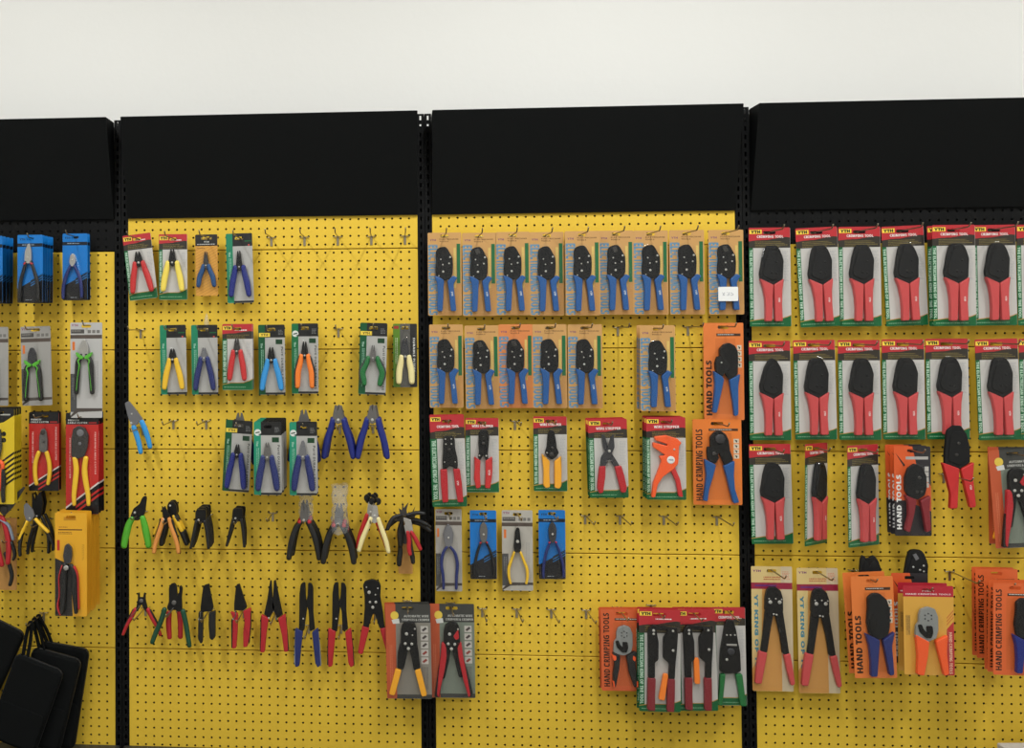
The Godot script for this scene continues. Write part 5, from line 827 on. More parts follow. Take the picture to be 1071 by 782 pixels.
	carded("durable_blue_disc", 79, 207, "durable_disc", 24, 10, 17, [["p", "jaw_head", "steel", 5, 13, 0.9, 0, [-5.1, 44.1, -2.3, 46.4, -0.6, 31.4, 0.6, 31.4, 2.3, 46.4, 5.1, 44.1, 9.1, 20.8, 11.4, 4.5, 5.7, -1.5, 0.0, -4.5, -5.7, -1.5, -11.4, 4.5, -9.1, 20.8]], ["g", "handle", "navy", 12, 9, [-11.9, 5.9, 14.6, -15.6, -17.6, 18.3, -21.1, -43.6, 19.8, -25.0, -72.0, 18.3, -26.7, -85.4, 15.5]], ["g", "handle", "navy", 12, 9, [11.9, 5.9, 14.6, 15.6, -17.6, 18.3, 21.1, -43.6, 19.8, 25.0, -72.0, 18.3, 26.7, -85.4, 15.5]], ["d", "rivet", "rivet_steel", 2.85, 1.5, 13, 0.0, 5.2]], false)
	carded("durable_blue_snip", 79, 207, "durable_disc", 24, 10, 17, [["p", "jaw_head", "soft_grey", 5, 13, 0.9, 1, [-3.4, 53.1, 3.4, 53.1, 9.1, 25.6, 11.4, 7.0, 5.7, 1.1, 0.0, -1.9, -5.7, 1.1, -11.4, 7.0, -9.1, 25.6]], ["g", "handle", "navy", 12, 9, [-11.1, 8.5, 14.6, -14.8, -15.4, 18.3, -20.3, -41.9, 19.8, -24.3, -70.9, 18.3, -26.0, -84.7, 15.5]], ["g", "handle", "navy", 12, 9, [11.1, 8.5, 14.6, 14.8, -15.4, 18.3, 20.3, -41.9, 19.8, 24.3, -70.9, 18.3, 26.0, -84.7, 15.5]], ["d", "rivet", "rivet_steel", 2.85, 1.5, 13, 0.0, 7.8]], false)
	carded("blue_nipper", 0, 0, "", 0, 0, 0, [["p", "jaw_head", "steel", -4, 4, 0.9, 0, [-7.8, 75.4, -3.5, 78.2, -0.9, 63.4, 0.9, 63.4, 3.5, 78.2, 7.8, 75.4, 13.9, 52.8, 17.4, 36.8, 8.7, 29.4, 0.0, 25.8, -8.7, 29.4, -17.4, 36.8, -13.9, 52.8]], ["g", "handle", "royal_blue", 13, 0, [-15.6, 38.6, 14.4, -22.3, 10.8, 18.0, -32.2, -19.8, 19.4, -39.3, -53.2, 18.0, -42.3, -70.0, 15.3]], ["g", "handle", "royal_blue", 13, 0, [15.6, 38.6, 14.4, 22.3, 10.8, 18.0, 32.2, -19.8, 19.4, 39.3, -53.2, 18.0, 42.3, -70.0, 15.3]], ["d", "rivet", "rivet_steel", 4.34, 1.5, 4, 0.0, 37.7]], true)
	carded("sky_stripper", 0, 0, "", 0, 0, 0, [["p", "blade", "soft_grey", -4, 4, 0.8, 1, [-41.4, 75.9, -29.0, 81.9, -16.1, 66.7, 13.8, 27.6, 2.3, 23.0, -2.3, 11.5, -19.8, 8.3, -30.8, 32.2]], ["d", "rivet", "rivet_steel", 3.68, 1.5, 4, -21.6, 16.1], ["d", "rivet", "rivet_steel", 2.76, 1.5, 4, -19.8, 43.7], ["g", "handle", "sky_blue", 13, 0, [-15.2, 5.5, 15.6, -6.9, -18.4, 16.6, 1.4, -46.0, 15.6, 6.0, -71.3, 13.8]], ["g", "handle", "sky_blue", 13, 0, [9.2, 20.7, 15.6, 19.8, -4.6, 16.6, 29.0, -32.2, 15.6, 34.5, -55.2, 13.8]]], true)
	carded("lime_pliers", 0, 0, "", 0, 0, 0, [["p", "jaw_head", "black_oxide", -4, 4, 1, 1, [17.0, 73.6, 26.2, 76.8, 29.4, 71.3, 26.2, 43.7, 23.9, 25.3, 5.5, 4.6, -17.5, 4.6, -19.8, 16.1, -10.6, 39.1, 7.8, 52.9]], ["g", "handle", "lime", 15, 0, [-13.8, 10.6, 16.2, -24.4, -6.9, 20.2, -32.2, -34.5, 21.9, -37.7, -57.5, 20.2, -39.6, -72.2, 18.2]], ["g", "handle", "lime", 15, 0, [15.6, 13.8, 16.2, 21.6, -6.9, 20.2, 27.6, -34.5, 21.9, 32.2, -57.5, 20.2, 34.0, -70.4, 18.2]], ["d", "rivet", "rivet_steel", 3.68, 1.5, 4, -6.0, 27.6]], true)
	carded("black_yellow_pliers", 0, 0, "", 0, 0, 0, [["p", "jaw_head", "black_oxide", -4, 4, 1, 1, [-6.9, 55.2, -0.9, 66.7, 11.5, 68.1, 20.7, 55.2, 23.0, 36.8, 18.4, 20.7, 4.6, 16.1, -4.6, 23.0]], ["g", "handle", "black_rubber", 14, 0, [-3.7, 22.1, 12.5, -13.8, -9.2, 15.6, -19.3, -32.2, 16.9, -23.9, -48.3, 15.6, -25.3, -59.8, 14.1]], ["g", "handle", "black_rubber", 14, 0, [16.1, 22.1, 12.5, 29.9, -9.2, 15.6, 39.1, -27.6, 16.9, 46.0, -46.0, 15.6, 50.6, -57.5, 14.1]], ["d", "rivet", "rivet_steel", 3.22, 1.5, 4, 2.3, 55.2], ["g", "grip_sleeve", "yellow", 15, 0, [-27.6, 9.2, 8.3, -37.7, -9.2, 11.0, -45.1, -27.6, 11.0]], ["g", "grip_sleeve", "yellow", 15, 0, [11.5, 25.3, 8.3, 23.0, 4.6, 15.6, 36.8, -19.3, 13.8]]], true)
	carded("peach_pliers", 0, 0, "", 0, 0, 0, [["p", "jaw_head", "black_oxide", -4, 4, 1, 1, [-15.2, 66.7, -10.6, 59.8, -6.9, 66.7, 2.3, 48.3, 7.8, 39.1, 2.3, 20.7, -9.2, 18.4, -12.4, 34.5]], ["g", "handle", "peach", 14, 0, [-12.4, 29.9, 10.3, -17.0, 9.2, 12.9, -27.6, -23.0, 13.9, -35.4, -46.0, 12.9, -39.1, -69.0, 11.6]], ["g", "handle", "peach", 14, 0, [6.0, 29.9, 10.3, 12.4, 4.6, 12.9, 23.0, -23.0, 13.9, 29.9, -46.0, 12.9, 33.6, -69.0, 11.6]], ["d", "rivet", "rivet_steel", 2.76, 1.5, 4, -9.2, 27.6], ["g", "grip_inlay", "black_rubber", 10, -2, [13.8, 25.3, 5.5, 21.6, 0.0, 6.4, 30.8, -32.2, 6.4, 37.3, -71.3, 5.5]], ["g", "grip_inlay", "black_rubber", 10, -2, [-20.7, 27.6, 4.6, -24.4, 9.2, 4.6, -35.4, -27.6, 4.6]]], true)
	carded("black_stripper", 0, 0, "", 0, 0, 0, [["p", "stripping_head", "black_oxide", -4, 4, 0.9, 1, [-16.1, 40.5, -11.5, 46.0, 12.9, 46.0, 14.7, 35.9, 13.8, 15.2, 9.2, 7.4, -11.5, 7.4, -17.5, 17.5]], ["d", "rivet", "rivet_steel", 3.22, 1.5, 4, -6.9, 16.1], ["g", "handle", "black_rubber", 11, 0, [-13.8, 12.9, 10.1, -19.3, -14.7, 11.0, -25.3, -42.3, 10.1, -30.8, -65.3, 8.3]], ["g", "handle", "black_rubber", 11, 0, [10.1, 12.9, 10.1, 16.1, -14.7, 11.0, 19.3, -42.3, 11.0, 21.2, -65.3, 9.2]]], true)
	carded("black_pliers", 0, 0, "", 0, 0, 0, [["p", "jaw_head", "steel", -4, 4, 1, 1, [-8.3, 64.4, -3.7, 69.0, 0.0, 46.0, 3.7, 69.0, 8.3, 64.4, 12.0, 34.5, 10.1, 18.4, 0.0, 13.8, -10.1, 18.4, -12.0, 34.5]], ["g", "handle", "black_rubber", 14, 0, [-10.1, 14.7, 14.0, -25.3, -9.2, 17.5, -35.9, -41.4, 18.9, -41.4, -69.0, 17.5, -45.1, -89.7, 15.7]], ["g", "handle", "black_rubber", 14, 0, [10.1, 14.7, 14.0, 23.0, -9.2, 17.5, 33.1, -36.8, 18.9, 39.1, -64.4, 17.5, 42.8, -89.7, 15.7]], ["g", "collar", "crimson", 15, 0, [-14.3, 13.3, 14.0, -11.5, 16.1, 12.2]], ["g", "collar", "crimson", 15, 0, [15.2, 13.3, 14.0, 12.4, 16.1, 12.2]], ["d", "rivet", "rivet_steel", 3.68, 1.5, 4, -0.9, 20.7]], true)
	carded("red_nippers", 0, 0, "", 0, 0, 0, [["p", "nipper_head", "chrome", -4, 4, 0.8, 1, [-5.5, 62.1, 6.4, 62.1, 10.6, 39.1, 10.6, 16.1, 0.0, 10.6, -10.1, 16.1, -9.2, 39.1]], ["p", "jaw", "black_oxide", -5, 5, 1.5, 1, [-1.8, 80.5, -9.2, 85.1, -17.5, 78.2, -16.6, 66.7, -7.4, 62.1]], ["p", "jaw", "black_oxide", -5, 5, 1.5, 1, [1.8, 80.5, 9.2, 85.1, 17.5, 78.2, 16.6, 66.7, 7.4, 62.1]], ["g", "handle", "red", 13, 0, [-10.1, 25.3, 12.0, -22.1, -6.9, 14.3, -34.5, -39.1, 14.3, -42.3, -69.0, 12.0]], ["g", "handle", "red", 13, 0, [10.1, 25.3, 12.0, 22.1, -6.9, 14.3, 34.5, -39.1, 14.3, 42.3, -69.0, 12.0]], ["d", "rivet", "rivet_steel", 4.14, 1.5, 4, 0.0, 32.2]], true)
	carded("cream_nippers", 0, 0, "", 0, 0, 0, [["p", "nipper_head", "chrome", -4, 4, 0.8, 1, [-5.5, 62.1, 6.4, 62.1, 10.6, 39.1, 10.6, 16.1, 0.0, 10.6, -10.1, 16.1, -9.2, 39.1]], ["p", "jaw", "black_oxide", -5, 5, 1.5, 1, [-1.8, 80.5, -9.2, 85.1, -17.5, 78.2, -16.6, 66.7, -7.4, 62.1]], ["p", "jaw", "black_oxide", -5, 5, 1.5, 1, [1.8, 80.5, 9.2, 85.1, 17.5, 78.2, 16.6, 66.7, 7.4, 62.1]], ["g", "handle", "cream", 13, 0, [-10.1, 25.3, 12.0, -22.1, -6.9, 14.3, -34.5, -39.1, 14.3, -42.3, -69.0, 12.0]], ["g", "handle", "cream", 13, 0, [10.1, 25.3, 12.0, 22.1, -6.9, 14.3, 34.5, -39.1, 14.3, 42.3, -69.0, 12.0]], ["d", "rivet", "rivet_steel", 4.14, 1.5, 4, 0.0, 32.2]], true)
	carded("maroon_nippers", 0, 0, "", 0, 0, 0, [["p", "nipper_head", "chrome", -4, 4, 0.8, 1, [-5.5, 62.1, 6.4, 62.1, 10.6, 39.1, 10.6, 16.1, 0.0, 10.6, -10.1, 16.1, -9.2, 39.1]], ["p", "jaw", "black_oxide", -5, 5, 1.5, 1, [-1.8, 80.5, -9.2, 85.1, -17.5, 78.2, -16.6, 66.7, -7.4, 62.1]], ["p", "jaw", "black_oxide", -5, 5, 1.5, 1, [1.8, 80.5, 9.2, 85.1, 17.5, 78.2, 16.6, 66.7, 7.4, 62.1]], ["g", "handle", "maroon", 13, 0, [-10.1, 25.3, 12.0, -22.1, -6.9, 14.3, -34.5, -39.1, 14.3, -42.3, -69.0, 12.0]], ["g", "handle", "maroon", 13, 0, [10.1, 25.3, 12.0, 22.1, -6.9, 14.3, 34.5, -39.1, 14.3, 42.3, -69.0, 12.0]], ["d", "rivet", "rivet_steel", 4.14, 1.5, 4, 0.0, 32.2]], true)
	carded("small_red_nipper", 0, 0, "", 0, 0, 0, [["p", "cutting_head", "black_oxide", -4, 4, 0.8, 0, [-9.0, 62.0, -4.9, 63.2, -4.1, 49.8, 6.5, 49.8, 9.0, 63.2, 13.1, 62.0, 13.1, 43.7, 19.6, 15.1, 16.3, 6.1, 9.0, 15.1, 1.2, 29.4, -10.2, 9.0, -16.3, 13.1, -10.2, 39.6]], ["g", "handle", "crimson", 12, 0, [-17.1, 15.1, 11.4, -29.4, -9.4, 12.2, -43.7, -33.9, 10.6, -55.1, -60.4, 9.0]], ["g", "grip_inlay", "black_rubber", 10, -1, [-24.1, 12.6, 5.7, -37.5, -11.4, 4.9, -52.6, -37.9, 4.1]], ["g", "handle", "crimson", 12, 0, [19.6, 15.1, 11.4, 31.8, -9.4, 12.2, 46.1, -33.9, 10.6, 57.5, -60.4, 9.0]], ["g", "grip_inlay", "black_rubber", 10, -1, [26.5, 12.6, 5.7, 40.0, -11.4, 4.9, 55.1, -37.9, 4.1]], ["d", "rivet", "steel", 6.12, 2, 4, 1.2, 40.4], ["w", "spring", "steel", 1.2, [-3.3, 27.3, 5, -16.3, 9.0, 6, -31.8, -7.3, 6]]], true)
	carded("green_stripper", 0, 0, "", 0, 0, 0, [["p", "stripping_head", "black_oxide", -4, 4, 0.9, 1, [-8.2, 81.6, -2.0, 93.0, 8.2, 95.9, 15.1, 87.7, 17.5, 57.1, 23.3, 73.4, 22.4, 85.7, 27.3, 88.9, 32.6, 81.6, 29.8, 53.0, 31.4, 14.3, 18.4, 12.2, 6.1, 20.4, -10.2, 14.3, -14.3, 24.5, -8.2, 40.8]], ["g", "handle", "forest", 13, 0, [-21.6, 18.4, 14.7, -32.6, -16.3, 15.5, -49.0, -53.0, 14.7, -59.2, -79.6, 13.1]], ["g", "handle", "forest", 13, 0, [32.6, 14.3, 15.5, 40.8, -20.4, 15.5, 46.9, -57.1, 14.7, 51.8, -87.7, 13.1]], ["d", "rivet", "steel", 6.94, 2, 4, 7.3, 38.8], ["w", "spring", "steel", 1.2, [6.1, 24.5, 5, -8.2, 8.2, 6, -21.6, -4.9, 6]]], true)
	carded("crimson_stripper", 0, 0, "", 0, 0, 0, [["p", "blade", "black_oxide", -3, 3, 0.8, 1, [-6.1, 81.6, 4.1, 81.6, 12.2, 24.5, -12.2, 24.5]], ["g", "handle", "crimson", 12, 0, [-16.3, 16.3, 16.3, -17.5, -16.3, 17.1, -15.1, -57.1, 14.7]], ["g", "handle", "crimson", 12, 0, [15.1, 16.3, 16.3, 17.5, -16.3, 16.3, 17.5, -55.1, 14.7]]], true)
	carded("black_wire_stripper", 0, 0, "", 0, 0, 0, [["p", "stripping_head", "black_oxide", -4, 4, 0.9, 1, [-10.2, 79.6, -5.3, 84.5, 8.2, 87.7, 11.0, 67.3, 20.4, 18.4, 14.3, 8.2, -18.4, 4.1, -18.4, 18.4, -14.3, 51.0]], ["p", "handle", "black_rubber", -6, 6, 2.5, 1, [-24.5, 6.1, -12.2, 8.2, -10.2, -22.4, -12.2, -83.6, -18.4, -88.5, -26.5, -73.4]], ["p", "handle", "black_rubber", -6, 6, 2.5, 1, [6.1, 2.0, 26.5, 10.2, 25.7, -26.5, 25.7, -67.3, 16.3, -77.5, 8.2, -71.4, 5.3, -30.6]], ["d", "rivet", "rivet_steel", 2.45, 1.5, 6, -23.3, -15.1], ["w", "spring", "steel", 1.2, [-18.4, 6.1, 6, -18.4, -6.1, 8, -22.4, -15.1, 7]]], true)
	carded("red_wire_stripper", 0, 0, "", 0, 0, 0, [["p", "stripping_head", "black_oxide", -4, 4, 0.9, 1, [-14.3, 91.8, -4.1, 95.9, 2.0, 75.5, 18.4, 26.5, 4.1, 16.3, -14.3, 18.4, -20.4, 14.3, -20.4, 38.8]], ["p", "handle", "crimson", -6, 6, 2.5, 1, [-31.8, 13.5, -9.0, 9.4, -10.2, -38.8, -14.3, -91.8, -26.5, -95.1, -25.3, -38.8, -24.5, -6.1]], ["p", "handle", "crimson", -6, 6, 2.5, 1, [6.1, 16.3, 29.4, 26.5, 28.6, -18.4, 24.5, -63.2, 18.4, -87.7, 6.1, -89.8, 6.1, -46.9, 10.2, -14.3]], ["p", "grip_inlay", "black_rubber", -6.5, 5, 2, 1, [-29.4, -6.1, -24.5, -14.3, -23.7, -91.8, -29.4, -93.8]], ["p", "grip_inlay", "black_rubber", -6.5, 5, 2, 1, [24.5, 14.3, 30.2, 16.3, 29.4, -34.7, 22.4, -83.6]], ["d", "rivet", "rivet_steel", 2.45, 1.5, 6, -22.8, -6.9], ["w", "spring", "steel", 1.2, [-18.4, 18.4, 5, -14.3, 6.1, 8, -22.8, -6.9, 7]]], true)
	carded("red_nose_crimper", 0, 0, "", 0, 0, 0, [["p", "jaw", "black_oxide", -4, 4, 1, 0, [-11.1, 104.1, -6.7, 103.2, -4.5, 54.3, 2.2, 23.1, -13.3, -5.8, -29.8, 5.3, -20.0, 49.8]], ["p", "jaw", "black_oxide", -4, 4, 1, 0, [0.0, 103.2, 4.9, 105.5, 15.6, 54.3, 25.4, 5.3, 8.9, -5.8, -6.7, 27.6, -3.1, 58.7]], ["p", "handle", "crimson", -6, 6, 2.5, 1, [-37.8, 5.3, -15.6, -4.5, -22.2, -48.1, -28.0, -105.0, -41.4, -105.9, -38.7, -48.1]], ["p", "handle", "crimson", -6, 6, 2.5, 1, [11.1, -5.8, 33.4, 7.6, 38.7, -39.2, 41.4, -101.5, 28.9, -103.7, 22.2, -52.5]], ["p", "grip_inlay", "black_rubber", -6.5, 5, 2, 1, [-39.6, 0.9, -35.2, -12.5, -39.6, -105.0, -43.2, -101.5]], ["p", "grip_inlay", "black_rubber", -6.5, 5, 2, 1, [33.4, 0.9, 38.7, -39.2, 43.2, -99.2, 38.7, -101.5]], ["d", "rivet", "rivet_steel", 2.67, 1.5, 4, -15.6, -4.5]], true)
	carded("blue_crimper", 0, 0, "", 0, 0, 0, [["p", "jaw", "black_oxide", -4, 4, 1.2, 1, [-22.7, 89.9, -19.1, 116.6, -12.9, 123.3, -4.9, 123.3, -4.0, 87.7, -0.4, 49.8, -9.3, -16.9, -24.9, -19.1, -23.6, 36.5]], ["p", "jaw", "black_oxide", -3, 3.6, 1.2, 1, [1.8, 87.7, 3.1, 123.3, 12.9, 121.9, 18.2, 109.9, 18.2, 36.5, 22.7, -12.5, 6.2, -17.8, 4.0, 40.9, -4.0, 63.2]], ["p", "handle", "navy", -6, 6, 2.5, 1, [-35.2, -8.9, -12.9, -17.8, -17.4, -57.0, -23.6, -119.3, -36.0, -122.8, -36.9, -65.9]], ["p", "handle", "navy", -6, 6, 2.5, 1, [13.8, -20.5, 31.6, -7.1, 36.0, -57.0, 38.7, -114.8, 29.8, -122.8, 22.7, -110.4, 17.4, -57.0]], ["p", "grip_inlay", "grey_rubber", -6.6, 5, 2, 1, [-36.9, -12.5, -32.5, -25.8, -33.8, -119.3, -39.6, -114.8]], ["p", "grip_inlay", "grey_rubber", -6.6, 5, 2, 1, [30.7, -12.5, 36.9, -57.0, 40.5, -117.0, 36.0, -119.3]], ["d", "rivet", "rivet_steel", 2.67, 1.5, 4, -11.6, 18.7]], true)
	carded("red_long_crimper", 0, 0, "", 0, 0, 0, [["p", "jaw", "black_oxide", -4, 4, 1.2, 1, [-22.7, 89.9, -19.1, 116.6, -12.9, 123.3, -4.9, 123.3, -4.0, 87.7, -0.4, 49.8, -9.3, -16.9, -24.9, -19.1, -23.6, 36.5]], ["p", "jaw", "black_oxide", -3, 3.6, 1.2, 1, [1.8, 87.7, 3.1, 123.3, 12.9, 121.9, 18.2, 109.9, 18.2, 36.5, 22.7, -12.5, 6.2, -17.8, 4.0, 40.9, -4.0, 63.2]], ["p", "handle", "crimson", -6, 6, 2.5, 1, [-35.2, -8.9, -12.9, -17.8, -17.4, -57.0, -23.6, -119.3, -36.0, -122.8, -36.9, -65.9]], ["p", "handle", "crimson", -6, 6, 2.5, 1, [13.8, -20.5, 31.6, -7.1, 36.0, -57.0, 38.7, -114.8, 29.8, -122.8, 22.7, -110.4, 17.4, -57.0]], ["p", "grip_inlay", "black_rubber", -6.6, 5, 2, 1, [-36.9, -12.5, -32.5, -25.8, -33.8, -119.3, -39.6, -114.8]], ["p", "grip_inlay", "black_rubber", -6.6, 5, 2, 1, [30.7, -12.5, 36.9, -57.0, 40.5, -117.0, 36.0, -119.3]], ["d", "rivet", "rivet_steel", 2.67, 1.5, 4, -11.6, 18.7]], true)
	carded("red_auto_stripper", 0, 0, "", 0, 0, 0, [["p", "stripping_head", "black_oxide", -5, 6, 1.2, 1, [-33.4, 92.6, -26.7, 103.7, -6.7, 109.5, 13.3, 103.7, 18.7, 90.3, 16.9, 61.4, 24.5, 12.5, 28.9, -32.0, 13.3, -29.8, 0.9, 10.2, -5.3, 10.2, -17.8, -29.8, -33.4, -27.6, -28.9, 25.8, -28.9, 61.4]], ["p", "handle", "crimson", -6, 7, 2.5, 1, [-36.5, -24.0, -15.1, -29.8, -35.6, -107.7, -49.8, -104.1]], ["p", "handle", "crimson", -6, 7, 2.5, 1, [14.2, -31.2, 34.7, -26.7, 49.8, -103.2, 36.5, -109.9]], ["d", "rivet", "rivet_steel", 4.9, 1.5, 6, -15.6, 72.5], ["d", "rivet", "rivet_steel", 3.56, 1.5, 6, -13.3, 44.5], ["d", "rivet", "rivet_steel", 4.0, 1.5, 6, 3.6, 44.5], ["d", "rivet", "rivet_steel", 4.45, 1.5, 6, -5.3, 29.4], ["d", "rivet", "rivet_steel", 2.23, 1.5, 6, 9.8, 84.5], ["d", "rivet", "rivet_steel", 2.23, 1.5, 6, -23.1, 87.2], ["d", "rivet", "rivet_steel", 2.23, 1.5, 6, 2.7, 65.9], ["w", "spring", "amber", 1.5, [-4.5, 12.5, 0, -4.5, -0.9, 3, -3.6, -7.6, 0]]], true)
	carded("yellow_sleeve_pliers", 0, 0, "", 0, 0, 0, [["p", "jaw_head", "soft_grey", -4, 4, 1, 1, [-36.4, 65.2, -29.5, 72.0, -10.3, 51.5, -4.8, 32.9, -17.2, 17.2, -29.5, 20.6, -36.4, 41.2]], ["g", "handle", "black_rubber", 12, 0, [-30.9, 17.2, 8.2, -41.2, -13.7, 10.3, -48.0, -41.2, 11.1, -50.1, -61.7, 10.3, -48.7, -82.3, 9.3]], ["g", "handle", "black_rubber", 12, 0, [-6.9, 20.6, 8.2, 20.6, 0.0, 10.3, 41.2, -27.4, 11.1, 50.1, -48.0, 10.3, 55.6, -61.7, 9.3]], ["d", "rivet", "rivet_steel", 2.74, 1.5, 4, -18.5, 27.4], ["g", "grip_sleeve", "yellow", 14, 0, [-27.4, 17.2, 9.6, -39.1, -8.2, 10.3, -50.1, -34.3, 9.6]], ["g", "grip_sleeve", "yellow", 14, 0, [-2.1, 24.0, 9.6, 13.7, 6.9, 10.3, 36.4, -13.7, 9.6]]], true)
	carded("black_long_pliers", 0, 0, "", 0, 0, 0, [["p", "jaw_head", "black_oxide", -4, 4, 1, 1, [-24.0, 89.2, -13.7, 61.7, -6.9, 82.3, 3.4, 92.6, 10.3, 54.9, 3.4, 20.6, -10.3, 6.9, -24.0, 27.4]], ["g", "handle", "black_rubber", 12, 0, [-13.7, 13.7, 8.2, -22.6, -20.6, 10.3, -32.2, -54.9, 11.1, -36.4, -75.5, 10.3, -37.7, -92.6, 9.3]], ["g", "handle", "black_rubber", 12, 0, [4.8, 17.2, 8.2, 18.5, -13.7, 10.3, 25.4, -41.2, 11.1, 26.8, -68.6, 10.3, 25.4, -89.2, 9.3]], ["d", "rivet", "rivet_steel", 2.74, 1.5, 4, -8.9, 19.2]], true)
	carded("tin_snips", 0, 0, "", 0, 0, 0, [["p", "blade", "charcoal", -3, 3, 0.8, 1, [50.1, 170.1, 51.5, 164.6, 17.2, 109.8, -10.3, 82.3, -20.6, 96.0, 13.7, 140.6]], ["p", "blade", "black_oxide", -6, -1, 0.8, 1, [-51.5, 164.6, -30.9, 154.4, 0.0, 102.9, -10.3, 78.9, -30.9, 102.9]], ["d", "rivet", "dark_metal", 10.98, 3, 3, -8.9, 102.9], ["g", "handle", "crimson", 14, 0, [-17.2, 78.9, 13.7, -3.4, 41.2, 16.5, 3.4, -6.9, 16.5, 0.7, -54.9, 13.7]], ["g", "handle", "crimson", 14, 0, [-24.0, 82.3, 13.7, -32.2, 41.2, 16.5, -30.9, -6.9, 16.5, -17.2, -61.7, 13.7]], ["g", "grip_inlay", "grey_rubber", 15, 1, [-20.6, 72.0, 5.5, 3.4, 54.9, 6.9, 17.2, 13.7, 6.9]], ["g", "grip_inlay", "black_rubber", 15, -1, [11.7, 6.9, 8.2, 21.3, -27.4, 9.6, 17.2, -44.6, 8.2]], ["g", "handle", "black_rubber", 12, -6, [-10.3, -27.4, 11.0, 4.8, -68.6, 12.3, 10.3, -96.0, 12.3, 4.8, -120.1, 11.0]]], true)
	carded("splayed_snips", 0, 0, "", 0, 0, 0, [["p", "jaw_head", "dark_metal", -3, 3, 0.7, 0, [-4.0, 70.1, -0.7, 50.1, 13.3, 66.7, 7.3, 45.1, 10.0, 28.4, -10.0, 28.4, -15.0, 50.1, -6.0, 43.4]], ["g", "handle", "black_rubber", 12, 0, [-8.3, 30.0, 9.9, -30.0, 21.7, 12.6, -43.4, 0.0, 12.6, -47.4, -10.0, 10.8]], ["g", "handle", "black_rubber", 12, 0, [8.3, 30.0, 9.9, 26.7, 35.0, 11.7, 43.4, 36.7, 11.7, 58.4, 35.0, 9.9]]], true)
	carded("hanging_snips", 0, 0, "", 0, 0, 0, [["p", "jaw_head", "dark_metal", -3, 3, 0.7, 0, [-36.7, 15.0, -20.0, 16.7, -26.7, 36.7, -8.3, 25.0, 16.7, 28.4, 13.3, 10.0, -10.0, 10.0, -20.0, 12.7]], ["g", "handle", "black_rubber", 12, 0, [-5.0, 13.3, 10.8, -11.7, -10.0, 15.3, -11.7, -33.4, 16.2, -10.0, -56.7, 13.5]], ["g", "handle", "black_rubber", 12, 0, [13.3, 16.7, 10.8, 33.4, 16.7, 12.6, 53.4, 10.0, 11.7, 66.7, 3.3, 9.9]]], true)
	carded("crimson_snips", 0, 0, "", 0, 0, 0, [["p", "jaw_head", "chrome", -3, 3, 0.7, 0, [-1.7, 23.4, 20.0, 16.7, 23.4, 0.0, 26.7, -20.0, 5.0, -23.4, 0.0, 0.0]], ["g", "handle", "crimson", 12, 0, [10.0, -16.7, 10.8, 14.0, -40.0, 12.6, 13.3, -63.4, 12.6, 16.7, -81.8, 10.8]], ["g", "handle", "crimson", 12, 0, [20.0, -16.7, 10.8, 30.0, -33.4, 12.6, 38.4, -50.1, 12.6, 46.1, -66.7, 10.8]]], true)
	carded("dark_snips", 0, 0, "", 0, 0, 0, [["p", "jaw_head", "dark_metal", -3, 3, 0.7, 0, [-5.0, -10.0, 10.0, -10.0, 20.0, -43.4, 3.3, -53.4, -15.0, -46.7]], ["g", "handle", "black_rubber", 12, 0, [-13.3, -40.0, 11.7, -11.7, -73.4, 14.4, -14.0, -93.4, 15.3, -15.4, -113.5, 13.5]], ["g", "handle", "black_rubber", 12, 0, [16.7, -43.4, 11.7, 20.0, -73.4, 14.4, 23.4, -90.1, 14.4, 25.4, -106.8, 11.7]]], true)
	carded("kraft_card", 42, 150, "kraft", 10, 8, 0, [], false)
	carded("kraft_card_wide", 62, 215, "kraft", 20, 8, 0, [], false)
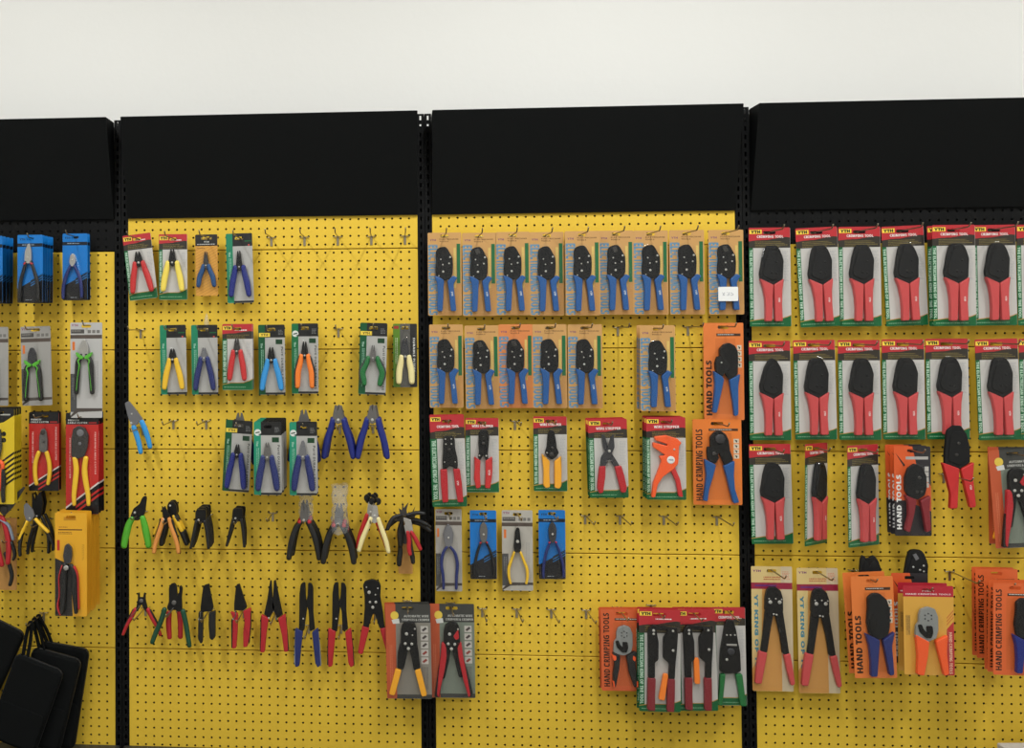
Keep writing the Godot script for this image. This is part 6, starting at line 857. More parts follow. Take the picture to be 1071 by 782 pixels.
	carded("loose_black_crimper", 0, 0, "", 0, 0, 0, [["p", "crimping_head", "matt_black", 3, 13.5, 1.4, 1, [-18.4, 80.0, -12.4, 88.0, -0.4, 90.0, 15.6, 88.0, 23.6, 78.0, 29.6, 62.0, 34.0, 46.0, 32.4, 26.0, 30.8, -6.0, 3.6, -22.8, -30.4, -6.0, -33.2, 10.0, -29.2, 30.0, -25.2, 54.0]], ["p", "side_plate", "matt_black", 13, 16, 1.1, 1, [-11.6, 65.9, -7.0, 71.8, 2.4, 73.3, 14.9, 71.8, 21.1, 64.4, 25.8, 52.5, 29.2, 40.7, 25.6, 25.9, 24.3, 2.2, 3.1, -10.2, -23.4, 2.2, -25.6, 14.1, -22.5, 28.9, -16.9, 46.6]], ["p", "jaw", "black_oxide", 8, 15, 0.8, 1, [-6.5, 83.2, 10.3, 85.6, 13.5, 66.4, -0.9, 59.2, -9.7, 68.0]], ["p", "handle", "black_rubber", 2, 17, 2.2, 1, [-33.2, -4.4, 3.6, -22.8, 2.0, -50.0, 0.4, -94.0, -1.2, -126.0, -19.6, -126.8, -18.4, -94.0, -19.6, -62.0, -24.4, -30.0]], ["p", "handle", "black_rubber", 2, 17, 2.2, 1, [4.8, -22.8, 33.2, -5.2, 28.4, -38.0, 26.8, -78.0, 28.4, -126.0, 7.6, -126.8, 6.8, -94.0, 6.0, -54.0]], ["d", "rivet", "black_oxide", 3.6, 1.2, 15.8, -0.4, 12.0], ["d", "rivet", "black_oxide", 2.8, 1.2, 15.8, 13.6, 42.0], ["d", "rivet", "black_oxide", 2.8, 1.2, 15.8, 12.4, 10.0], ["t", "YTH", 5, 18.0, -66.0, 17.1, -1.5, "white_plastic"], ["p", "die_plate", "soft_grey", 14, 17, 0.4, 0, [-9.2, 76.0, -0.4, 80.0, 7.6, 66.0, -1.2, 60.0]], ["d", "rivet", "rivet_steel", 2.8, 1.5, 15.8, -8.4, 42.0], ["d", "rivet", "rivet_steel", 2.8, 1.5, 15.8, 19.6, 46.0], ["d", "rivet", "rivet_steel", 2.8, 1.5, 15.8, 9.6, 34.0], ["d", "rivet", "rivet_steel", 2.4, 1.5, 15.8, 19.6, 30.0]], true)
	carded("loose_notched_crimper", 0, 0, "", 0, 0, 0, [["p", "crimping_head", "matt_black", 3, 13.5, 1.4, 1, [-22.4, 76.0, -16.4, 88.0, -9.2, 84.0, -6.4, 70.0, -0.4, 68.0, 3.6, 82.0, 15.6, 86.0, 25.6, 70.0, 31.6, 46.0, 31.6, 26.0, 30.8, -6.0, 3.6, -22.8, -30.4, -6.0, -32.4, 10.0, -28.4, 30.0]], ["p", "side_plate", "matt_black", 13, 16, 1.1, 1, [-15.1, 63.6, -10.4, 72.5, -4.8, 69.5, -2.6, 59.2, 2.0, 57.7, 5.2, 68.0, 14.5, 71.0, 22.3, 59.2, 27.0, 41.4, 24.6, 26.6, 24.0, 2.9, 2.8, -9.5, -23.8, 2.9, -25.3, 14.8, -22.2, 29.6]], ["p", "jaw", "black_oxide", 8, 15, 0.8, 1, [-8.2, 79.2, 8.6, 81.6, 11.8, 62.4, -2.6, 55.2, -11.4, 64.0]], ["p", "handle", "black_rubber", 2, 17, 2.2, 1, [-33.2, -4.4, 3.6, -22.8, 2.0, -50.0, 0.4, -94.0, -1.2, -126.0, -19.6, -126.8, -18.4, -94.0, -19.6, -62.0, -24.4, -30.0]], ["p", "handle", "black_rubber", 2, 17, 2.2, 1, [4.8, -22.8, 33.2, -5.2, 28.4, -38.0, 26.8, -78.0, 28.4, -126.0, 7.6, -126.8, 6.8, -94.0, 6.0, -54.0]], ["d", "rivet", "black_oxide", 3.6, 1.2, 15.8, -0.4, 12.0], ["d", "rivet", "black_oxide", 2.8, 1.2, 15.8, 13.6, 42.0], ["d", "rivet", "black_oxide", 2.8, 1.2, 15.8, 12.4, 10.0], ["t", "YTH", 5, 18.0, -66.0, 17.1, -1.5, "white_plastic"]], true)

func place_items() -> void:
	hung("sn_crimper", "carded_crimping_tool", "crimper", 0.0558, 1.7704, 0.036, 0, 0, 1, 0.021, 113.0, "blue-handled ratchet crimper on brown card, upper row, first from the loose pliers bay", "blue crimpers on brown cards, upper row", "peg hook of the blue crimper card, upper row, first from the loose pliers bay")
	hung("sn_crimper_die", "carded_crimping_tool", "crimper", 0.1563, 1.7687, 0.036, 0, 0, 1, 0.021, 113.0, "blue-handled ratchet crimper on brown card, upper row, second from the loose pliers bay", "blue crimpers on brown cards, upper row", "peg hook of the blue crimper card, upper row, second from the loose pliers bay")
	hung("sn_crimper", "carded_crimping_tool", "crimper", 0.2533, 1.77, 0.036, 0, 0, 1, 0.021, 113.0, "blue-handled ratchet crimper on brown card, upper row, third from the loose pliers bay", "blue crimpers on brown cards, upper row", "peg hook of the blue crimper card, upper row, third from the loose pliers bay")
	hung("sn_crimper", "carded_crimping_tool", "crimper", 0.3508, 1.7685, 0.036, 0, 0, 1, 0.021, 113.0, "blue-handled ratchet crimper on brown card, upper row, fourth from the loose pliers bay", "blue crimpers on brown cards, upper row", "peg hook of the blue crimper card, upper row, fourth from the loose pliers bay")
	hung("sn_crimper", "carded_crimping_tool", "crimper", 0.4496, 1.7684, 0.055, 0, 0, 2, 0.021, 113.0, "blue-handled crimper on brown card in the middle of nine", "blue crimpers on brown cards, upper row", "peg hook carrying the blue-handled crimper on brown card in the middle of nine")
	hung("sn_crimper_die", "carded_crimping_tool", "crimper", 0.5491, 1.77, 0.036, 0, 0, 1, 0.021, 113.0, "blue-handled ratchet crimper on brown card, upper row, sixth from the loose pliers bay", "blue crimpers on brown cards, upper row", "peg hook of the blue crimper card, upper row, sixth from the loose pliers bay")
	hung("sn_crimper", "carded_crimping_tool", "crimper", 0.6468, 1.7691, 0.036, 0, 0, 1, 0.021, 113.0, "blue-handled ratchet crimper on brown card, upper row, seventh from the loose pliers bay", "blue crimpers on brown cards, upper row", "peg hook of the blue crimper card, upper row, seventh from the loose pliers bay")
	hung("sn_crimper", "carded_crimping_tool", "crimper", 0.7486, 1.7692, 0.036, 0, 0, 1, 0.021, 113.0, "blue-handled ratchet crimper on brown card, upper row, eighth from the loose pliers bay", "blue crimpers on brown cards, upper row", "peg hook of the blue crimper card, upper row, eighth from the loose pliers bay")
	hung("sn_crimper_die", "carded_crimping_tool", "crimper", 0.8582, 1.7684, 0.036, 0, 0, 1, 0.021, 113.0, "blue-handled crimper on brown card with a white price slip over the handles", "blue crimpers on brown cards, upper row", "peg hook carrying the blue-handled crimper on brown card with a white price slip over the")
	hung("sn_crimper", "carded_crimping_tool", "crimper", 0.0581, 1.5013, 0.036, 0, 0, 1, 0.021, 113.0, "blue-handled ratchet crimper on brown card, second row, first from the loose pliers bay", "blue crimpers on brown cards, second row", "peg hook of the blue crimper card, second row, first from the loose pliers bay")
	hung("sn_crimper_die", "carded_crimping_tool", "crimper", 0.1617, 1.498, 0.036, 0.6, 0, 1, 0.021, 113.0, "blue-handled ratchet crimper on brown card, second row, second from the loose pliers bay", "blue crimpers on brown cards, second row", "peg hook of the blue crimper card, second row, second from the loose pliers bay")
	hung("sn_crimper_orange", "carded_crimping_tool", "crimper", 0.259, 1.5008, 0.036, 0, 0, 1, 0.021, 113.0, "blue-handled ratchet crimper on an oranger brown card than its neighbours", "blue crimpers on brown cards, second row", "peg hook carrying the blue-handled ratchet crimper on an oranger brown card than its neighbours")
	hung("sn_crimper", "carded_crimping_tool", "crimper", 0.3566, 1.5003, 0.036, 0, 0, 1, 0.021, 113.0, "blue-handled ratchet crimper on brown card, second row, fourth from the loose pliers bay", "blue crimpers on brown cards, second row", "peg hook of the blue crimper card, second row, fourth from the loose pliers bay")
	hung("sn_crimper", "carded_crimping_tool", "crimper", 0.4573, 1.4995, 0.036, 0, 0, 1, 0.021, 113.0, "blue-handled ratchet crimper on brown card, second row, fifth from the loose pliers bay", "blue crimpers on brown cards, second row", "peg hook of the blue crimper card, second row, fifth from the loose pliers bay")
	hung("sn_crimper", "carded_crimping_tool", "crimper", 0.6512, 1.4958, 0.08, 0, 0, 3, 0.022, 113.0, "blue-handled crimper on brown card hanging apart between empty hooks", "", "peg hook carrying the blue-handled crimper on brown card hanging apart between empty hooks")
	hung("hand_crimper", "carded_hand_crimper", "crimper", 0.8479, 1.484, 0.036, 0, 0, 1, 0.021, 128.5, "blue-handled crimper with ratchet lever on orange HAND TOOLS card beside the post", "", "peg hook carrying the blue-handled crimper with ratchet lever on orange HAND TOOLS card beside the")
	hung("crimp_wheel_tool", "carded_hand_crimper", "crimper", 0.8254, 1.2258, 0.04, 0, 0, 1, 0.021, 111.5, "blue-handled crimper with round die wheel on orange HAND CRIMPING TOOLS card", "", "peg hook carrying the blue-handled crimper with round die wheel on orange HAND CRIMPING TOOLS card")
	hung("red_flat_crimper", "carded_crimping_tool", "crimper", 0.0606, 1.2279, 0.055, 1.6, 0, 2, 0.021, 116.0, "red straight-handled flat crimper on a tall red and green card", "", "peg hook carrying the red straight-handled flat crimper on a tall red and green card")
	hung("red_stripper", "carded_wire_stripper", "wire stripper", 0.1597, 1.2422, 0.036, 0, 0, 1, 0.021, 95.5, "red-handled wire stripper with black head beside the tall flat crimper card", "", "peg hook carrying the red-handled wire stripper with black head beside the tall flat crimper card")
	hung("amber_stripper", "carded_wire_stripper", "wire stripper", 0.3552, 1.2468, 0.036, 0, 0, 1, 0.021, 95.5, "yellow-handled wire stripper on a red, green and white card", "", "peg hook carrying the yellow-handled wire stripper on a red, green and white card")
	hung("red_wire_cutter", "carded_wire_stripper", "wire stripper", 0.5108, 1.2406, 0.08, 0.8, 0, 3, 0.021, 99.0, "dark red-handled V-blade wire cutter on a red and green card", "", "peg hook carrying the dark red-handled V-blade wire cutter on a red and green card")
	hung("stripper_gun", "carded_wire_stripper", "wire stripper", 0.6712, 1.241, 0.08, 0, 0, 3, 0.021, 104.0, "orange gun-shaped wire stripper with a round white badge on red card", "", "peg hook carrying the orange gun-shaped wire stripper with a round white badge on red card")
	hung("grey_card_pliers", "carded_pliers", "pliers", 0.0609, 0.9656, 0.036, 0, 0, 1, 0.021, 108.5, "navy-handled diamond-nosed pliers on a narrow grey card", "", "peg hook carrying the navy-handled diamond-nosed pliers on a narrow grey card")
	hung("blue_card_pliers", "carded_pliers", "pliers", 0.1607, 0.9825, 0.036, 0, 0, 1, 0.021, 91.0, "black-handled pliers on blue card between two grey-carded pliers", "", "peg hook carrying the black-handled pliers on blue card between two grey-carded pliers")
	hung("yellow_bent_pliers", "carded_pliers", "pliers", 0.2587, 0.9672, 0.036, 0, 0, 1, 0.021, 105.5, "yellow-handled bent-nose pliers on a pale grey card", "", "peg hook carrying the yellow-handled bent-nose pliers on a pale grey card")
	hung("blue_card_navy_pliers", "carded_pliers", "pliers", 0.3578, 0.9851, 0.036, 0, 0, 1, 0.021, 91.0, "navy-handled pliers on blue card with the hook tip in front", "", "peg hook carrying the navy-handled pliers on blue card with the hook tip in front")
	hung("auto_stripper_yellow", "carded_automatic_stripper", "wire stripper", -0.0584, 0.6839, 0.075, 0.8, 0, 2, 0.021, 124.5, "yellow-handled automatic wire stripper on grey and orange card over the post", "", "peg hook carrying the yellow-handled automatic wire stripper on grey and orange card over the post")
	hung("auto_stripper_red", "carded_automatic_stripper", "wire stripper", 0.0677, 0.6795, 0.05, 0.4, 0, 1, 0.021, 124.5, "red and black automatic wire stripper on grey and orange card", "", "peg hook carrying the red and black automatic wire stripper on grey and orange card")
	hung("grey_head_crimper", "carded_hand_crimper", "crimper", 0.548, 0.6936, 0.06, 0.3, 0, 2, 0.021, 105.0, "grey-headed black crimper with orange accents on orange-red card", "", "peg hook carrying the grey-headed black crimper with orange accents on orange-red card")
	hung("pipe_cutter", "carded_pipe_cutter", "cutter", 0.6441, 0.6763, 0.09, -0.5, 0, 2, 0.021, 130.0, "maroon-handled black cutter with the orange guard lying between its handles", "", "peg hook carrying the maroon-handled black cutter with the orange guard lying between its handles")
	hung("pipe_cutter_guard_up", "carded_pipe_cutter", "cutter", 0.7508, 0.6711, 0.065, 1.2, 0, 2, 0.021, 130.0, "maroon-handled black cutter with the orange guard up between its jaws", "", "peg hook carrying the maroon-handled black cutter with the orange guard up between its jaws")
	hung("green_crimper", "carded_crimping_tool", "crimper", 0.8498, 0.6767, 0.045, 0.4, 0, 1, 0.021, 126.0, "green-handled black crimper on red card beside the black post", "", "peg hook carrying the green-handled black crimper on red card beside the black post")
	hung("red_crimper", "carded_crimping_tool", "crimper", 0.98, 1.7533, 0.036, 0, 0, 1, 0.021, 129.0, "red-handled crimper on CRIMPING TOOL card, uppermost row, first from the brown-carded crimpers", "red-handled crimpers on red, white and green cards, uppermost row", "peg hook of the red crimper card, uppermost row, first from the brown-carded crimpers")
	hung("red_crimper", "carded_crimping_tool", "crimper", 1.1148, 1.7521, 0.036, 2.2, 0, 1, 0.021, 129.0, "red-handled crimper on CRIMPING TOOL card, uppermost row, second from the brown-carded crimpers", "red-handled crimpers on red, white and green cards, uppermost row", "peg hook of the red crimper card, uppermost row, second from the brown-carded crimpers")
	hung("red_crimper", "carded_crimping_tool", "crimper", 1.2281, 1.7527, 0.036, 0, 0, 1, 0.021, 129.0, "red-handled crimper on CRIMPING TOOL card, uppermost row, third from the brown-carded crimpers", "red-handled crimpers on red, white and green cards, uppermost row", "peg hook of the red crimper card, uppermost row, third from the brown-carded crimpers")
	hung("red_crimper", "carded_crimping_tool", "crimper", 1.3507, 1.7535, 0.036, 2, 0, 1, 0.021, 129.0, "red-handled crimper on CRIMPING TOOL card, uppermost row, fourth from the brown-carded crimpers", "red-handled crimpers on red, white and green cards, uppermost row", "peg hook of the red crimper card, uppermost row, fourth from the brown-carded crimpers")
	hung("red_crimper", "carded_crimping_tool", "crimper", 1.4713, 1.7523, 0.06, 0, 0, 2, 0.021, 129.0, "red-handled crimper card in the uppermost row", "red-handled crimpers on red, white and green cards, uppermost row", "peg hook carrying the red-handled crimper card in the uppermost row")
	hung("red_crimper", "carded_crimping_tool", "crimper", 1.5944, 1.7531, 0.036, 0.3, 0, 1, 0.021, 129.0, "red-handled crimper on CRIMPING TOOL card, uppermost row, sixth from the brown-carded crimpers", "red-handled crimpers on red, white and green cards, uppermost row", "peg hook of the red crimper card, uppermost row, sixth from the brown-carded crimpers")
	hung("red_crimper", "carded_crimping_tool", "crimper", 1.7123, 1.7525, 0.036, 0, 0, 1, 0.021, 129.0, "red-handled crimper on CRIMPING TOOL card, uppermost row, seventh from the brown-carded crimpers", "red-handled crimpers on red, white and green cards, uppermost row", "peg hook of the red crimper card, uppermost row, seventh from the brown-carded crimpers")
	hung("red_crimper_pointed", "carded_crimping_tool", "crimper", 0.9756, 1.4295, 0.036, 0, 0, 1, 0.021, 129.0, "red-handled crimper with a pointed head in the full middle row", "red-handled crimpers on red, white and green cards, middle row", "peg hook carrying the red-handled crimper with a pointed head in the full middle row")
	hung("red_crimper", "carded_crimping_tool", "crimper", 1.1, 1.4315, 0.036, 0.6, 0, 1, 0.021, 129.0, "red-handled crimper on CRIMPING TOOL card, middle row, second from the brown-carded crimpers", "red-handled crimpers on red, white and green cards, middle row", "peg hook of the red crimper card, middle row, second from the brown-carded crimpers")
	hung("red_crimper", "carded_crimping_tool", "crimper", 1.2222, 1.4309, 0.036, 0.2, 0, 1, 0.021, 129.0, "red-handled crimper on CRIMPING TOOL card, middle row, third from the brown-carded crimpers", "red-handled crimpers on red, white and green cards, middle row", "peg hook of the red crimper card, middle row, third from the brown-carded crimpers")
	hung("red_crimper", "carded_crimping_tool", "crimper", 1.3422, 1.4324, 0.036, 0, 0, 1, 0.021, 129.0, "red-handled crimper on CRIMPING TOOL card, middle row, fourth from the brown-carded crimpers", "red-handled crimpers on red, white and green cards, middle row", "peg hook of the red crimper card, middle row, fourth from the brown-carded crimpers")
	hung("red_crimper", "carded_crimping_tool", "crimper", 1.4614, 1.4334, 0.036, 0.2, 0, 1, 0.021, 129.0, "red-handled crimper on CRIMPING TOOL card, middle row, fifth from the brown-carded crimpers", "red-handled crimpers on red, white and green cards, middle row", "peg hook of the red crimper card, middle row, fifth from the brown-carded crimpers")
	hung("red_crimper", "carded_crimping_tool", "crimper", 1.5978, 1.4322, 0.036, 1.4, 0, 1, 0.021, 129.0, "red-handled crimper on CRIMPING TOOL card, middle row, sixth from the brown-carded crimpers", "red-handled crimpers on red, white and green cards, middle row", "peg hook of the red crimper card, middle row, sixth from the brown-carded crimpers")
	hung("red_crimper", "carded_crimping_tool", "crimper", 1.7129, 1.4321, 0.036, 0, 0, 1, 0.021, 129.0, "red-handled crimper on CRIMPING TOOL card, middle row, seventh from the brown-carded crimpers", "red-handled crimpers on red, white and green cards, middle row", "peg hook of the red crimper card, middle row, seventh from the brown-carded crimpers")
	hung("red_crimper", "carded_crimping_tool", "crimper", 0.9732, 1.1358, 0.04, 0.9, 0, 1, 0.021, 129.0, "red-handled crimper card hanging square in the row of three", "red-handled crimpers on red, white and green cards, row of three", "peg hook carrying the red-handled crimper card hanging square in the row of three")
	hung("red_crimper", "carded_crimping_tool", "crimper", 1.0892, 1.1405, 0.06, -2, 38, 1, 0.021, 129.0, "red-handled crimper card turned sharply on its hook in the row of three", "red-handled crimpers on red, white and green cards, row of three", "peg hook carrying the red-handled crimper card turned sharply on its hook in the row of")
	hung("red_crimper", "carded_crimping_tool", "crimper", 1.2169, 1.1369, 0.06, -0.2, 24, 1, 0.021, 129.0, "red-handled crimper card turned slightly on its hook in the row of three", "red-handled crimpers on red, white and green cards, row of three", "peg hook carrying the red-handled crimper card turned slightly on its hook in the row of")
	hung("maroon_crimper", "carded_hand_crimper", "crimper", 1.3424, 1.1527, 0.075, 0, 0, 3, 0.021, 113.5, "maroon-handled crimper on black and orange HAND TOOLS card", "", "peg hook carrying the maroon-handled crimper on black and orange HAND TOOLS card")
	hung("loose_red_crimper", "loose_crimping_tool", "crimper", 1.4661, 1.2199, 0.07, 0, 0, 1, 0.021, -30, "unpackaged red-handled black crimper hanging bare from a hook", "", "peg hook carrying the unpackaged red-handled black crimper hanging bare from a hook")
	hung("auto_stripper_red", "carded_automatic_stripper", "wire stripper", 1.6171, 1.1345, 0.075, 3.5, 0, 1, 0.021, 124.5, "red and black automatic stripper on orange-striped card beside the bare crimper", "", "peg hook carrying the red and black automatic stripper on orange-striped card beside the bare crimper")
	hung("auto_stripper_yellow", "carded_automatic_stripper", "wire stripper", 1.6256, 1.1369, 0.045, 0, 0, 1, 0.021, 124.5, "automatic stripper card hidden behind the red and black one", "", "")
	hung("long_crimper", "carded_crimping_tool", "crimper", 0.9714, 0.7546, 0.04, 0, 0, 1, 0.021, 165.5, "long red-handled black crimper on tan card against the black post", "", "peg hook carrying the long red-handled black crimper on tan card against the black post")
	hung("long_crimper", "carded_crimping_tool", "crimper", 1.0979, 0.7516, 0.04, 0.4, 0, 1, 0.021, 165.5, "long red-handled black crimper on tan card beside orange HAND TOOLS cards", "", "peg hook carrying the long red-handled black crimper on tan card beside orange HAND TOOLS cards")
	hung("navy_crimper", "carded_hand_crimper", "crimper", 1.2158, 0.7857, 0.11, 1.6, 0, 1, 0.021, 128.5, "navy-handled black crimper on orange HAND TOOLS card, tilted in front", "", "peg hook carrying the navy-handled black crimper on orange HAND TOOLS card, tilted in front")
	hung("navy_crimper", "carded_hand_crimper", "crimper", 1.2088, 0.791, 0.085, 3, 0, 1, 0.021, 128.5, "orange HAND TOOLS card behind the tilted navy-handled crimper", "", "")
	hung("loose_notched_crimper", "loose_crimping_tool", "crimper", 1.232, 0.8833, 0.05, 3, 0, 1, 0.021, -25, "bare black crimper with notched jaws behind orange HAND TOOLS cards", "", "")
	hung("orange_handle_crimper", "carded_hand_crimper", "crimper", 1.3554, 0.7824, 0.12, 0, 0, 2, 0.03, 110.5, "orange-handled grey crimper on yellow card with red band", "", "peg hook carrying the orange-handled grey crimper on yellow card with red band")
	hung("maroon_crimper", "carded_hand_crimper", "crimper", 1.3327, 0.8002, 0.07, 0, 0, 1, 0.021, 113.5, "black and orange tool card hidden behind the yellow and red cards", "", "")
	hung("loose_black_crimper", "loose_crimping_tool", "crimper", 1.3588, 0.8956, 0.04, 0, 0, 1, 0.021, -25, "bare black ratchet crimper standing above the yellow and red cards", "", "")
	hung("blue_crimper_red_card", "carded_hand_crimper", "crimper", 1.5672, 0.795, 0.14, -1, 0, 3, 0.02, 112.5, "blue-handled crimper on orange-red HAND CRIMPING TOOLS card, lower and nearer", "", "peg hook carrying the blue-handled crimper on orange-red HAND CRIMPING TOOLS card, lower and nearer")
	hung("blue_crimper_red_card", "carded_hand_crimper", "crimper", 1.5701, 0.8127, 0.06, 0, 0, 2, 0.021, 112.5, "blue-handled crimper on orange-red card at the back of the bunch", "", "")
	hung("mini_red_pliers", "carded_pliers", "pliers", -0.8511, 1.801, 0.036, 6.5, 0, 1, 0.021, 85.5, "red-handled cutters on red and green card, swung askew on the hook", "", "peg hook carrying the red-handled cutters on red and green card, swung askew on the hook")
	hung("mini_yellow_pliers", "carded_pliers", "pliers", -0.7509, 1.7994, 0.036, 0, 0, 1, 0.021, 85.5, "pale yellow-handled cutters on red and green card", "", "peg hook carrying the pale yellow-handled cutters on red and green card")
	hung("mini_blue_pliers", "carded_pliers", "pliers", -0.6495, 1.8036, 0.036, 0.5, 0, 1, 0.021, 83.0, "dark blue-handled cutters on a small orange-brown card with black head", "", "peg hook carrying the dark blue-handled cutters on a small orange-brown card with black head")
	hung("durable_navy_long", "carded_pliers", "pliers", -0.5497, 1.7937, 0.036, 1.4, 0, 1, 0.021, 91.0, "blue-handled long-tipped cutters on teal, black and grey card", "", "peg hook carrying the blue-handled long-tipped cutters on teal, black and grey card")
	hung("durable_yellow", "carded_pliers", "pliers", -0.751, 1.5225, 0.036, 1, 0, 1, 0.021, 91.0, "yellow-handled cutters on a teal-edged grey card", "", "peg hook carrying the yellow-handled cutters on a teal-edged grey card")
	hung("durable_navy", "carded_pliers", "pliers", -0.6566, 1.5222, 0.036, 0.6, 0, 1, 0.021, 91.0, "navy-handled grey-nosed cutters on teal-edged card under a clear cap", "", "peg hook carrying the navy-handled grey-nosed cutters on teal-edged card under a clear cap")
	hung("mini_red_stripper", "carded_pliers", "pliers", -0.5558, 1.5304, 0.05, 0, 0, 2, 0.021, 85.0, "red-handled cutters on a square red, black and green card", "", "peg hook carrying the red-handled cutters on a square red, black and green card")
	hung("durable_sky", "carded_pliers", "pliers", -0.4555, 1.5216, 0.036, 0.4, 0, 1, 0.021, 91.0, "light blue-handled cutters on dark green and grey card", "", "peg hook carrying the light blue-handled cutters on dark green and grey card")
	hung("durable_orange", "carded_pliers", "pliers", -0.3566, 1.5247, 0.036, 0, 0, 1, 0.021, 91.0, "orange-handled cutters on green and grey card with white disc", "", "peg hook carrying the orange-handled cutters on green and grey card with white disc")
	hung("durable_green", "carded_pliers", "pliers", -0.1554, 1.5251, 0.075, -2, 0, 3, 0.021, 91.0, "green-handled round-bowed pliers on green card, slightly tilted", "", "peg hook carrying the green-handled round-bowed pliers on green card, slightly tilted")
	hung("olive_cream", "carded_pliers", "pliers", -0.0617, 1.5327, 0.036, 0, 0, 1, 0.021, 82.5, "cream-handled pliers on an olive and dark grey card by the post", "", "peg hook carrying the cream-handled pliers on an olive and dark grey card by the post")
	hung("durable_blue_tilted", "carded_pliers", "pliers", -0.5505, 1.2445, 0.09, -3.5, 0, 1, 0.021, 91.0, "blue-handled cutters on green card tilted over loose pliers", "", "peg hook carrying the blue-handled cutters on green card tilted over loose pliers")
	hung("durable_blue_disc", "carded_pliers", "pliers", -0.4538, 1.2467, 0.15, 0, 0, 7, 0.019, 91.0, "blue-handled cutters on teal card with white disc, on a deep stack", "", "peg hook carrying the blue-handled cutters on teal card with white disc, on a deep stack")
	hung("durable_blue_snip", "carded_pliers", "pliers", -0.3544, 1.2426, 0.13, 0, 0, 2, 0.021, 91.0, "blue-handled grey-nosed cutters on teal card with white disc", "", "peg hook carrying the blue-handled grey-nosed cutters on teal card with white disc")
	hung("blue_nipper", "loose_pliers", "pliers", -0.5492, 1.2886, 0.05, 0, 0, 1, 0.021, 16, "blue-handled black nippers mostly hidden behind the tilted green card", "", "")
	hung("blue_nipper", "loose_pliers", "pliers", -0.3584, 1.2988, 0.06, 0, 0, 1, 0.021, 16, "blue-handled chrome nippers hidden behind the teal disc card", "", "")
	hung("blue_nipper", "loose_pliers", "pliers", -0.2566, 1.3115, 0.085, 0, 0, 3, 0.022, 14, "blue-handled chrome nippers hanging beside the teal-carded cutters", "blue nippers on the first bare hook", "peg hook carrying the blue-handled chrome nippers hanging beside the teal-carded cutters")
	hung("blue_nipper", "loose_pliers", "pliers", -0.1579, 1.3123, 0.09, 0, 0, 3, 0.024, 14, "blue-handled chrome nippers hanging above the red and cream nippers", "blue nippers on the second bare hook", "peg hook carrying the blue-handled chrome nippers hanging above the red and cream nippers")
	hung("sky_stripper", "loose_wire_stripper", "wire stripper", -0.853, 1.3189, 0.05, 0, 0, 1, 0.021, 0, "light blue-handled grey wire stripper hanging askew by the post", "", "peg hook carrying the light blue-handled grey wire stripper hanging askew by the post")
	hung("lime_pliers", "loose_pliers", "pliers", -0.8527, 1.0471, 0.07, 0, 0, 1, 0.021, 18, "lime green-handled black pliers hanging by the post", "", "peg hook carrying the lime green-handled black pliers hanging by the post")
	hung("peach_pliers", "loose_pliers", "pliers", -0.7584, 1.0324, 0.09, 0, 0, 1, 0.021, 20, "orange and black-handled pliers in front of the yellow-sleeved ones", "", "peg hook carrying the orange and black-handled pliers in front of the yellow-sleeved ones")
	hung("black_yellow_pliers", "loose_pliers", "pliers", -0.7579, 1.0388, 0.06, 0, 0, 2, 0.021, 20, "black pliers with yellow sleeves behind the orange-handled ones", "", "")
	hung("black_stripper", "loose_wire_stripper", "wire stripper", -0.6535, 1.0471, 0.11, 0, 0, 4, 0.024, 10, "all-black flat wire stripper in the fuller bunch", "all-black strippers, fuller bunch", "peg hook carrying the all-black flat wire stripper in the fuller bunch")
	hung("black_stripper", "loose_wire_stripper", "wire stripper", -0.5533, 1.0442, 0.07, -2, 0, 2, 0.03, 10, "all-black flat wire stripper in the bunch beside an empty hook", "all-black strippers, smaller bunch", "peg hook carrying the all-black flat wire stripper in the bunch beside an empty hook")
	hung("black_pliers", "loose_pliers", "pliers", -0.3556, 1.0428, 0.1, 0, 0, 3, 0.028, 16, "black-handled pliers in clear wrap under the teal disc card", "", "peg hook carrying the black-handled pliers in clear wrap under the teal disc card")
	hung("black_pliers", "loose_pliers", "pliers", -0.2558, 1.0349, 0.11, 0, 0, 3, 0.03, 16, "black-handled pliers with a crumpled clear bag over the jaws", "", "peg hook carrying the black-handled pliers with a crumpled clear bag over the jaws")
	hung("red_nippers", "loose_pliers", "pliers", -0.1643, 1.0491, 0.07, 2, 0, 1, 0.021, 12, "red-handled end nippers among the cream-handled ones", "", "peg hook carrying the red-handled end nippers among the cream-handled ones")
	hung("cream_nippers", "loose_pliers", "pliers", -0.154, 1.0446, 0.1, -2, 0, 1, 0.021, 12, "cream-handled end nippers in front of the red ones", "", "")
	hung("cream_nippers", "loose_pliers", "pliers", -0.1619, 1.0403, 0.055, 1, 0, 1, 0.021, 12, "cream-handled end nippers between the red and maroon ones", "", "")
	hung("maroon_nippers", "loose_pliers", "pliers", -0.1608, 1.0483, 0.04, 0, 0, 1, 0.021, 12, "maroon-handled end nippers at the back of the nipper bunch", "", "")
	hung("kraft_card", "kraft_backing_card", "card", -0.0649, 0.9665, 0.02, 0, 0, 1, 0.021, 64.5, "plain kraft card hanging under the bunch of black-handled snips", "", "")
	hung("dark_snips", "loose_snips", "snips", -0.0686, 1.0387, 0.05, 0, 0, 1, 0.021, 20, "black-handled snips hanging lowest in front of the kraft card", "", "peg hook carrying the black-handled snips hanging lowest in front of the kraft card")
	hung("hanging_snips", "loose_snips", "snips", -0.0688, 1.043, 0.07, 0, 0, 1, 0.021, 20, "black-handled snips with one handle sticking out towards the post", "", "")
	hung("hanging_snips", "loose_snips", "snips", -0.0594, 1.0368, 0.06, -12, 0, 1, 0.021, 20, "black-handled snips leaning across the middle of the bunch", "", "")
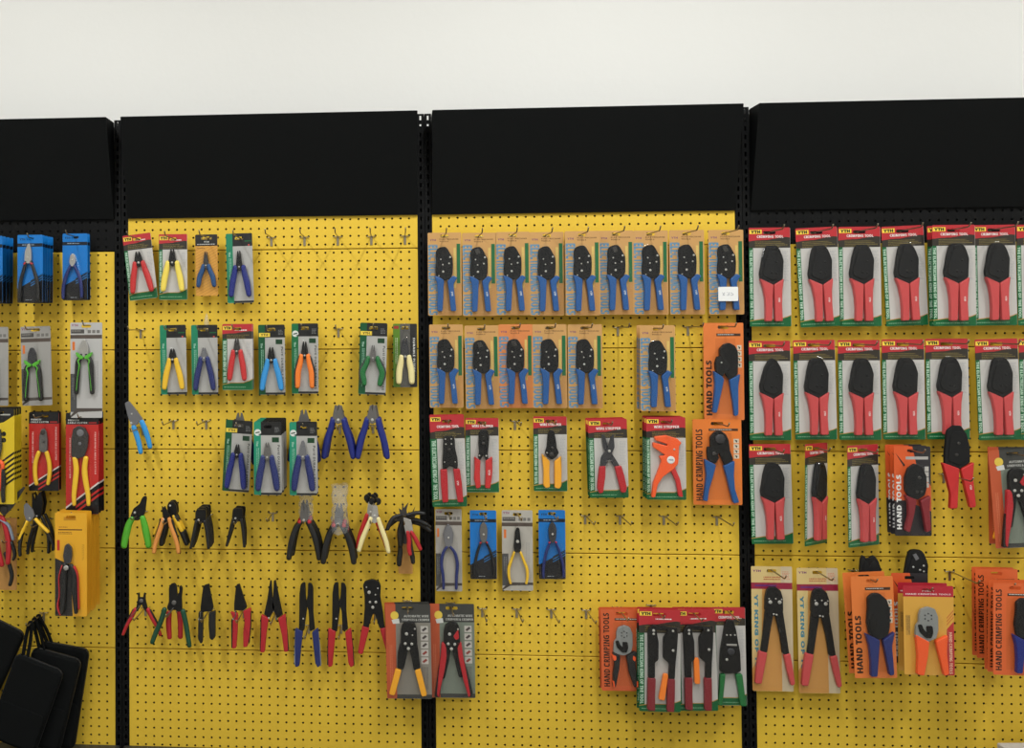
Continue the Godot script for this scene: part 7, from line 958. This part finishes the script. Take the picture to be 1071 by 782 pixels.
	hung("splayed_snips", "loose_snips", "snips", -0.062, 1.028, 0.045, -25, 0, 1, 0.021, 20, "black-handled snips with jaws crossed behind the splayed ones", "", "")
	hung("splayed_snips", "loose_snips", "snips", -0.069, 1.0463, 0.085, 0, 0, 1, 0.021, 20, "black-handled snips splayed wide at the top of the bunch", "", "")
	hung("crimson_snips", "loose_snips", "snips", -0.0691, 1.0495, 0.1, 0, 0, 1, 0.021, 20, "dark red-handled chrome snips in front of the black bunch", "", "")
	hung("small_red_nipper", "loose_pliers", "pliers", -0.8465, 0.7706, 0.05, 0, 0, 1, 0.021, 6, "small red-handled nipper spread wide beside the post", "", "peg hook carrying the small red-handled nipper spread wide beside the post")
	hung("green_stripper", "loose_wire_stripper", "wire stripper", -0.7498, 0.7741, 0.07, 0, 0, 1, 0.021, 14, "dark green-handled black wire stripper with red ones behind it", "", "peg hook carrying the dark green-handled black wire stripper with red ones behind it")
	hung("crimson_stripper", "loose_wire_stripper", "wire stripper", -0.748, 0.7585, 0.045, 0, 0, 1, 0.021, 14, "red-handled stripper hanging behind the dark green-handled one", "", "")
	hung("black_wire_stripper", "loose_wire_stripper", "wire stripper", -0.6499, 0.7754, 0.05, 0, 0, 1, 0.021, 0, "all-black wire stripper between green and red-handled ones", "", "peg hook carrying the all-black wire stripper between green and red-handled ones")
	hung("red_wire_stripper", "loose_wire_stripper", "wire stripper", -0.5479, 0.7691, 0.05, 0, 0, 1, 0.021, 6, "red and black-handled wire stripper beside the all-black one", "", "peg hook carrying the red and black-handled wire stripper beside the all-black one")
	hung("red_nose_crimper", "loose_crimping_tool", "crimper", -0.4502, 0.7712, 0.05, 0, 0, 1, 0.021, 0, "red and black-handled pointed black crimper in the lowest row", "", "peg hook carrying the red and black-handled pointed black crimper in the lowest row")
	hung("blue_crimper", "loose_crimping_tool", "crimper", -0.3527, 0.7472, 0.05, 0, 0, 1, 0.021, -15, "blue and grey-handled long black crimper", "", "peg hook carrying the blue and grey-handled long black crimper")
	hung("red_long_crimper", "loose_crimping_tool", "crimper", -0.256, 0.7488, 0.05, 0, 0, 1, 0.021, -15, "red and black-handled long black crimper", "", "peg hook carrying the red and black-handled long black crimper")
	hung("red_auto_stripper", "loose_wire_stripper", "wire stripper", -0.1556, 0.7762, 0.06, 0, 0, 1, 0.021, 2, "red-handled black automatic stripper hanging bare beside the carded one", "", "peg hook carrying the red-handled black automatic stripper hanging bare beside the carded one")
	hung("blue_card_long_nose", "carded_pliers", "pliers", -1.1561, 1.7933, 0.12, 0, 0, 5, 0.02, 91.0, "black-handled long-nose pliers on blue card, on the deep stack", "", "peg hook carrying the black-handled long-nose pliers on blue card, on the deep stack")
	hung("blue_card_nipper", "carded_pliers", "pliers", -1.0419, 1.801, 0.06, 0, 0, 2, 0.021, 91.0, "navy-handled nippers on blue card beside the deep blue stack", "", "peg hook carrying the navy-handled nippers on blue card beside the deep blue stack")
	hung("blue_card_long_nose", "carded_pliers", "pliers", -1.2814, 1.7927, 0.1, 0, -12, 4, 0.025, 91.0, "turned blue-carded pliers next to the black-handled long-nose stack", "", "peg hook carrying the turned blue-carded pliers next to the black-handled long-nose stack")
	hung("green_black_pliers", "carded_pliers", "pliers", -1.1606, 1.5062, 0.06, 1.5, 0, 1, 0.021, 109.5, "green and black-handled pliers with dark head on grey card", "", "peg hook carrying the green and black-handled pliers with dark head on grey card")
	hung("green_black_combination_pliers", "carded_pliers", "pliers", -0.9918, 1.4957, 0.11, 0, 0, 1, 0.021, 130.5, "green and black-handled pliers with bright head on silver card", "", "peg hook carrying the green and black-handled pliers with bright head on silver card")
	hung("green_black_pliers", "carded_pliers", "pliers", -1.2927, 1.5051, 0.06, 0, 0, 1, 0.021, 109.5, "green and black-handled pliers above the yellow striped snips card", "", "peg hook carrying the green and black-handled pliers above the yellow striped snips card")
	hung("cable_cutter", "carded_cable_cutter", "cable cutter", -1.1375, 1.2512, 0.06, 0, 0, 2, 0.021, 106.5, "yellow-handled cable cutter on a red card with black head", "", "peg hook carrying the yellow-handled cable cutter on a red card with black head")
	hung("big_cable_cutter", "carded_cable_cutter", "cable cutter", -1.0078, 1.2223, 0.1, 0, 0, 3, 0.024, 137.5, "larger yellow-handled cable cutter with broad dark jaws on red card", "", "peg hook carrying the larger yellow-handled cable cutter with broad dark jaws on red card")
	hung("yellow_card_snips", "carded_snips", "snips", -1.2455, 1.2466, 0.13, 0, 0, 4, 0.018, 128.5, "orange and black snips on yellow card with black stripes", "", "peg hook carrying the orange and black snips on yellow card with black stripes")
	hung("yellow_card_cutter", "carded_pliers", "pliers", -1.0265, 0.9388, 0.145, 0, 0, 7, 0.019, 137.5, "black and red-handled cutters on yellow card, on the deep stack", "", "peg hook carrying the black and red-handled cutters on yellow card, on the deep stack")
	hung("yellow_sleeve_pliers", "loose_pliers", "pliers", -1.1457, 1.0346, 0.1, 0, 0, 1, 0.021, 6, "black pliers with yellow sleeves in front of dark ones", "", "peg hook carrying the black pliers with yellow sleeves in front of dark ones")
	hung("black_long_pliers", "loose_pliers", "pliers", -1.1493, 1.0409, 0.06, 0, 0, 2, 0.03, 10, "black long-nose pliers behind the yellow-sleeved ones", "", "")
	hung("tin_snips", "loose_snips", "snips", -1.2322, 0.9842, 0.1, 0, 0, 1, 0.021, 10, "red-handled black tin snips under the yellow and black striped card", "", "peg hook carrying the red-handled black tin snips under the yellow and black striped card")
	hung("kraft_card_wide", "kraft_backing_card", "card", -1.2559, 0.9437, 0.05, 0, 0, 1, 0.021, 97.0, "plain kraft card behind the red-handled tin snips", "", "")

func place_empty_hooks() -> void:
	for h in [
		[-0.4592, 1.887, "empty steel peg hook, first from the blue long-tipped cutters card"],
		[-0.3592, 1.887, "empty steel peg hook, second from the blue long-tipped cutters card"],
		[-0.2592, 1.887, "empty steel peg hook, third from the blue long-tipped cutters card"],
		[-0.1592, 1.887, "empty steel peg hook, fourth from the blue long-tipped cutters card"],
		[-0.0592, 1.887, "empty steel peg hook, fifth from the blue long-tipped cutters card"],
		[-0.8592, 1.6125, "empty steel peg hook beside the teal-carded yellow cutters"],
		[-0.2592, 1.6125, "empty steel peg hook between orange and green-handled carded pliers"],
		[-0.7592, 1.338, "empty steel peg hook next to the hanging light blue stripper"],
		[-0.6593, 1.338, "empty steel peg hook next to the tilted green card of cutters"],
		[-0.4592, 1.0635, "empty steel peg hook beside the all-black strippers"],
		[0.5593, 1.6125, "empty steel peg hook between two brown-carded blue crimpers"],
		[0.7593, 1.6125, "empty steel peg hook between a brown card and an orange card"],
		[0.2592, 1.338, "empty steel peg hook between two red-carded strippers"],
		[0.4593, 1.0635, "empty steel peg hook, first from the blue-carded navy pliers"],
		[0.5593, 1.0635, "empty steel peg hook, second from the blue-carded navy pliers"],
		[0.6843, 1.0635, "empty steel peg hook, third from the blue-carded navy pliers"],
		[0.8343, 1.0635, "empty steel peg hook, fourth from the blue-carded navy pliers"],
		[0.1593, 0.789, "empty steel peg hook, first from the carded automatic strippers"],
		[0.2592, 0.789, "empty steel peg hook, second from the carded automatic strippers"],
		[0.3593, 0.789, "empty steel peg hook, third from the carded automatic strippers"],
		[0.4593, 0.789, "empty steel peg hook, fourth from the carded automatic strippers"],
		[1.4777, 0.914, "empty steel peg hook beside the orange-handled crimper card"],
	]: add_hook(h[0], h[1], h[2], "empty hooks")

# ---------------------------------------------------------------- soft tool cases, price slip, clear wrapping
func soft_case(x: float, y: float, z: float, tilt: float, h: float, label: String, hook: Vector2, flip := false) -> void:
	var o := Node3D.new(); o.name = numbered("tool_case"); add_child(o)
	o.position = Vector3(x, y, z); o.rotation.z = deg_to_rad(tilt)
	tag(o, label, "case", "black soft tool cases")
	var w := 0.15; var t := 0.026
	var st := start(); plate_into(st, rounded(w, h, 0.02), -t / 2, t / 2, 0.008)
	part(o, "body", finish(st), mats.case_cloth)
	st = start(); plate_into(st, rounded(w + 0.003, h + 0.003, 0.021), -0.004, 0.004, 0.0015)
	part(o, "zipper", finish(st), mats.black_rubber)
	st = start(); plate_into(st, rounded(w - 0.012, h * 0.42, 0.012), t / 2 - 0.002, t / 2 + 0.003, 0.0015)
	part(o, "front_pocket", finish(st), mats.case_cloth, Vector3(0, -h * 0.25, 0))
	# strap loop from the corner of the case up over the hook
	var k := o.transform.affine_inverse() * Vector3(hook.x, hook.y, z)
	var a := Vector3((0.5 if flip else -0.5) * w + (-0.02 if flip else 0.02), h * 0.5 - 0.004, 0)
	var b := a + Vector3(0.014, 0.0, 0)
	part(o, "strap", wire_mesh([a, a.lerp(k, 0.5) + Vector3(-0.004, 0, 0), k + Vector3(-0.004, -0.004, 0), k + Vector3(0.0, 0.0025, 0), k + Vector3(0.004, -0.004, 0), b.lerp(k, 0.5) + Vector3(0.004, 0, 0), b], 0.0065, 4, 8, 0.6), mats.case_cloth)

func wrap_mesh(w: float, h: float, t: float, seed_: int) -> ArrayMesh:
	# a crumpled sleeve of clear film
	var n := FastNoiseLite.new(); n.seed = seed_; n.frequency = 60.0
	var rings := []
	for j in 13:
		var ring := []
		var v := j / 12.0
		for i in 14:
			var a := TAU * i / 14
			var sx := w / 2 * (0.9 + 0.25 * n.get_noise_2d(v * 0.1, i * 0.01))
			var p := Vector3(cos(a) * sx, (v - 0.5) * h, -sin(a) * t / 2)
			p += Vector3(n.get_noise_3d(p.x, p.y, p.z), n.get_noise_3d(p.y, p.z, p.x), n.get_noise_3d(p.z, p.x, p.y)) * 0.01
			ring.append(p)
		rings.append(ring)
	return skin(rings, 14)

func cone_mesh() -> ArrayMesh:
	var rings := []
	for p in [[0.0088, -0.025], [0.0085, -0.005], [0.0068, 0.008], [0.0042, 0.018], [0.0018, 0.024], [0.0003, 0.0255]]:
		var ring := []
		for k in 12: ring.append(Vector3(cos(TAU * k / 12) * p[0], p[1], -sin(TAU * k / 12) * p[0]))
		rings.append(ring)
	return skin(rings, 12)

func cases() -> void:
	var hk := Vector2(-1.1605, SEAM - 1.094)
	soft_case(-1.1752, 0.5236, 0.105, -20, 0.258, "black soft tool case in front on the hook", hk)
	soft_case(-1.1254, 0.5237, 0.073, -14, 0.28, "black soft tool case between two others on the same hook", hk)
	soft_case(-1.1037, 0.5245, 0.04, -9, 0.3, "black soft tool case hanging at the back against the yellow board", hk)
	add_hook(hk.x, hk.y, "steel peg hook carrying three black soft tool cases", "hooks holding goods")
	soft_case(-1.3105, 0.6277, 0.08, -25, 0.27, "black soft tool case hanging alone beside the three cases", Vector2(-1.39, 0.8))
	add_hook(-1.39, 0.8, "steel peg hook carrying the single soft tool case", "hooks holding goods")
	# clear wrapping
	var c := part(self, "tip_cap", cone_mesh(), mats.clear_bag, Vector3(-0.6533, SEAM - 0.215, 0.022))
	tag(c, "clear plastic tip cap sticking up behind the navy cutters card", "cap")
	c = part(self, "clear_sleeve", wrap_mesh(0.042, 0.082, 0.022, 4), mats.clear_bag, Vector3(-0.3511, SEAM - 0.752, 0.09))
	tag(c, "clear plastic sleeve over the jaws of the wrapped black-handled pliers", "plastic sleeve", "clear wrapping on pliers")
	c = part(self, "clear_bag", wrap_mesh(0.05, 0.14, 0.034, 11), mats.clear_bag, Vector3(-0.2527, SEAM - 0.752, 0.11))
	tag(c, "crumpled clear plastic bag around the jaws of black-handled pliers", "plastic bag", "clear wrapping on pliers")
	# a pale paper box standing on the deck
	var bx := Node3D.new(); bx.name = "paper_box"; add_child(bx); bx.position = Vector3(1.655, SEAM - 1.4868, 0.105); bx.rotation.y = deg_to_rad(4)
	tag(bx, "pale grey paper box standing on the deck under the red-handled crimpers", "box")
	var paper := plain("pale_paper", Color(0.72, 0.7, 0.67), 0.7)
	part(bx, "body", box_mesh(Vector3(0.18, 0.09, 0.09), 0.003), paper, Vector3(0, 0.045, 0))
	part(bx, "lid", box_mesh(Vector3(0.184, 0.022, 0.094), 0.003), paper, Vector3(0, 0.085, 0))
